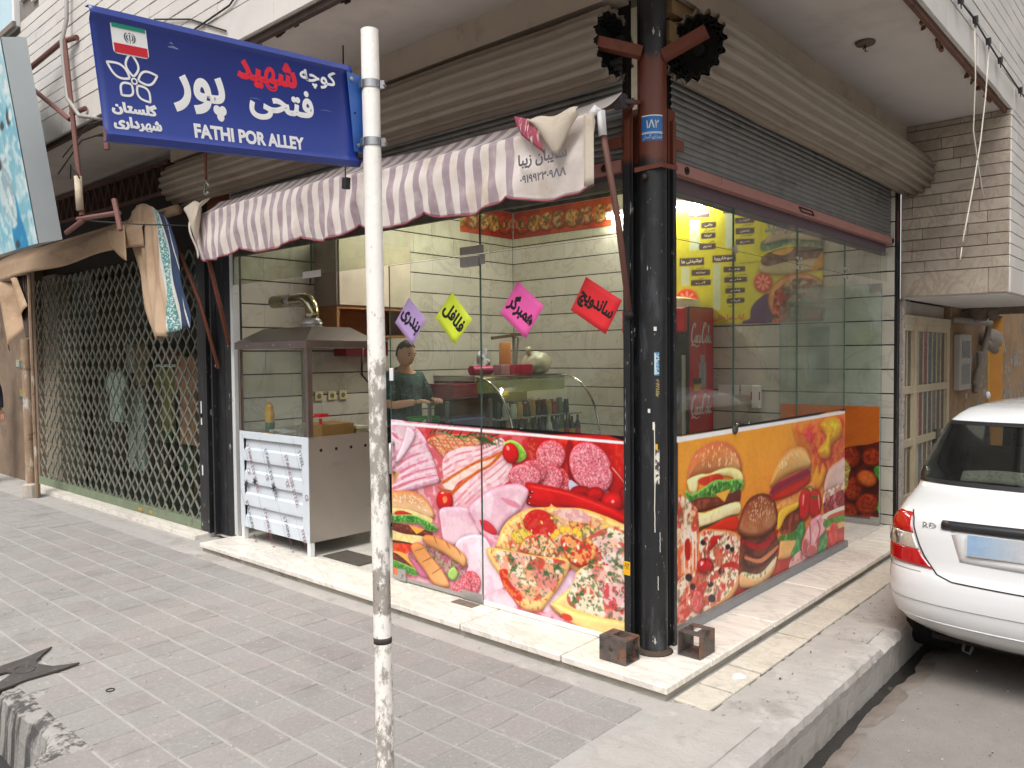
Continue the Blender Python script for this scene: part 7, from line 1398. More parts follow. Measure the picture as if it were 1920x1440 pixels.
# old brown canvas
cv=thing('old_canvas_awning','sun bleached brown canvas awning sagging over the lattice gate','awning',(-7,-.3,2.6)); M_can=mat('sun bleached canvas',(184,156,128),.95,var=.14,scale=2.2,stain=[((140,110,84),1.6,.52,.14,.6,(1,1,2)),((206,188,164),5,.6,.1,.5),((96,74,56),11,.68,.06,.5)],bump=.6,bscale=30)
g=MB(); g.grid(lambda i,j:(-9.2+4.3*i,-.12-.26*min(1,j*1.6)-.02*math.sin(i*14+j*3),2.83+.02*math.sin(i*9)-.02*j-(.36-.03*math.sin(i*3.1)-.04*i)*j**1.5),60,14); ob('sagging_sheet',g,M_can,cv,smooth=True,solid=.0018)
g=MB(); g.tube([(-9.2,-.12,2.79),(-6.5,-.12,2.81),(-4.75,-.12,2.83)],.045,12); ob('roll',g,M_can,cv,smooth=True)
def drop(i,j):
    x0=-5.42+.62*j; x1=-4.60+.50*j**.7
    top=2.72+.17*math.sin(PI*min(1,i*.9+.1)); bot=1.66+.10*i
    return (x0+(x1-x0)*i,-.26-.16*math.sin(PI*i*.7+.3)*(.4+.6*j)-.035*math.sin(i*17+j*3+math.sin(j*5))*j-.014*math.sin(i*39+j*11)*(.3+j),top+(bot-top)*j+.012*math.sin(i*23)*j)
def drop_mat():
    m=mat('hanging canvas',(190,164,138),.95,var=.12,scale=3,stain=[((150,116,88),2.2,.55,.14,.55,(1,1,.4)),((214,200,178),4,.6,.1,.5,(1,1,.4))],bump=.5,bscale=30); return m
g=MB(); g.grid(lambda i,j:drop(i*.72,j),28,26); ob('hanging_end',g,drop_mat(),cv,smooth=True,solid=.0018)
M_nav=mat('navy stripe cloth',(46,62,92),.95,var=.2,scale=10); M_tea=mat('teal patterned cloth',(84,140,140),.95,var=.2,scale=30,stain=[((214,220,214),60,.52,.04,.9)]); M_lt=mat('grey stripe cloth',(196,196,190),.95,var=.1,scale=10)
for a,b,m in ((.72,.75,M_lt),(.75,.83,M_tea),(.83,.85,M_lt),(.85,.935,M_nav),(.935,.95,M_lt),(.95,1.0,M_nav)):
    g=MB(); g.grid(lambda i,j:drop(a+(b-a)*i,j),3,26); ob('stripe',g,m,cv,smooth=True,solid=.0018)
g=MB(); g.grid(lambda i,j:(-5.62+.42*i+.1*j,-.40-.03*j,2.72-.12*i*(1-i)-.34*j*(.3+.7*i)),8,8); ob('loose_corner',g,M_can,cv,smooth=True,solid=.0018)
g=MB(); g.tube([(-4.55,-.30,2.62),(-4.32,-.16,2.0),(-4.20,-.06,1.42)],.017,8); ob('folding_arm',g,M_red,cv,smooth=True)
g=MB(); g.grid(lambda i,j:(-9.1+.75*i+.35*j,-.33-.05*math.sin(i*9),2.46+.02*i-(.85-.5*i)*j),12,10); ob('left_drape',g,M_can,cv,smooth=True,solid=.0018)
for k in range(6):
    g=MB(); g.tube([(-8.55+.09*k,-.30,2.5),(-8.16+.02*k,-.32,1.78)],.014,6); ob('awning_rib',g,mat('dark awning rib',(70,54,48),.7,var=.2,scale=10),cv)
# lightbox sign leaning out at the far left
lb=thing('lightbox_sign','peeling blue and white lightbox sign with grey metal side at the left edge','sign',(-5.03,-1.1,2.5))
f0=Vector((-5.03,-1.150,2.457)); b0=Vector((-5.03,-.973,2.506)); upv=Vector((-5.03,-1.366,4.049))-Vector((-5.03,-1.150+.013,2.457)); upv=Vector((0,-.225,1.59)); ft_=f0+upv; bt=b0+upv; wd_=Vector((-2.2,0,0))
k=MB(); k.add([f0,b0,bt,ft_,f0+wd_,b0+wd_,bt+wd_,ft_+wd_],[(0,1,2,3),(1,5,6,2),(0,4,5,1),(3,2,6,7),(4,7,6,5)]); ob('metal_case',k,mat('pale grey sheet metal',(176,184,188),.4,metal=.2,var=.04,scale=3),lb)
cL=Canvas(0,2.19,0,1.6,.012,8)
LC=[('P',[(-50,-50),(2300,-50),(2300,1700),(-50,1700)],(176,214,222),None,0,[(260,.5,(120,186,206),.8),(60,.62,(226,240,242),.7)],None,0),('P',[(1650,-50),(1960,-50),(1900,300),(1800,620),(1690,560)],(40,140,190),None,0,[(80,.55,(70,170,210),.6)],None,1),('P',[(1500,300),(1800,200),(1850,700),(1650,760)],(206,226,230),None,0,[(60,.6,(120,150,160),.6)],None,1)]
for k_ in range(26):
    x=1450+RNG.random()*640; y=RNG.random()*1500; LC.append(('P',[(x,y),(x+30+RNG.random()*70,y+20),(x+50,y+60+RNG.random()*60),(x-20,y+40)],[(60,66,70),(226,236,236),(150,200,214)][k_%3],None,0,None,None,1))
cL.run(LC); fn_=(f0+wd_)+Vector((0,-.004,0)); un=upv.normalized()
o=cL.sheet('peeling_print',lambda u,v:(fn_.x+u,fn_.y+un.y*v,fn_.z+un.z*v),print_mat('sun faded print',.5,.3),lb)
# brown pipe frame with cable on the facade
fr=thing('pipe_frame','brown steel bracket frame with grey cable fixed to the left facade','bracket',(-4.8,-.95,3)); MT=mat('brown primer tube',(112,74,68),.7,var=.15,scale=10)
k=MB(); k.tube([(-4.93,-.95,4.12),(-5.7,-1.05,3.98)],.022,8).tube([(-5.7,-1.05,3.97),(-4.86,-.95,3.46)],.02,8).tube([(-4.93,-.95,4.12),(-4.70,-.95,2.99),(-4.66,-.95,2.66)],.021,8).tube([(-4.99,-.95,4.12),(-4.80,-.90,4.12)],.022,8).tube([(-4.83,-.95,3.5),(-4.66,-.90,3.52)],.02,8).tube([(-4.28,-.9,3.42),(-4.26,-.9,3.12)],.022,8).tube([(-4.74,-.95,2.64),(-4.0,-.93,2.60)],.02,8).tube([(-4.03,-.95,2.70),(-3.93,-.95,2.46)],.02,8).tube([(-5.0,-.95,2.56),(-4.63,-.95,2.62)],.02,8); ob('tube',k,MT,fr,smooth=True,auto=40)
k=MB(); k.tube([(-4.68,-.965,2.97),(-4.655,-.965,2.70)],.03,8); ob('taped_joint',k,mat('old tape',(186,172,150),.8,var=.15,scale=20),fr,smooth=True)
k=MB(); k.tube([(-4.91,-.93,4.62),(-4.95,-.92,4.3),(-4.93,-.97,4.1),(-4.90,-.965,3.85),(-4.84,-.97,3.62),(-4.66,-.95,3.45),(-4.42,-.80,3.40),(-4.2,-.5,3.40)],.017,8); ob('grey_cable',k,mat('grey conduit',(150,146,142),.6,var=.1,scale=14),fr,smooth=True)
k=MB()
for q in ([(-5.1,-.93,3.20),(-4.6,-.9,3.38),(-3.6,-.7,3.40)],[(-5.3,-.9,3.1),(-4.9,-.85,3.32),(-4.2,-.8,3.30),(-3.9,-.5,3.36),(-4.5,.02,3.38)],[(-4.6,-.85,3.30),(-4.4,-.5,3.33),(-4.6,-.1,3.34),(-4.8,0,3.36)],[(-3.7,-.75,3.40),(-4.2,-.3,3.36),(-4.7,-.02,3.36)],[(-4.85,-.96,2.98),(-4.72,-1.0,3.08),(-4.6,-.98,2.94)],[(-4.66,-.95,2.62),(-4.4,-.6,2.60),(-4.05,-.32,2.58)]): k.tube(q,.006,6)
ob('loose_wire',k,mat('black wire',(40,36,34),.6),fr,smooth=True)
k=MB()
for q in ([(-3.4,-.9,3.86),(-2.9,-.89,3.72),(-2.45,-.89,3.52)],[(-3.1,-.9,3.62),(-2.4,-.89,3.66),(-1.6,-.89,4.0)]): k.tube(q,.006,6)
o=ob('facade_wire',k,MATS['black wire'],None,smooth=True); tag(o,'black wires running over the pale facade above the street sign','wire')
hk=thing('hanging_hook','rusty rod with curved wire hooks hanging above the left awning end','hook',(-3.88,-.3,3.1)); k=MB(); k.tube([(-3.88,-.3,3.25),(-3.885,-.3,2.93)],.011,8); ob('rod',k,M_red,hk); k=MB(); k.tube([(-3.89,-.3,2.92),(-3.80,-.34,2.89),(-3.73,-.36,2.85)],.008,6).tube([(-3.89,-.3,2.90),(-3.88,-.32,2.82),(-3.82,-.34,2.795),(-3.74,-.36,2.80)],.008,6); ob('wire_hook',k,mat('pale wire',(190,190,184),.4,metal=.6),hk,smooth=True)
hp=thing('hanging_plug','small black plug hanging on a thin cord beside the white pole','plug',(-1.9,-.5,2.6)); k=MB(); k.tube([(-1.86,-.45,3.40),(-1.85,-.46,3.0),(-1.83,-.47,2.60)],.005,6); ob('cord',k,MATS['black wire'],hk if 0 else hp); k=MB(); k.obox((-1.825,-.47,2.56),((1,.1,-.1),(0,1,0),(.1,0,1)),(.02,.018,.035)); ob('plug_body',k,mat('black plastic',(26,26,28),.5),hp,bevel=.005)
hp2=MB(); hp2.tube([(-.35,-.80,3.42),(-.36,-.78,3.2),(-.35,-.79,2.98)],.005,6)
# cords hanging at the right and the clipped line along the alley fascia
wr=thing('dangling_wires','pale twisted cords dangling from the alley fascia at the right','wires',(.95,2.5,3.6)); k=MB(); k.tube([(.925,2.5,3.66),(.93,2.52,3.3),(.925,2.50,2.95),(.93,2.62,2.76),(.93,2.74,2.62),(.935,2.79,2.55)],.0045,6).tube([(.925,2.95,3.62),(.93,2.83,3.25),(.93,2.68,2.9),(.93,2.5,2.6),(.93,2.32,2.34),(.93,2.22,2.2)],.0045,6).tube([(.93,2.20,2.16),(.932,2.15,2.08)],.004,5); ob('cord',k,mat('pale cord',(196,190,176),.7),wr,smooth=True)
ln=thing('clipped_cable','black cable with knotted clips along the alley fascia','cable',(.92,2.5,3.66)); k=MB(); pts=[(.925,1.6,3.70),(.925,2.1,3.66),(.925,2.5,3.665),(.925,2.9,3.64),(.925,3.3,3.62),(.925,4.1,3.60),(.925,5.5,3.58)]; k.tube(pts,.006,6); ob('cable',k,MATS['black wire'],ln)
for p in pts[1:]:
    k=MB(); k.obox((p[0]+.005,p[1],p[2]),((1,0,0),(0,1,.4),(0,-.4,1)),(.012,.03,.022)).tube([(p[0]+.004,p[1]+.01,p[2]),(p[0]+.006,p[1]+.015,p[2]-.05)],.004,5); ob('clip',k,mat('dark clip',(46,44,44),.7),ln)
# ================================================================== RIGHT: DOOR UNDER THE BAY, PLASTER WALL
al=thing('alley_wall','peeling ochre mud plaster wall along the alley behind the car','wall',(.0,9,0)); M_och=mat('ochre mud plaster',(150,122,92),.95,var=.25,scale=2.4,stain=[((120,92,68),1.5,.5,.12,.7),((190,160,120),3,.6,.08,.6),((112,106,98),2.6,.6,.06,.6),((206,204,198),11,.68,.03,.6)],bump=1.6,bscale=26)
w=MB(); w.box(-.4,.085,5.72,7.55,-.3,4.5).box(-.4,.085,8.44,16,-.3,4.5).box(-.4,.085,7.55,8.44,1.96,4.5).box(-.4,-.2,7.551,8.439,-.3,1.96); ob('plaster_face',w,M_och,al)
w=MB(); w.box(-.4,.05,3.962,4.40,-.3,1.97).box(-.4,.02,4.40,5.7195,1.842,1.97); ob('door_surround',w,mat('grey plaster',(176,168,160),.9,var=.1,scale=3),al)
rn=random.Random(31)
pb=MB()
for i in range(90):
    y=rn.choice((6.3,6.5,6.9,7.1,7.3,8.6,8.9,9.3,9.6,10.2))+rn.uniform(-.12,.12); z=rn.uniform(.5,1.5); pb.box(.0855+.0004*(i%9),.0858+.0004*(i%9),y,y+rn.uniform(.05,.14),z,z+rn.uniform(.03,.09))
o=ob('pasted_bill',pb,mat('pasted bills',(142,144,142),.9,var=.25,scale=14,stain=[((90,110,130),12,.55,.05,.7),((150,130,70),20,.62,.05,.6)]),al); o['kind']='stuff'
yd=thing('yellow_doorway','narrow yellow framed doorway in the ochre plaster wall','door',(0,8,0)); w=MB(); w.box(-.19,.09,7.552,7.60,-.28,1.955).box(-.19,-.12,7.60,7.72,-.28,1.955); ob('frame',w,mat('yellow door paint',(186,150,56),.7,var=.1,scale=6),yd)
w=MB(); w.box(-.149,.084,8.395,8.437,-.28,1.955); ob('reveal',w,mat('ochre door leaf',(176,126,60),.8,var=.12,scale=4),yd)
w=MB(); w.box(-.198,-.15,7.72,8.39,-.28,1.95); ob('leaf',w,mat('ochre door leaf',(176,126,60),.8,var=.12,scale=4),yd)
w=MB(); w.lathe([(0,0),(.05,0),(.045,.03),(0,.045)],(.086,7.48,.98),12,(1,0,0)); ob('bell',w,M_wh,yd,smooth=True)
w=MB(); w.box(.03,.095,4.0,4.075,-.28,1.97); o=ob('bill_covered_jamb',w,mat('bill covered jamb',(176,166,156),.9,var=.2,scale=14,stain=[((70,110,120),13,.58,.03,.8),((96,70,60),16,.6,.03,.7),((214,206,196),24,.56,.03,.7)])); tag(o,'narrow jamb beside the end post covered in torn coloured bills','door jamb')
md=thing('metal_door','cream metal double door with barred panes under the bay','door',(.06,4.9,-.25)); M_crm=mat('cream door paint',(186,172,146),.65,var=.1,scale=4,stain=[((150,120,88),2.4,.56,.1,.6),((110,84,62),9,.66,.05,.6)])
w=MB(); w.box(.04,.058,4.08,5.70,-.28,1.83); ob('sheet',w,M_crm,md)
w=MB(); w.box(.058,.09,4.08,5.70,1.76,1.84).box(.058,.095,4.40,4.47,-.28,1.76).box(.058,.085,5.60,5.70,-.28,1.76).box(.058,.08,4.08,4.10,-.28,1.76); 
rows=((1.20,1.70),(.72,1.13),(.22,.65))
for z in (1.70,1.13,.65,.15): w.box(.0582,.082,4.10,5.60,z,z+.07)
ob('frame',w,M_crm,md,bevel=.003)
pcol=[(70,74,66),(92,88,76),(60,56,50),(84,72,62),(120,50,58),(66,82,88)]
for (z0,z1) in rows:
    for k in range(9):
        y0=4.11+k*.145 if k<2 else 4.48+(k-2)*.16; y1=y0+.118
        b=MB(); b.box(.0583,.062,y0,y1,z0,z1); ob('pane',b,mat('door pane %d'%((k*7+int(z0*10))%6),pcol[(k*7+int(z0*10))%6],.3,var=.35,scale=12,stain=[((190,190,182),30,.6,.03,.7)]),md)
        b=MB(); b.box(.0584,.066,y1+.008,y1+.034,z0,z1); ob('bar',b,M_crm,md)
w=MB(); w.box(.0585,.10,5.18,5.30,.60,.74); ob('padlock',w,mat('green lock box',(88,96,78),.6,var=.2,scale=20),md,bevel=.004)
w=MB(); w.tube([(.09,4.43,.10),(.10,4.43,-.05),(.09,4.43,-.2)],.012,6); ob('bolt',w,M_dk,md)
eb=thing('meter_box','grey electricity meter box fixed to the plaster wall','meter box',(.1,6.1,1.35)); w=MB(); w.box(.086,.15,5.84,6.35,1.10,1.69); ob('case',w,mat('meter grey',(164,160,152),.5,var=.08,scale=8),eb,bevel=.008)
w=MB(); w.box(.1505,.153,5.92,6.28,1.44,1.62); ob('display',w,mat('meter window',(110,110,104),.2),eb); w=MB(); w.box(.1505,.153,5.92,6.28,1.16,1.38); ob('print',w,mat('meter print',(128,126,120),.5,var=.4,scale=50),eb)
pp=thing('gas_regulator','grey gas regulator with bent pipes on the plaster wall','pipe',(.15,7,1.7)); w=MB(); w.tube([(.10,5.75,1.84),(.2,6.3,1.83),(.22,6.9,1.83),(.18,6.95,1.66),(.16,6.8,1.4),(.13,6.6,1.15)],.035,8).tube([(.16,6.95,1.62),(.2,7.1,1.56),(.2,7.3,1.52)],.045,8).tube([(.16,6.7,1.5),(.13,6.85,1.28),(.12,6.7,1.05)],.03,8); ob('pipework',w,mat('dusty grey pipe',(140,132,122),.6,var=.2,scale=14),pp,smooth=True)
w=MB(); w.lathe([(0,0),(.10,.0),(.13,.04),(.10,.08),(0,.1)],(.18,7.12,1.64),16,(.4,-1,.2)); ob('regulator_body',w,MATS['dusty grey pipe'],pp,smooth=True,auto=50)
w=MB(); w.box(.10,.866,6.19,6.32,1.90,1.985)
for i in range(20): w.obox((rn.uniform(.1,.4),6.2,1.92+rn.uniform(-.06,.03)),((1,.3,0),(0,1,.3),(.2,0,1)),(.04,.03,.03))
o=ob('broken_lintel',w,mat('broken concrete lintel',(116,106,94),.95,var=.3,scale=10,bump=1.5,bscale=40)); tag(o,'broken grey concrete lintel at the back end of the bay soffit','lintel')
# ================================================================== GRILL CART
M_film=mat('white protective film',(214,222,230),.35,metal=.15,var=.05,scale=6,spec=.5); M_steel=mat('stainless sheet',(186,180,174),.34,metal=.75,var=.08,scale=3,stain=[((120,112,106),2,.58,.2,.5,(1,1,2))]); M_steeld=mat('dark stainless hood',(112,106,104),.28,metal=.9,var=.1,scale=4); M_leg=mat('white leg',(222,224,224),.5)
cx0,cx1,cy0,cy1=-3.93,-2.935,-.03,.60
ct=thing('grill_cart','stainless grill cart with hood and film covered louvred front in the doorway','grill cart',((cx0+cx1)/2,.28,0))
q=MB(); q.box(cx1-.003,cx1,cy0+.004,cy1,.105,.905).box(cx0,cx0+.003,cy0+.004,cy1,.105,.905).box(cx0+.003,cx1-.003,cy1-.003,cy1,.105,.905).box(cx0+.003,cx1-.003,cy0+.03,cy1-.003,.105,.11).box(cx0+.003,cx1-.003,cy0+.02,cy1-.003,.87,.878); ob('side_panel',q,M_steel,ct)
q=MB(); q.box(cx0,cx0+.06,cy0-.004,cy0+.003,.105,.905).box(cx1-.085,cx1,cy0-.004,cy0+.003,.105,.905).box(cx0+.06,cx1-.085,cy0-.004,cy0+.003,.845,.905); ob('front_frame',q,M_film,ct,bevel=.0015)
for k in range(4):
    z1=.843-.185*k; z0=z1-.185; q=MB(); a,b=cx0+.061,cx1-.086
    pr=[(cy0+.022,z1),(cy0+.018,z1-.075),(cy0+.004,z1-.09),(cy0-.002,z1-.16),(cy0-.001,z0+.004),(cy0+.02,z0)]
    q.grid(lambda i,j:(a+(b-a)*i,)+tuple(pr[int(round(j*5))]),1,5); ob('louvre',q,M_film,ct)
M_fk=mat('film print black',(50,50,58),.6,var=.2,scale=80); M_fr=mat('film print red',(130,60,76),.6,var=.2,scale=80)
for k,(x,z) in enumerate(((-3.80,.80),(-3.53,.78),(-3.24,.755),(-3.83,.33),(-3.56,.30),(-3.27,.27),(-3.03,.20),(-3.05,.80))):
    a=math.radians(-68); U=Vector((math.cos(a),0,math.sin(a))); V=Vector((-math.sin(a),0,math.cos(a)))
    text(ct,'STAINLESS STEEL' if k not in(6,7) else 'STEEL',(x,cy0-.0065,z),U,V,(0,.42 if k not in (6,7) else .13,-.02,.018),M_fk if k%2 else M_fr,.0,thick=.0004)
    q=MB(); 
    for f in (.04,.13): q.prism([(f-.15,-.05),(f+.12,-.05),(f+.12,-.0485),(f-.15,-.0485)],Vector((x,cy0-.0066,z)),U,V,.0003)
    ob('print_rule',q,M_fk,ct)
for x,z in ((-3.70,.50),(-3.42,.475),(-3.83,.47)):
    q=MB(); pts=[]
    for i in range(12): r_=.045 if i%2==0 else .014; pts.append((r_*math.cos(i*PI/6+.3),r_*math.sin(i*PI/6+.3)))
    q.prism(pts,(x,cy0-.0062,z),(1,0,0),(0,0,1),.0004); ob('star_print',q,M_fk,ct)
for x,z in ((-3.80,.60),(-3.52,.575),(-3.23,.55),(-2.97,.47)): text(ct,'CE',(x,cy0-.0064,z),(.4,0,-.92),(.92,0,.4),(0,.05,-.02,.02),M_fr,.0,thick=.0004)
for (x,y) in ((cx0+.02,cy0+.02),(cx1-.02,cy0+.02),(cx0+.02,cy1-.02),(cx1-.02,cy1-.02)):
    q=MB(); q.box(x-.02,x+.02,y-.02,y+.02,.001,.105); ob('leg',q,M_leg,ct,bevel=.002)
q=MB()
for y in (.08,.22,.36,.50): q.lathe([(0,0),(.013,0),(.013,.001),(0,.001)],(cx1+.0005,y,.80+.0*y),12,(1,0,0))
ob('vent_hole',q,M_dk,ct)
q=MB()
for y in (.03,.10,.28,.42): q.lathe([(0,0),(.006,0),(.004,.003),(0,.004)],(cx1+.0002,y,.872),8,(1,0,0))
for x in (-3.75,-3.35,-3.12): q.lathe([(0,0),(.006,0),(.004,.003),(0,.004)],(x,cy0-.0245,1.605),8,(0,-1,0))
ob('rivet',q,M_ss,ct)
for (x,y) in ((cx1-.012,cy0+.012),(cx0+.012,cy0+.012),(cx1-.012,cy1-.012),(cx0+.012,cy1-.012)):
    q=MB(); w_=.035; q.box(x-w_/2,x+w_/2-.004,y-.012,y-.008,.906,1.58).box(x+(w_/2-.004 if x>-3.4 else -w_/2),x+(w_/2 if x>-3.4 else -w_/2+.004),y-.012,y+.03,.906,1.58); ob('corner_post',q,M_steel if y>0.2 else mat('mauve stainless',(150,136,134),.3,metal=.9),ct)
q=MB(); q.box(cx0+.035,cx1-.035,cy0+.004,cy0+.009,.91,1.56); ob('front_glass',q,glass('cart glass',(244,248,246),1.5,.7,dirt_glare=.06),ct)
q=MB(); q.box(cx0-.02,cx1+.02,cy0-.02,cy1+.02,1.58,1.632); ob('hood_band',q,mat('mauve stainless',(150,136,134),.3,metal=.9),ct,bevel=.002)
q=MB(); a=[(cx0-.02,cy0-.02,1.6325),(cx1+.02,cy0-.02,1.6325),(cx1+.02,cy1+.02,1.6325),(cx0-.02,cy1+.02,1.6325)]; b=[(cx0+.15,cy0+.15,1.745),(cx1-.15+.0,cy0+.15,1.745),(cx1-.15,cy1-.12,1.745),(cx0+.15,cy1-.12,1.745)]
q.add(a+b,[(0,1,5,4),(1,2,6,5),(2,3,7,6),(3,0,4,7),(4,5,6,7)]); ob('hood',q,M_steeld,ct,solid=.003)
q=MB(); q.lathe([(.085,0),(.085,.012),(.075,.013),(.075,.03),(.085,.031),(.082,.045),(.07,.046),(.07,.06),(.062,.07),(.056,.075)],(-3.30,.27,1.746),24); ob('flue_collar',q,M_ss,ct,smooth=True,auto=35)
q=MB(); q.tube([(-3.30,.27,1.81),(-3.30,.27,1.87),(-3.31,.27,1.92),(-3.35,.27,1.965),(-3.41,.27,1.98),(-3.60,.27,1.98),(-3.86,.27,1.98)],.052,20,cap=False); ob('flue_pipe',q,mat('galvanised flue',(176,170,140),.22,metal=1,var=.1,scale=10),ct,smooth=True,solid=.003)
q=MB(); q.lathe([(.054,-.03),(.057,-.02),(.054,-.01),(.057,0),(.054,.01),(.057,.02),(.054,.03)],(-3.60,.27,1.98),24,(1,0,0)).lathe([(.0,0),(.045,0),(.03,.02),(0,.02)],(-3.80,.27,1.98),16,(1,0,0)); ob('pipe_joint',q,M_ss,ct,smooth=True)
# things standing on the cart
q=MB(); q.lathe([(0,0),(.036,0),(.038,.02),(.038,.10),(.034,.115),(.040,.145),(.040,.175),(.030,.20),(.034,.215),(.030,.235),(.016,.245),(.016,.262),(0,.264)],(-3.68,.10,.8785),18); o=ob('oil_bottle',q,mat('gold bottle',(200,146,30),.3,metal=.35,var=.1,scale=20),smooth=True,auto=40); tag(o,'gold oil bottle with green label standing in the grill cart','bottle')
q=MB(); q.lathe([(.0385,.02),(.0388,.021),(.0388,.098),(.0385,.099)],(-3.68,.10,.8785),18); ob('label',q,mat('green label',(40,80,64),.5,var=.3,scale=30),o,smooth=True)
q=MB(); q.box(-3.56,-3.36,.02,.16,.880,.90); q.v=[(x,y,z+(.05*(x+3.56)/.2 if z>.89 else 0)*-.6+.03) if 1 else 0 for x,y,z in q.v]; o=ob('foil_tray',q,mat('foil',(206,206,204),.3,metal=.7,var=.1,scale=30),bevel=.002); tag(o,'crumpled foil tray next to the gold bottle in the grill cart','tray')
q=MB(); q.lathe([(0,0),(.04,.0),(.045,.05),(.042,.09),(.03,.10),(.0,.10)],(-3.22,.10,.879),14); o=ob('spice_jar',q,glass('clear jar glass',(220,224,220),1.5,1.0,dirt_glare=.3),smooth=True); tag(o,'clear spice jar in the corner of the grill cart','jar')
q=MB(); q.box(-3.30,-3.0,.14,.44,.879,.985); o=ob('cardboard_box',q,mat('brown cardboard',(130,96,50),.8,var=.15,scale=10),bevel=.002); tag(o,'brown cardboard box behind the corner post of the grill cart','box')
q=MB(); q.box(-3.25,-2.98,.47,.575,.93,.955).box(-3.22,-3.0,.48,.57,.879,.93); o=ob('baking_tray',q,mat('pale tray',(206,200,170),.4,metal=.4),bevel=.002); tag(o,'pale shallow tray at the inner end of the grill cart','tray')
q=MB(); q.tube([(-3.05,.16,.985),(-3.05,.16,1.03)],.012,8).box(-3.08,-3.0,.12,.20,1.045,1.07); o=ob('lighter',q,mat('red plastic',(190,30,40),.4)); tag(o,'red lighter with wooden block on the cardboard box','lighter')
q=MB(); q.tube([(-3.45,.3,1.58),(-3.44,.3,1.2),(-3.42,.3,.95)],.003,5); o=ob('hanging_string',q,MATS['pale cord']); tag(o,'thin string hanging under the grill cart hood','string')
# ================================================================== WALL CABINET, SOCKETS, BEADS
cb=thing('wall_cabinet','cream wall cabinet with wooden shelf above the counter','cabinet',(-4.2,1.6,1.8))
q=MB(); q.box(-4.33,-3.98,1.0,1.02,1.995,2.62).box(-4.33,-3.98,1.89,1.91,1.995,2.62).box(-4.33,-3.98,1.02,1.89,2.60,2.62).box(-4.33,-3.98,1.02,1.89,1.995,2.015); ob('carcass',q,mat('mauve cabinet side',(150,138,132),.6),cb)
for y0 in (1.022,):
    q=MB(); q.box(-3.979,-3.962,y0,y0+.868,2.0,2.615); ob('door',q,mat('cream cabinet door',(206,196,176),.5),cb,bevel=.002)
q=MB(); q.box(-4.33,-3.98,1.0,1.03,1.70,1.99).box(-4.33,-3.98,1.88,1.91,1.70,1.99).box(-4.33,-3.98,1.03,1.88,1.70,1.72).box(-4.329,-4.31,1.03,1.88,1.72,1.99).box(-4.33,-3.98,1.03,1.88,1.965,1.9945); ob('wooden_shelf',q,mat('orange wood laminate',(150,100,60),.5,var=.15,scale=6,stretch=(1,.3,6)),cb)
q=MB(); q.box(-4.32,-4.12,1.2,1.72,1.52,1.66); o=ob('red_shelf_box',q,mat('dim red board',(140,44,52),.6,var=.15),bevel=.004); tag(o,'dark red box under the wooden shelf of the wall cabinet','box')
for i,y in enumerate((1.02,1.17,1.30)):
    t=thing('wall_socket','cream wall socket on the left inner wall, '+('first from the door','middle one','farthest from the door')[i],'socket',(-4.32,y,1.13),0,'row of cream wall sockets'); q=MB(); q.box(-4.329,-4.312,y-.045,y+.045,1.09,1.18); ob('plate',q,mat('cream plastic',(206,198,160),.4),t,bevel=.004); q=MB(); q.lathe([(0,0),(.024,0),(.024,.002),(0,.002)],(-4.3118,y,1.135),14,(1,0,0)); ob('outlet',q,mat('outlet shadow',(120,114,90),.5),t)
q=MB(); q.tube([(-3.6,1.0,1.62),(-3.62,1.0,1.35),(-3.58,1.05,1.27),(-3.56,1.1,1.36),(-3.58,1.1,1.62)],.012,6).tube([(-3.58,1.05,1.27),(-3.55,1.06,1.18)],.016,6); o=ob('prayer_beads',q,mat('dark beads',(60,30,34),.4),smooth=True); tag(o,'dark string of beads hanging by the wall cabinet','beads')
# ================================================================== DELI CASES
M_dark=mat('dark case interior',(46,44,44),.6,var=.2); M_chr=mat('chrome trim',(206,206,202),.12,metal=1,var=.03); M_cg=glass('case glass',(240,246,240),1.5,.9,dirt_glare=.07)
dc=thing('deli_case','curved glass deli fridge with chrome arches full of bottles','display fridge',(-3.1,2.4,0))
y0,y1=1.75,3.06
def arc(t): return (-2.92+.46*math.sin(t*PI/2),1.31-.62*(1-math.cos(t*PI/2)))
q=MB(); q.box(-3.46,-2.47,y0,y1,.02,.62).box(-3.48,-3.42,y0,y1,.6205,1.27); ob('cabinet_body',q,mat('case body',(90,88,86),.5,metal=.3),dc,bevel=.004)
q=MB(); q.box(-3.48,-2.91,y0-.01,y1+.01,1.2705,1.325); ob('top_rail',q,M_chr,dc,bevel=.008)
q=MB(); q.box(-2.93,-2.905,y0,y1,1.16,1.27); ob('light_strip',q,mat('green tinted header',(156,166,96),.5,var=.2,scale=5,stain=[((80,110,50),6,.58,.06,.6)]),dc)
for y in (y0,y1-.018):
    q=MB(); q.tube([(arc(i/14)[0],y+.009,arc(i/14)[1]) for i in range(15)],.011,8); ob('chrome_arch',q,M_chr,dc,smooth=True)
q=MB(); q.grid(lambda i,j:(arc(j)[0]-.003,y0+.02+(y1-y0-.04)*i,arc(j)[1]),1,16); ob('curved_glass',q,M_cg,dc,smooth=True)
for z in (.93,.68):
    q=MB(); q.box(-3.41,-2.66 if z>.8 else -2.52,y0+.03,y1-.03,z-.012,z); ob('shelf',q,mat('case shelf',(150,156,150),.3,metal=.4),dc)
q=MB(); q.tube([(-2.47,y0+.02,.64),(-2.46,y0+.1,.86),(-2.5,y0+.3,.80),(-2.52,y0+.42,.64)],.008,8); ob('loose_seal',q,mat('pale green seal',(150,206,190),.3),dc,smooth=True)
rb=random.Random(9)
BC=[((30,24,22),.25),((40,60,36),.25),((150,140,60),.3),((24,36,66),.25),((190,200,190),.4),((120,30,40),.4),((60,90,60),.3),((176,150,90),.4)]
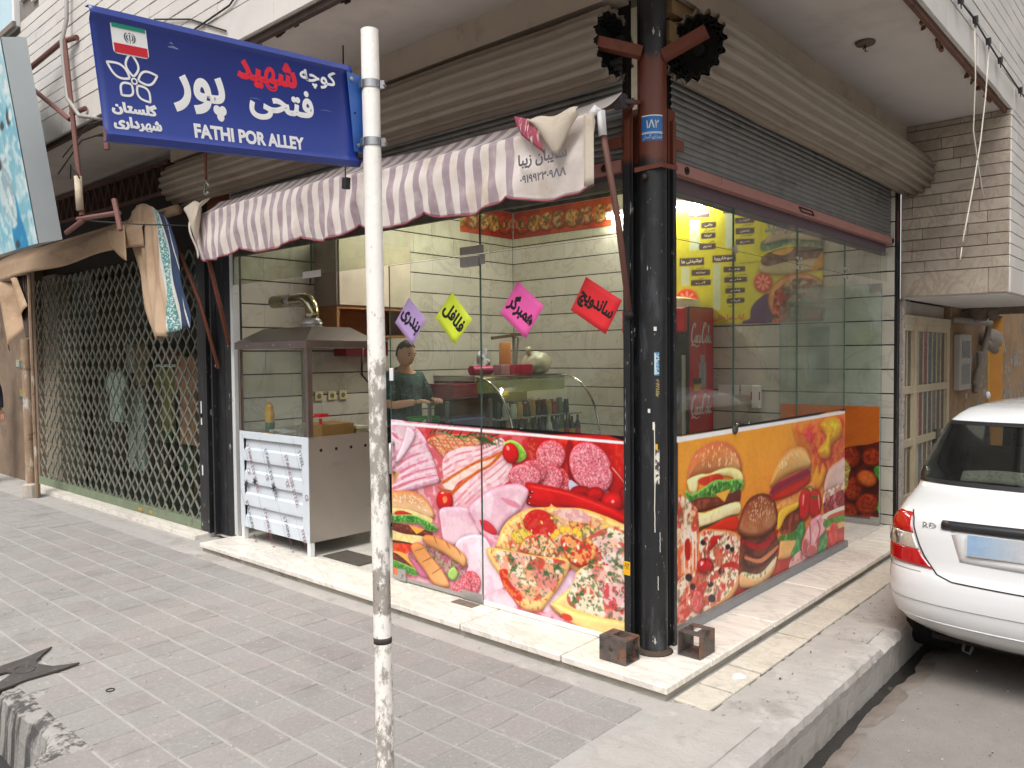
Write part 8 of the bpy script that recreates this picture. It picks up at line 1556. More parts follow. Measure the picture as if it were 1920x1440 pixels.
nb=0; ORD=('first','second','third','fourth','fifth','sixth','seventh','eighth','ninth','tenth','eleventh','twelfth','thirteenth','fourteenth','fifteenth')
for (x,z,h,st_) in ((-2.62,.681,.24,.086),(-2.74,.681,.24,.09),(-2.86,.681,.25,.095),(-2.75,.931,.15,.088),(-2.87,.931,.15,.09)):
    y=y0+.12; kk=-1
    while y<y1-.12:
        c,r_=rb.choice(BC); hh=h*rb.uniform(.85,1.1); w=rb.uniform(.026,.034)
        pr=[(0,0),(w,0),(w,hh*.55),(w*.85,hh*.66),(w*.4,hh*.78),(w*.38,hh*.97),(w*.42,hh),(0,hh)] if h>.2 else [(0,0),(w*1.1,0),(w*1.1,hh*.7),(w*.9,hh*.78),(w*.9,hh*.95),(0,hh*.95)]
        q=MB(); q.lathe(pr,(x,y,z),12); o=ob('drink_bottle',q,mat('bottle %d_%d'%(c[0],c[1]),c,r_,var=.1,scale=40,spec=.7),smooth=True,auto=40); nb+=1
        up_=z>.9; kk+=1
        rw={-2.62:'front',-2.74:'middle',-2.86:'back',-2.75:'front',-2.87:'back'}[x]; cn={30:'black',40:'dark green',150:'olive',24:'navy',190:'pale',120:'dark red',60:'green',176:'amber'}[c[0]]
        tag(o,'%s %s, %s from near end, %s row, %s deli fridge shelf'%(cn,'jar' if up_ else 'bottle',ORD[kk],rw,'upper' if up_ else 'lower'),'jar' if up_ else 'bottle','jars in the deli fridge' if up_ else 'bottles in the deli fridge')
        q=MB(); q.lathe([(w*1.005,hh*.15),(w*1.02,hh*.16),(w*1.02,hh*.45),(w*1.005,hh*.46)],(x,y,z),12); c2=rb.choice(((200,200,190),(190,160,40),(60,110,60),(40,70,130),(170,40,50))); ob('label',q,mat('bottle label %d'%c2[0],c2,.5),o,smooth=True)
        y+=st_*rb.uniform(.9,1.25)
lc=thing('glass_counter','low glass counter with grey posts in front of the shopkeeper','counter',(-3,1.3,0))
q=MB(); q.box(-3.05,-2.66,.95,1.70,.02,.78); ob('counter_body',q,mat('dark counter body',(84,82,84),.5,var=.1),lc,bevel=.004)
q=MB(); q.box(-3.05,-2.80,.95,1.70,1.128,1.136); ob('top_glass',q,glass('counter glass',(214,226,220),1.5,1,dirt_glare=.2),lc)
q=MB(); q.box(-2.665,-2.66,.95,1.70,.7805,1.125); ob('front_glass',q,M_cg,lc)
for y in (.95,1.15,1.68):
    q=MB(); q.box(-2.69,-2.667,y,y+.025,.7805,1.127); ob('post',q,mat('grey post',(150,154,154),.4,metal=.5),lc)
for k in range(6):
    q=MB(); z=1.1365+.021*k; q.box(-3.22,-2.88,1.42,1.74,z,z+.006).box(-3.22,-2.88,1.42,1.426,z+.006,z+.018).box(-3.22,-2.88,1.734,1.74,z+.006,z+.018).box(-3.22,-3.214,1.426,1.734,z+.006,z+.018).box(-2.886,-2.88,1.426,1.734,z+.006,z+.018); o=ob('serving_tray',q,mat('pink tray plastic',(176,84,96),.4),bevel=.002); tag(o,'pink plastic serving tray in the stack on the glass counter, '+('lowest','second from the bottom','third from the bottom','fourth from the bottom','second from the top','topmost')[k],'tray','stack of pink serving trays')
q=MB(); q.lathe([(.10,0),(.135,.20),(.142,.205),(.142,.215),(.13,.21),(.098,.01),(0,.01)],(-2.86,1.06,.7815),20); o=ob('bucket',q,mat('green plastic',(40,150,60),.4),smooth=True,auto=50); tag(o,'bright green bucket with white handle inside the glass counter','bucket'); q=MB(); q.tube([(-2.86+.145*math.cos(a),1.06+.145*math.sin(a)*.98,.98-.09*abs(math.sin((a+.6)))) for a in [-.6+k*PI/10 for k in range(-10,1)]],.008,8); ob('handle',q,M_wh,o,smooth=True)
q=MB(); q.box(-3.0,-2.70,1.24,1.66,.7815,.96); o=ob('crate',q,mat('blue plastic',(40,74,150),.45,var=.1),bevel=.008); tag(o,'blue plastic crate inside the glass counter','crate')
# things on top of the deli case
T=1.3265
q=MB(); q.lathe([(0,0),(.062,0),(.065,.01),(.06,.2),(.058,.30),(.05,.315),(0,.318)],(-3.12,2.38,T),20); o=ob('sauce_dispenser',q,mat('orange sauce plastic',(220,150,84),.4,var=.08),smooth=True,auto=40); tag(o,'tall orange cylinder standing on the deli fridge','dispenser')
jc=thing('hand_juicer','grey metal lever press behind the orange cylinder','juicer',(-3.2,2.5,T)); q=MB(); q.box(-3.28,-3.1,2.46,2.62,T,T+.02).tube([(-3.2,2.60,T+.02),(-3.2,2.60,T+.40)],.016,8).tube([(-3.2,2.62,T+.02),(-3.19,2.66,T+.36),(-3.2,2.5,T+.40)],.012,8); ob('stand',q,M_ss,jc); q=MB(); q.bar((-3.28,2.36,T+.36),(-3.14,2.66,T+.40),.05,.03); ob('lever',q,mat('brown lever',(110,90,70),.5),jc)
def blob(name,lbl,cat,c,r,sc,m,seed,amp=.18,nn=28):
    rn=random.Random(seed); ph=[rn.uniform(0,6) for _ in range(9)]; q=MB(); vs,fs=_sph(Vector((0,0,0)),1,nn,nn*2//3,(1,1,1)); out=[]
    for v in vs:
        v=Vector(v); n=sum(math.sin(v.x*f+ph[i])*math.sin(v.y*f*1.1+ph[i+3])*math.cos(v.z*f*.9+ph[i+6]) for i,f in enumerate((3,6,11)))/2.2
        v*=1+amp*n; out.append((c[0]+v.x*r*sc[0],c[1]+v.y*r*sc[1],max(c[2]-r*sc[2]*.85,c[2]+v.z*r*sc[2])))
    q.add(out,fs); o=ob(name,q,m,smooth=True); tag(o,lbl,cat); return o
bag_=blob('plastic_bag','knotted translucent white plastic bag on the deli fridge','bag',(-3.05,2.78,T+.10),.15,(.8,1.25,.85),mat('milky plastic',(190,190,166),.35,var=.15,scale=12,stain=[((176,110,80),5,.6,.1,.6)]),4,.14)
q=MB(); q.tube([(-3.05,2.66,T+.20),(-3.04,2.63,T+.26)],[.02,.035],8); ob('knot',q,MATS['milky plastic'],bag_,smooth=True)
q=MB(); q.tube([(-3.08,1.86,T+.045),(-3.08,2.12,T+.045)],.045,12); o=ob('napkin_roll',q,mat('magenta wrap',(190,40,100),.4),smooth=True,auto=40); tag(o,'magenta wrapped roll at the near end of the deli fridge top','roll')
for i,(a,b,l) in enumerate(((2.14,2.26,'pale pink carton box between the magenta roll and the crimson boxes'),(2.27,2.33,'crimson carton left of the orange cylinder'),(2.45,2.60,'crimson carton right of the orange cylinder'))):
    q=MB(); q.box(-3.06,-2.95,a,b,T,T+.095); o=ob('carton',q,mat('carton %d'%i,((206,150,160),(196,40,80),(186,36,76))[i],.5,var=.15,scale=20),bevel=.003); tag(o,l,'carton')
q=MB(); q.grid(lambda i,j:(-3.2+.06*math.cos(i*2*PI)*(1-j*.7),2.14+.08*math.sin(i*2*PI)*(1-j*.6)+.02*math.sin(j*9),T+.095+.14*j+.03*math.sin(i*13+j*7)),16,8); o=ob('tissue_paper',q,mat('white tissue',(210,214,222),.8),smooth=True); tag(o,'crumpled white tissue on top of the pale carton','tissue')
# ================================================================== COOLER, SINK WALL
ck=thing('drinks_cooler','red upright soft drink cooler with white script lettering by the back wall','cooler',(-1.97,3.6,0)); M_coke=mat('cooler red',(196,24,40),.3,var=.05)
q=MB(); q.box(-2.37,-1.634,3.36,3.86,.02,1.97); ob('cabinet',q,mat('cooler body',(52,50,52),.4),ck,bevel=.01)
q=MB(); q.box(-1.6335,-1.630,3.375,3.85,.04,1.955); sp=ob('side_panel',q,M_coke,ck)
q=MB(); q.box(-2.36,-1.64,3.30,3.3595,1.72,1.96); ob('header',q,M_coke,ck,bevel=.02); q=MB(); q.box(-2.35,-1.65,3.335,3.3595,.12,1.70); ob('door_glass',q,mat('cooler door',(30,40,40),.08,spec=.9),ck); q=MB(); q.box(-1.68,-1.65,3.31,3.334,.6,1.5); ob('door_handle',q,M_ss,ck)
def script(parent,O,U,V,h,m):
    """flowing script word drawn as thick and thin ribbon strokes: C o c a - C o l a"""
    Nn=Vector(U).cross(Vector(V)).normalized(); mb=MB(); L=[0]
    def st(pts,w):
        P=[Vector(p) for p in pts]; Q=[]
        for i in range(len(P)-1):
            a=P[max(i-1,0)];b=P[i];c=P[i+1];d_=P[min(i+2,len(P)-1)]
            for k in range(6):
                t=k/6; Q.append(.5*((2*b)+(c-a)*t+(2*a-5*b+4*c-d_)*t*t+(3*b-a-3*c+d_)*t**3))
        Q.append(P[-1]); o=len(mb.v); n=len(Q)
        for i,p in enumerate(Q):
            dd=(Q[min(i+1,n-1)]-Q[max(i-1,0)]); dd=dd.normalized() if dd.length>1e-9 else Vector((1,0)); nn=Vector((-dd.y,dd.x)); ww=w*(.35+.65*math.sin(PI*min(1,max(0,(i+.5)/n)))*(.5+.7*abs(dd.y)))
            for s in(-1,1): r=p+nn*ww/2*s; mb.v.append(tuple(Vector(O)+Vector(U)*r.x*h+Vector(V)*r.y*h+Nn*(.001+.0001*len(mb.f)/200)))
        for i in range(n-1): mb.f.append((o+2*i,o+2*i+1,o+2*i+3,o+2*i+2))
    def C(x,s=1,tail=False):
        st([(x+.62,1.35*s),(x+.78,1.55*s),(x+.70,1.75*s),(x+.42,1.6*s),(x+.12,1.0),(x+.02,.45),(x+.12,.05),(x+.38,.05),(x+.62,.35)],.22)
        if tail: st([(x+.15,.05),(x+.1,-.3),(x+.5,-.18),(x+.9,-.38),(x+1.5,-.22)],.16)
    def o_(x): st([(x+.25,.66),(x+.08,.45),(x+.06,.15),(x+.2,0),(x+.36,.2),(x+.36,.5),(x+.22,.68),(x+.42,.6)],.17)
    def c_(x): st([(x+.36,.55),(x+.25,.68),(x+.08,.42),(x+.08,.12),(x+.22,0),(x+.42,.2)],.17)
    def a_(x): st([(x+.36,.6),(x+.22,.68),(x+.06,.4),(x+.08,.08),(x+.2,.02),(x+.36,.4),(x+.38,.66),(x+.36,.2),(x+.44,.02),(x+.56,.15)],.17)
    def l_(x): st([(x+.0,.2),(x+.2,.9),(x+.3,1.5),(x+.22,1.6),(x+.14,1.1),(x+.12,.3),(x+.2,.02),(x+.34,.18)],.18)
    C(0,1,True); o_(.62); c_(1.02); a_(1.40); st([(1.9,.55),(2.1,.62)],.12); C(2.0,1.05); o_(2.66); l_(3.06); a_(3.3)
    return ob('lettering',mb,m,parent)
for z in (1.62,.92): script(ck,(-1.6288,3.405,z),(0,1,0),(0,0,1),.105,mat('cooler white',(226,220,216),.4))
q=MB(); q.box(-1.6295,-1.6285,3.55,3.70,1.18,1.42).box(-1.6296,-1.6284,3.585,3.665,1.42,1.50); ob('can_print',q,mat('can print',(150,150,152),.4,var=.4,scale=14),ck); q=MB(); q.box(-1.6294,-1.6282,3.44,3.60,1.22,1.27); ob('black_label',q,mat('black label',(30,34,30),.5,var=.4,scale=60),ck); q=MB(); q.box(-1.6294,-1.6282,3.46,3.58,1.15,1.21); ob('yellow_label',q,mat('label yellow',(190,170,50),.5),ck)
q=MB(); q.lathe([(0,0),(.30,0),(.26,.08),(.12,.11),(0,.115)],(-1.97,3.62,1.972),24); o=ob('basket',q,mat('cream shade',(214,198,160),.6),smooth=True,auto=40); tag(o,'cream round basket lying on top of the red cooler','basket')
sw_=thing('switch_panel','white wall switches on the back wall right of the red cooler','switch',(-1.4,3.87,1.15))
for a,b in ((-1.58,-1.36),(-1.34,-1.23)): q=MB(); q.box(a,b,3.855,3.869,1.10,1.20); ob('switch_plate',q,M_wh,sw_,bevel=.004)
sd_=thing('soap_dispenser','white soap dispenser with magenta sides on the back wall','dispenser',(-1.17,3.85,1.08)); q=MB(); q.box(-1.215,-1.125,3.82,3.869,.98,1.20); ob('body',q,M_wh,sd_,bevel=.01); q=MB(); q.box(-1.217,-1.205,3.815,3.8195,1.06,1.14).box(-1.135,-1.123,3.815,3.8195,1.06,1.14); ob('window',q,mat('magenta plastic',(200,40,110),.4),sd_)
sk=thing('wash_basin','small steel wash basin with tap below the menu board','sink',(-1.3,3.7,.7)); q=MB(); q.lathe([(.05,-.12),(.18,-.08),(.21,0),(.22,0),(.20,-.1),(.05,-.14)],(-1.3,3.64,.72),24); ob('bowl',q,M_ss,sk,smooth=True); q=MB(); q.tube([(-1.3,3.86,.80),(-1.3,3.72,.84),(-1.3,3.66,.80)],.014,8).tube([(-1.36,3.85,.82),(-1.24,3.85,.82)],.012,8).lathe([(0,0),(.022,0),(.022,.05),(0,.05)],(-1.36,3.82,.80),10).lathe([(0,0),(.022,0),(.022,.05),(0,.05)],(-1.24,3.82,.80),10); ob('tap',q,M_chr,sk,smooth=True)
# lit tube lamp over the menu board
tl=thing('tube_lamp','lit white fluorescent tube high on the back wall','lamp',(-2.2,3.8,3.02)); q=MB(); q.box(-2.90,-1.62,3.80,3.86,3.03,3.08); ob('batten',q,M_wh,tl); q=MB(); q.tube([(-2.87,3.80,3.01),(-1.65,3.80,3.01)],.016,10); ob('tube',q,mat('lit tube',(255,250,232),.4,emit=((255,250,238),105)),tl)
tl=thing('tube_lamp','added unseen fluorescent tube on the shop ceiling above the deli fridge, brightening the interior','lamp',(-3.0,2.0,3.25)); q=MB(); q.box(-3.03,-2.97,1.2,2.8,3.26,3.309); ob('batten',q,M_wh,tl); q=MB(); q.tube([(-3.0,1.22,3.235),(-3.0,2.78,3.235)],.016,10); ob('tube',q,MATS['lit tube'],tl)  # extra tube added to brighten the interior
# ================================================================== PEOPLE
def skin_mesh(chains,sub=2):
    """chains: list of (points, radii); points equal to an earlier one share the joint"""
    me=bpy.data.meshes.new('limb'); vs=[];es=[];rs=[];idx={}
    for pts,rr in chains:
        prev=None
        for p,r_ in zip(pts,rr):
            k=tuple(round(c,4) for c in p)
            if k not in idx: idx[k]=len(vs); vs.append(p); rs.append(r_)
            if prev is not None and prev!=idx[k]: es.append((prev,idx[k]))
            prev=idx[k]
    me.from_pydata([tuple(v) for v in vs],es,[]); o=bpy.data.objects.new('limb',me); COL.objects.link(o)
    o.modifiers.new('skin','SKIN'); m=o.modifiers.new('s','SUBSURF'); m.levels=sub; m.render_levels=sub
    if not me.skin_vertices: me.skin_vertices.new()
    for i,r_ in enumerate(rs):
        d_=me.skin_vertices[0].data[i]; d_.radius=(r_,r_) if not isinstance(r_,tuple) else r_; d_.use_root=(i==0)
    dg=bpy.context.evaluated_depsgraph_get(); m2=bpy.data.meshes.new_from_object(o.evaluated_get(dg)); v=[tuple(q.co) for q in m2.vertices]; f=[tuple(p.vertices) for p in m2.polygons]
    bpy.data.objects.remove(o); bpy.data.meshes.remove(me); bpy.data.meshes.remove(m2); return v,f
def person(lbl,loc,facing,arms,colors,hair_c,nod=0,turn=0,H=1.75):
    t=thing('person',lbl,'person',loc); s=H/1.75; F=Vector((math.cos(facing),math.sin(facing),0)); Lf=Vector((-F.y,F.x,0)); O=Vector(loc)
    def W(f,l,z): return O+(F*f+Lf*l)*s+Vector((0,0,z*s))
    def J(f,l,z): return tuple(W(f,l,z))
    body=MB()
    ch=[([J(0,0,.95),J(.01,0,1.12),J(0,0,1.30),J(-.005,0,1.43),J(.01,0,1.50),J(.02,0,1.56)],[.13,.125,.135,.10,.055,.052])]
    for sg in (-1,1):
        ch.append(([J(0,0,.95),J(0,.09*sg,.88),J(.01,.095*sg,.48),J(-.02,.095*sg,.09),J(.03,.10*sg,.035),J(.13,.11*sg,.03)],[.13,.085,.056,.038,.036,.028]))
        e,w=arms[0 if sg<0 else 1]; ch.append(([J(-.005,0,1.43),J(0,.165*sg,1.42),J(*e),J(*w)],[.10,.058,.042,.029]))
    v,f=skin_mesh(ch,2); body.add(v,f)
    for sg in (-1,1):
        e,w=arms[0 if sg<0 else 1]; wv=W(*w); d_=(wv-W(*e)).normalized(); up_=Vector((0,0,1)); sd=d_.cross(up_).normalized(); dn=sd.cross(d_)*-1
        fing=[]
        palm=wv+d_*.075*s
        for k in range(4):
            o_=(k-1.5)*.02; ln=(.07,.08,.075,.058)[k]; b=palm+sd*o_*s; fing.append(([tuple(wv),tuple(b),tuple(b+(d_*ln*.5+dn*.012)*s),tuple(b+(d_*ln*.8+dn*.04)*s)],[.026,.012,.0095,.008]))
        th=wv+d_*.03*s+sd*-.028*sg*s; fing.append(([tuple(wv),tuple(th),tuple(th+(d_*.035-sd*.015*sg+dn*.012)*s)],[.026,.012,.009]))
        v,f=skin_mesh(fing,1); body.add(v,f)
    # head
    hc=W(.035,0,1.645); R_=Matrix.Rotation(facing+turn,3,'Z')@Matrix.Rotation(nod,3,'Y')
    vs,fs=_sph(Vector((0,0,0)),1,32,24,(1,1,1)); hv=[]
    def bump(p,c,r_): return math.exp(-((Vector(p)-Vector(c)).length/r_)**2)
    for p in vs:
        x,y,z=p; xx,yy,zz=x*.104,y*.08,z*.126
        if z<0: yy*=1-.28*z*z; xx*=1-.10*z*z
        if x>0:
            xx+=.024*bump(p,(1,0,-.12),.16)+.012*bump(p,(1,0,.08),.13)-.008*bump(p,(.9,.36,.08),.17)-.008*bump(p,(.9,-.36,.08),.17)+.006*bump(p,(.95,0,-.50),.2)+.007*bump(p,(.8,0,-.85),.3)+.006*bump(p,(.9,.3,.26),.2)+.006*bump(p,(.9,-.3,.26),.2)
        hv.append(tuple(hc+R_@Vector((xx,yy,zz))*s))
    body.add(hv,fs)
    for sg in (-1,1): body.add(*_sph2(hc+R_@Vector((-.005,.074*sg,-.005))*s,.03*s,R_,(.6,.28,1)))
    ob('body',body,mat('skin tone',(206,160,134),.55,var=.06,scale=20),t,smooth=True)
    hr=MB(); hv=[]
    for p in vs:
        x,y,z=p; k=1.07+.02*math.sin(x*9)*math.sin(y*8); hv.append(tuple(hc+R_@Vector((x*.098*k,y*.077*k,z*.119*k))*s))
    keep=[f for f in fs if all(vs[i][2]>.30+.42*max(0,vs[i][0]) or (vs[i][0]<-.18 and vs[i][2]>-.35) for i in f)]
    hr.add(hv,keep); ob('hair',hr,mat('hair %d'%hair_c[0],hair_c,.6,var=.2,scale=60),t,smooth=True,solid=.006)
    fe=MB()
    for sg in (-1,1): fe.add(*_sph2(hc+R_@Vector((.0905,.031*sg,.008))*s,.013*s,R_,(.5,1,.45)))
    ob('eye',fe,mat('dark eye',(40,28,24),.3),t,smooth=True); fe=MB()
    for sg in (-1,1): fe.add(*_sph2(hc+R_@Vector((.097,.032*sg,.031))*s,.02*s,R_,(.3,1,.2)))
    ob('eyebrow',fe,MATS['hair %d'%hair_c[0]],t,smooth=True); fe=MB(); fe.add(*_sph2(hc+R_@Vector((.0985,0,-.062))*s,.022*s,R_,(.3,1,.22))); ob('mouth',fe,mat('lip',(150,86,78),.5),t,smooth=True)
    sh=[([J(0,0,.84),J(.01,0,1.12),J(0,0,1.30),J(-.005,0,1.43)],[.175,.16,.16,.115])]
    for sg in (-1,1):
        e,w=arms[0 if sg<0 else 1]; ev=Vector(e); q=tuple(Vector((0,.165*sg,1.42)).lerp(ev,.92)) if colors[3] else tuple(ev.lerp(Vector(w),.9))
        sh.append(([J(-.005,0,1.43),J(0,.165*sg,1.42)]+([J(*q)] if colors[3] else [J(*e),J(*q)]),[.115,.078]+([.066] if colors[3] else [.062,.046])))
    v,f=skin_mesh(sh,2); q=MB(); q.add(v,f); ob('shirt',q,colors[0],t,smooth=True)
    q=MB(); q.tube([tuple(W(.075*math.cos(a),.075*math.sin(a),1.475-.035*math.cos(a))) for a in [k*PI/8 for k in range(17)]],.014*s,8,cap=False); ob('collar',q,colors[0],t,smooth=True)
    q=MB(); q.box(-.002,.002,-.035,.035,-.04,.04); q.v=[tuple(W(.148+x,.07+y,1.28+z)) for x,y,z in q.v]; ob('pocket',q,colors[0],t)
    tr=[]
    for sg in (-1,1): tr.append(([J(0,0,.96),J(0,.09*sg,.88),J(.01,.095*sg,.48),J(-.015,.095*sg,.11)],[.15,.105,.075,.06]))
    v,f=skin_mesh(tr,2); q=MB(); q.add(v,f); ob('trousers',q,colors[1],t,smooth=True)
    for sg in (-1,1): q=MB(); q.add(*_sph2(W(.05,.105*sg,.045),.13*s,Matrix.Rotation(facing,3,'Z'),(1,.4,.33))); ob('shoe',q,colors[2],t,smooth=True)
    return t
def _sph2(c,r,R_,sc):
    vs,fs=_sph(Vector((0,0,0)),1,14,10,(1,1,1)); return [tuple(Vector(c)+R_@Vector((x*sc[0]*r,y*sc[1]*r,z*sc[2]*r))) for x,y,z in vs],fs
M_plaid=mat('teal plaid shirt',(62,92,92),.9,var=.2,scale=14,stain=[((34,50,56),34,.52,.05,.7,(1,1,.3)),((130,160,160),40,.6,.04,.6,(.3,.3,1))])
person('shopkeeper in a teal plaid shirt looking down behind the glass counter',(-3.16,1.10,0),0.0,(((.08,-.25,1.17),(.33,-.14,1.21)),((.10,.25,1.17),(.34,.10,1.21))),(M_plaid,mat('dark trousers',(40,40,44),.9),mat('black shoe',(24,22,22),.5),True),(38,28,24),nod=.28,turn=-.05,H=1.63)
person('person in a dark blue jacket with elbow bent at the far left edge',(-9.78,-.42,-.07),.25,(((-.10,-.26,1.14),(.16,-.20,1.05)),((-.05,.28,1.16),(.10,.22,.92))),(mat('dark blue jacket',(52,54,70),.9,var=.15,scale=14),mat('black trousers',(34,34,38),.9),MATS['black shoe'],False),(30,26,24),H=1.74)
# ================================================================== PARKED CAR
CXc,CYc,CZc=1.605,1.02,-.27
SL=[(.24,.62,.20,3.70),(.28,.70,.11,3.82),(.33,.762,.045,3.88),(.39,.80,.012,3.92),(.47,.818,.0,3.94),(.55,.824,.003,3.94),(.60,.822,.016,3.93),(.615,.820,.024,3.925),(.64,.822,.036,3.92),(.75,.824,.050,3.88),(.84,.815,.066,3.78),(.89,.800,.092,3.60),(.915,.792,.125,3.46),(.94,.785,.178,3.30),(.97,.775,.27,3.10),(1.0,.772,.37,2.95),(1.03,.768,.435,2.85),(1.06,.761,.470,2.79),(1.12,.745,.534,2.68),(1.20,.723,.615,2.55),(1.28,.700,.697,2.44),(1.345,.676,.765,2.36),(1.37,.660,.80,2.33),(1.40,.635,.86,2.29),(1.43,.605,.97,2.22),(1.45,.55,1.13,2.15),(1.465,.45,1.34,2.08),(1.474,.30,1.55,2.0),(1.478,.10,1.68,1.90)]
SLz=[s[0] for s in SL]
def cs(z):
    return [float(np.interp(z,SLz,[s[k] for s in SL])) for k in (1,2,3)]
def csurf(th,z,off=0):
    """rear outline: th 0 = left flank, pi/2 = middle of the tail"""
    hw,yr,yf=cs(z); n=3.1; R_=.34 if z<1.0 else .34-.20*min(1,(z-1.0)/.1)
    R_=min(R_,(yf-yr)/2.2); c=math.cos(th); s=math.sin(th); x=-math.copysign(abs(c)**(2/n),c)*hw; y=yr+R_*(1-abs(s)**(2/n))
    nx=-c*.9; ny=-abs(s); l=math.hypot(nx,ny) or 1
    return Vector((CXc+x+nx/l*off,CYc+y+ny/l*off,CZc+z))
def cfront(th,z):
    hw,yr,yf=cs(z); n=2.5; R_=min(.5,(yf-yr)/2.2); c=math.cos(th); s=math.sin(th); return Vector((CXc-math.copysign(abs(c)**(2/n),c)*hw,CYc+yf-R_*(1-abs(s)**(2/n)),CZc+z))
car=thing('parked_car','white saloon car parked tail first against the alley kerb','car',(CXc,CYc+1.9,CZc))
M_car=mat('white car paint',(218,220,222),.25,var=.02,scale=2,coat=1,stain=[((196,197,196),2.5,.55,.25,.5),((170,166,158),60,.68,.05,.35)])
body=MB(); nt_=46; ns=14
zs=[]
for a,b in zip(SL[:-1],SL[1:]): zs+=[a[0]+(b[0]-a[0])*k/2 for k in range(2)]
zs.append(SL[-1][0]); per=None; info=[]
for z in zs:
    ring=[csurf(PI*i/nt_,z) for i in range(nt_+1)]; fr_=[cfront(PI*(1-i/nt_),z) for i in range(nt_+1)]
    sd1=[ring[-1].lerp(fr_[0],k/ns) for k in range(1,ns)]; sd2=[fr_[-1].lerp(ring[0],k/ns) for k in range(1,ns)]
    loop=ring+sd1+fr_+sd2; per=len(loop); body.v+=[tuple(p) for p in loop]
W0,W1=1.045,1.352
for j in range(len(zs)-1):
    zm_=(zs[j]+zs[j+1])/2
    for i in range(per):
        if W0<zm_<W1 and (3<=i<nt_-3): continue
        if W0<zm_<W1 and (nt_+ns+4<=i<nt_+ns+nt_-4): continue
        body.f.append((j*per+i,j*per+(i+1)%per,(j+1)*per+(i+1)%per,(j+1)*per+i))
body.f.append(tuple((len(zs)-1)*per+i for i in range(per))); body.f.append(tuple(range(per))[::-1])
ob('body',body,M_car,car,smooth=True,auto=50)
def cpatch(name,th0,th1,z0,z1,m,off,nu=20,nv=8,solid=0,fn=None):
    q=MB()
    def f(i,j):
        th=th0+(th1-th0)*i; z=z0+(z1-z0)*j
        if fn: th,z=fn(i,j)
        return tuple(csurf(th,z,off))
    q.grid(f,nu,nv); return ob(name,q,m,car,smooth=True,solid=solid)
t4=PI*4/nt_
cpatch('rear_window',t4*.8,PI-t4*.8,1.04,1.357,glass('tinted car glass',(170,176,172),1.6,1.6,dirt_glare=.06,dcol=(120,124,122)),.003,40,10)
M_seal=mat('black rubber',(20,20,22),.5,var=.05)
for a,b,c_,d_ in ((t4*1.0,PI-t4*1.0,1.030,1.052),(t4*.75,PI-t4*.75,1.345,1.366)): cpatch('window_seal',a,b,c_,d_,M_seal,.005,40,2)
for a,b in ((t4*.75,t4*1.35),(PI-t4*1.35,PI-t4*.75)): cpatch('window_seal',a,b,1.052,1.345,M_seal,.005,2,10)
q=MB(); q.grid(lambda i,j:tuple(csurf(.02+.10*i,1.352+.098*j,.004)),2,8); ob('roof_strip',q,mat('dark strip',(70,72,76),.5),car,smooth=True)
M_tl=mat('red tail lens',(176,14,26),.12,var=.12,scale=20,spec=.8,coat=.5); M_tc=mat('clear lamp lens',(196,190,182),.12,metal=.35,var=.15,scale=50,spec=.8)
def lightfn(z0,z1):
    def f(i,j):
        z=z0+(z1-z0)*j; hi_=math.radians(float(np.interp(z,[.645,.70,.80,.90],[57,51,44,38]))); lo_=math.radians(float(np.interp(z,[.645,.70,.80,.86,.905],[14,4,1,5,22]))); return lo_+(hi_-lo_)*i,z
    return f
for nm,z0,z1,m in (('taillight_red',.645,.728,M_tl),('taillight_clear',.7285,.805,M_tc),('taillight_red',.8055,.905,M_tl)): cpatch(nm,0,0,z0,z1,m,.006,18,8,solid=.004,fn=lightfn(z0,z1))
for a in (14,29):
    c_=csurf(math.radians(a),.766,.010); n_=(csurf(math.radians(a),.766,.1)-csurf(math.radians(a),.766,.0)).normalized(); q=MB(); q.lathe([(.036,0),(.034,.003),(.028,.003),(.026,.001),(.012,.0015),(0,.003)],tuple(c_),18,tuple(n_)); ob('lamp_reflector',q,mat('lamp reflector',(150,146,142),.15,metal=.8),car,smooth=True)
def mirror_copy(nm):
    pass
def seam(path,r_,m,nm,mirror=False):
    q=MB(); pts=[]
    for (a,z),(b,y) in zip(path[:-1],path[1:]):
        for k in range(10): pts.append(csurf(math.radians(a+(b-a)*k/10),z+(y-z)*k/10,.0015))
    pts.append(csurf(math.radians(path[-1][0]),path[-1][1],.0015)); q.tube(pts,r_,6); ob(nm,q,m,car,smooth=True)
M_sh=mat('panel gap',(30,30,32),.9)
seam([(36,.915),(40,.885),(52,.70),(59,.62),(66,.598),(90,.592),(114,.598),(121,.62),(128,.70),(140,.885),(144,.915)],.0035,M_sh,'boot_seam')
seam([(3,.615),(20,.617),(50,.617)],.002,mat('faint gap',(150,150,152),.7),'bumper_seam'); seam([(12,.47),(40,.468),(90,.466),(140,.468)],.0018,MATS['faint gap'],'bumper_crease'); seam([(20,.375),(50,.37),(90,.368)],.004,M_car,'bumper_lip')
def yr_at(x,z):
    hw=cs(z)[0]; c=min(1,abs(x)/hw)**1.35; th=math.acos(max(-1,min(1,c))); th=th if x<0 else PI-th
    return csurf(th,z,0).y
q=MB(); q.tube([(CXc+x,yr_at(x,.875)-.012,CZc+.872+.010*(1-(x/.52)**2)) for x in [(-.52+.052*i) for i in range(21)]],.026,12); ob('handle_garnish',q,mat('black garnish',(40,40,44),.4,var=.05),car,smooth=True)
q=MB(); 
def platefn(i,j):
    x=-.40+.53*i; z=.745+.105*j; return (CXc+x,min(yr_at(-.40,z),yr_at(.1,z))-.012,CZc+z)
q.grid(platefn,1,1); pl_=ob('number_plate',q,mat('plate white',(206,208,208),.4),car,solid=.003)
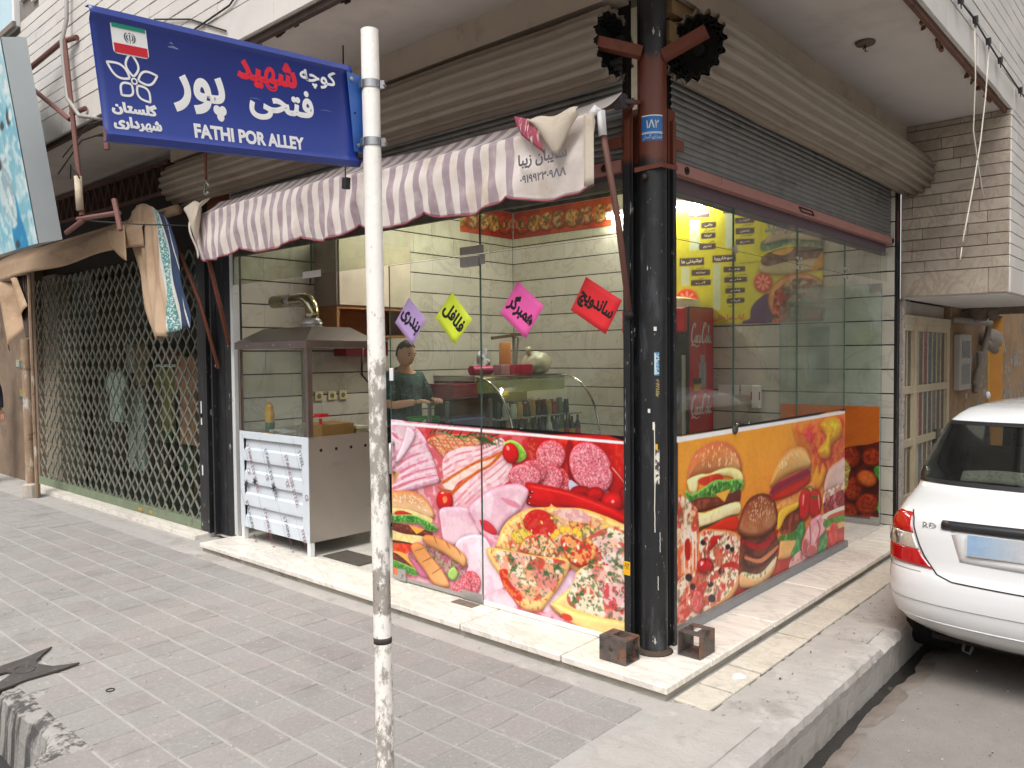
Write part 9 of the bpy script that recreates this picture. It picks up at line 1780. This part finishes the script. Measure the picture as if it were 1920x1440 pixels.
cP=Canvas(0,.41,0,.098,.006,9); cP.run([('P',[(-10,-10),(500,-10),(500,200),(-10,200)],(186,186,188),None,0,None,None,0),('P',[(-10,-10),(300,-10),(260,200),(-10,200)],(140,168,198),None,0,None,(0,(186,186,188)),0)]); cP.sheet('plate_print',lambda u,v:(CXc-.396+u,platefn(0,0)[1]+(platefn(0,1)[1]-platefn(0,0)[1])*v/.105-.0022+.0*u,CZc+.749+v),print_mat('plate print',.4,.4),pl_)
q=MB(); q.grid(lambda i,j:(CXc-.43-.06*j+(.55+.12*j)*i,yr_at(-.43-.06*j+(.55+.12*j)*i,.70+.17*j)-.004,CZc+.70+.17*j),12,6); ob('plate_recess',q,M_car,car,smooth=True,solid=.004)
text(car,'RD',(CXc-.62,yr_at(-.6,.865)-.016,CZc+.845),(.985,-.17,0),(0,0,1),(0,.07,0,.03),M_chr,.03,name='badge',thick=.004)
M_ty=mat('tyre rubber',(30,30,31),.85,var=.15,scale=20,bump=.6,bscale=60)
def wheel(x,y,sg):
    w=thing('wheel',None,None); w.parent=car; w.location=(x,y-1.9,.28)
    q=MB(); ax=(sg,0,0); c=(CXc+x,CYc+y,CZc+.282); q.lathe([(.19,-.02),(.25,-.015),(.272,.0),(.281,.03),(.281,.06),(.276,.062),(.276,.07),(.281,.072),(.281,.11),(.276,.112),(.276,.12),(.281,.122),(.281,.15),(.272,.175),(.25,.185),(.19,.18)],c,36,ax); ob('tyre',q,M_ty,w,smooth=True,auto=30); q=MB(); q.lathe([(.19,.0),(.19,.17),(.17,.165),(.15,.13),(.06,.12),(.05,.14),(0,.145)],c,24,ax); ob('rim',q,mat('steel rim',(120,122,124),.4,metal=.7),w,smooth=True,auto=30)
for x,sg in ((-.63,-1),(.63,1)):
    for y in (.80,3.12): wheel(x,y,sg)
q=MB(); q.box(CXc-.60,CXc+.60,CYc+.25,CYc+3.7,CZc+.22,CZc+.245).tube([(CXc+.35,CYc+.10,CZc+.24),(CXc+.35,CYc+.5,CZc+.24)],.03,10).tube([(CXc-.42,CYc+.13,CZc+.27),(CXc-.42,CYc+.10,CZc+.235),(CXc-.39,CYc+.10,CZc+.225),(CXc-.38,CYc+.12,CZc+.26)],.007,6); ob('underbody',q,mat('black underbody',(26,26,26),.9),car)
q=MB(); q.box(CXc-.58,CXc+.58,CYc+.47,CYc+.95,CZc+.98,CZc+1.0); ob('parcel_shelf',q,mat('dark parcel shelf',(48,46,44),.9),car)
for x in (-.36,.36):
    q=MB(); q.obox((CXc+x,CYc+1.1,CZc+1.0),((1,0,0),(0,1,-.2),(0,.2,1)),(.27,.08,.20)); ob('rear_seat',q,mat('grey seat',(92,92,88),.9,var=.1,scale=20),car,bevel=.05)
for x in (-.34,.34):
    q=MB(); q.obox((CXc+x,CYc+2.0,CZc+1.02),((1,0,0),(0,1,-.2),(0,.2,1)),(.24,.09,.28)); ob('front_seat',q,mat('dark seat',(60,60,60),.9),car,bevel=.06)
q=MB(); q.box(CXc-.72,CXc+.72,CYc+.5,CYc+2.7,CZc+.30,CZc+.34); ob('cabin_floor',q,M_dark,car)
for sg in (-1,1):
    q=MB()
    def sw_f(i,j,sg=sg):
        z=1.05+.29*j; hw=cs(z)[0]; y0_=.86+.12*j; y1_=2.35-.12*j; return (CXc+sg*(hw+.004),CYc+y0_+(y1_-y0_)*i,CZc+z)
    q.grid(sw_f,1,6); ob('side_window',q,mat('dark side glass',(26,30,30),.06,spec=.9),car,smooth=True)
cu=MB(); cu.grid(lambda i,j:(CXc-.56+.9*i,CYc+.66+.16*j+.02*math.sin(i*11),CZc+1.03+.06*math.sin(PI*min(1,max(0,j)))*(.75+.25*math.sin(i*6))),30,8); o=ob('cushion',cu,mat('patterned cushion',(186,184,172),.9,var=.15,scale=18,stain=[((120,130,100),36,.56,.04,.7)]),smooth=True,solid=.01); tag(o,'pale patterned cushion lying inside the rear window of the white car','cushion')
# ================================================================== SMALL THINGS ON THE PAVEMENT
q=MB(); pts=[(-2.431, -2.34), (-2.48, -2.19), (-2.501, -2.087), (-2.552, -1.983), (-2.579, -1.915), (-2.49, -1.99), (-2.417, -2.043), (-2.36, -2.051), (-2.27, -2.01), (-2.24, -1.958), (-2.218, -1.902), (-2.197, -1.985), (-2.192, -2.06), (-2.186, -2.156), (-2.16, -2.232), (-2.15, -2.28), (-2.096, -2.4), (-2.237, -2.37), (-2.257, -2.25), (-2.292, -2.213), (-2.336, -2.173), (-2.37, -2.185), (-2.377, -2.218), (-2.345, -2.35)]
q.prism(pts,(0,0,-.0665),(1,0,0),(0,1,0),.012); sc2=ob('rubber_offcut',q,mat('dark rubber offcut',(74,70,68),.8,var=.25,scale=14,stain=[((120,114,110),16,.58,.06,.6)],bump=1.0,bscale=60),bevel=.003); tag(sc2,'dark grey cut rubber scrap with pointed tips lying on the pavement','scrap')
q=MB(); q.tube([(-2.325+.06*math.cos(a),-2.126+.045*math.sin(a),-.0535) for a in [k*PI/8 for k in range(17)]],.004,6); ob('moulded_ring',q,MATS['dark rubber offcut'],sc2)
q=MB(); q.tube([(-1.765+.018*math.cos(a),-1.929+.018*math.sin(a),-.066) for a in [k*PI/10 for k in range(21)]],.0025,6,cap=False); o=ob('rubber_ring',q,M_dk,smooth=True); tag(o,'tiny black rubber ring lying on a grey paver','ring')
rn=random.Random(77)
def litter(lbl,x,y,r_,m,z=-.0685):
    q=MB(); pts=[(r_*rn.uniform(.5,1.2)*math.cos(a),r_*rn.uniform(.5,1.2)*math.sin(a)) for a in [k*2*PI/7 for k in range(7)]]; q.prism(pts,(x,y,z),(1,0,.03),(0,1,.02),.002); o=ob('litter_scrap',q,m); return o
grit=MB()
for k in range(300):
    x=rn.uniform(-5,.75); y=rn.uniform(-2.9,-.36) if x>-1.3 else rn.uniform(-2.2,-.36); s=rn.uniform(.0012,.0038); grit.obox((x,y,-.0675+s*.3),((1,rn.uniform(-1,1),.2),(-.2,1,0),(0,0,1)),(s*rn.uniform(.6,1.6),s,s*.5))
for k in range(160):
    x=rn.uniform(.98,2.4); y=rn.uniform(-1.6,2.5); s=rn.uniform(.0015,.005); grit.obox((x,y,-.268+s*.3),((1,rn.uniform(-1,1),.2),(-.2,1,0),(0,0,1)),(s,s,s*.5))
for k in range(120):
    y=rn.uniform(-.3,3.5); x=rn.uniform(.32,.78); s=rn.uniform(.002,.006); grit.obox((x,y,-.058+s*.3-.008),((1,rn.uniform(-1,1),.2),(-.2,1,0),(0,0,1)),(s,s,s*.5))
o=ob('grit',grit,mat('pale and dark grit',(170,164,156),.9,var=.5,scale=9,stain=[((70,66,62),14,.58,.02,1)])); o['kind']='stuff'
tag(litter('',.43,.13,.045,M_wh,-.0595),'flattened white paper scrap on the stone strip beside the kerb','litter'); tag(litter('',1.33,.02,.022,M_wh,-.266),'small white paper scrap on the alley asphalt','litter'); tag(litter('',-.62,-1.98,.035,mat('pale smear',(214,212,208),.9)),'pale smeared scrap near the foot of the white pole','litter')
q=MB(); q.box(-.0,.18,0,.075,0,.003); q.v=[(x-1.34,y-.10,z+.0008) for x,y,z in q.v]; o=ob('door_floor_spring',q,mat('worn metal cover',(128,118,106),.6,metal=.3,var=.3,scale=30)); tag(o,'worn metal floor cover in the step under the glass door hinge','cover')
q=MB(); q.box(-2.9,-2.45,.05,.28,.0005,.004); o=ob('floor_grate',q,mat('dark floor grate',(74,70,64),.7,var=.3,scale=20)); tag(o,'dark floor drain cover beside the grill cart','drain')
bl=thing('leaning_board','blue and cream striped board end standing in the gutter at the lower left corner','board',(-1.72,-2.55,-.27)); q=MB(); q.box(-1.80,-1.74,-2.60,-2.57,-.27,-.085); ob('cream_part',q,mat('cream plastic board',(196,190,170),.6),bl); q=MB(); q.box(-1.7395,-1.70,-2.60,-2.57,-.27,-.10); ob('blue_part',q,mat('blue plastic board',(60,130,176),.5),bl)
# ================================================================== ACROSS THE STREETS (seen in the glass)
def facade(lbl,x0,x1,y0,y1,h,col,face):
    t=thing('opposite_building',lbl,'building',((x0+x1)/2,(y0+y1)/2,-.3)); q=MB(); q.box(x0,x1,y0,y1,-.3,h); ob('wall',q,mat('opposite wall %d'%col[0],col,.9,var=.12,scale=.6,bump=.5,bscale=8),t)
    a,b=(x0,x1) if face in 'N' else (y0,y1); k=a+1.2
    while k<b-2:
        for z in (.6,4.2,7.4):
            if z+1.8>h: continue
            q=MB(); f=.03
            if face=='N': q.box(k,k+1.5,y1+.002,y1+f,z,z+1.7)
            else: q.box(x0-f,x0-.002,k,k+1.5,z,z+1.7)
            w=ob('window',q,mat('opposite window',(84,88,88),.3,spec=.5),t); q=MB()
            for (u0,u1,v0,v1) in ((k-.06,k,z-.06,z+1.76),(k+1.5,k+1.56,z-.06,z+1.76),(k+.001,k+1.499,z+1.7005,z+1.76),(k+.001,k+1.499,z-.06,z-.0005)):
                if face=='N': q.box(u0,u1,y1+.002,y1+.05,v0,v1)
                else: q.box(x0-.05,x0-.002,u0,u1,v0,v1)
            ob('frame',q,mat('dull frame',(150,146,138),.6),w)
        k+=3.1
    return t
facade('brick building across the main street, reflected in the shop glass',-34,14,-26,-17,9,(150,120,96),'N')
facade('plastered building across the alley, reflected in the shop glass',6.6,15,2.5,26,8,(172,160,144),'W')
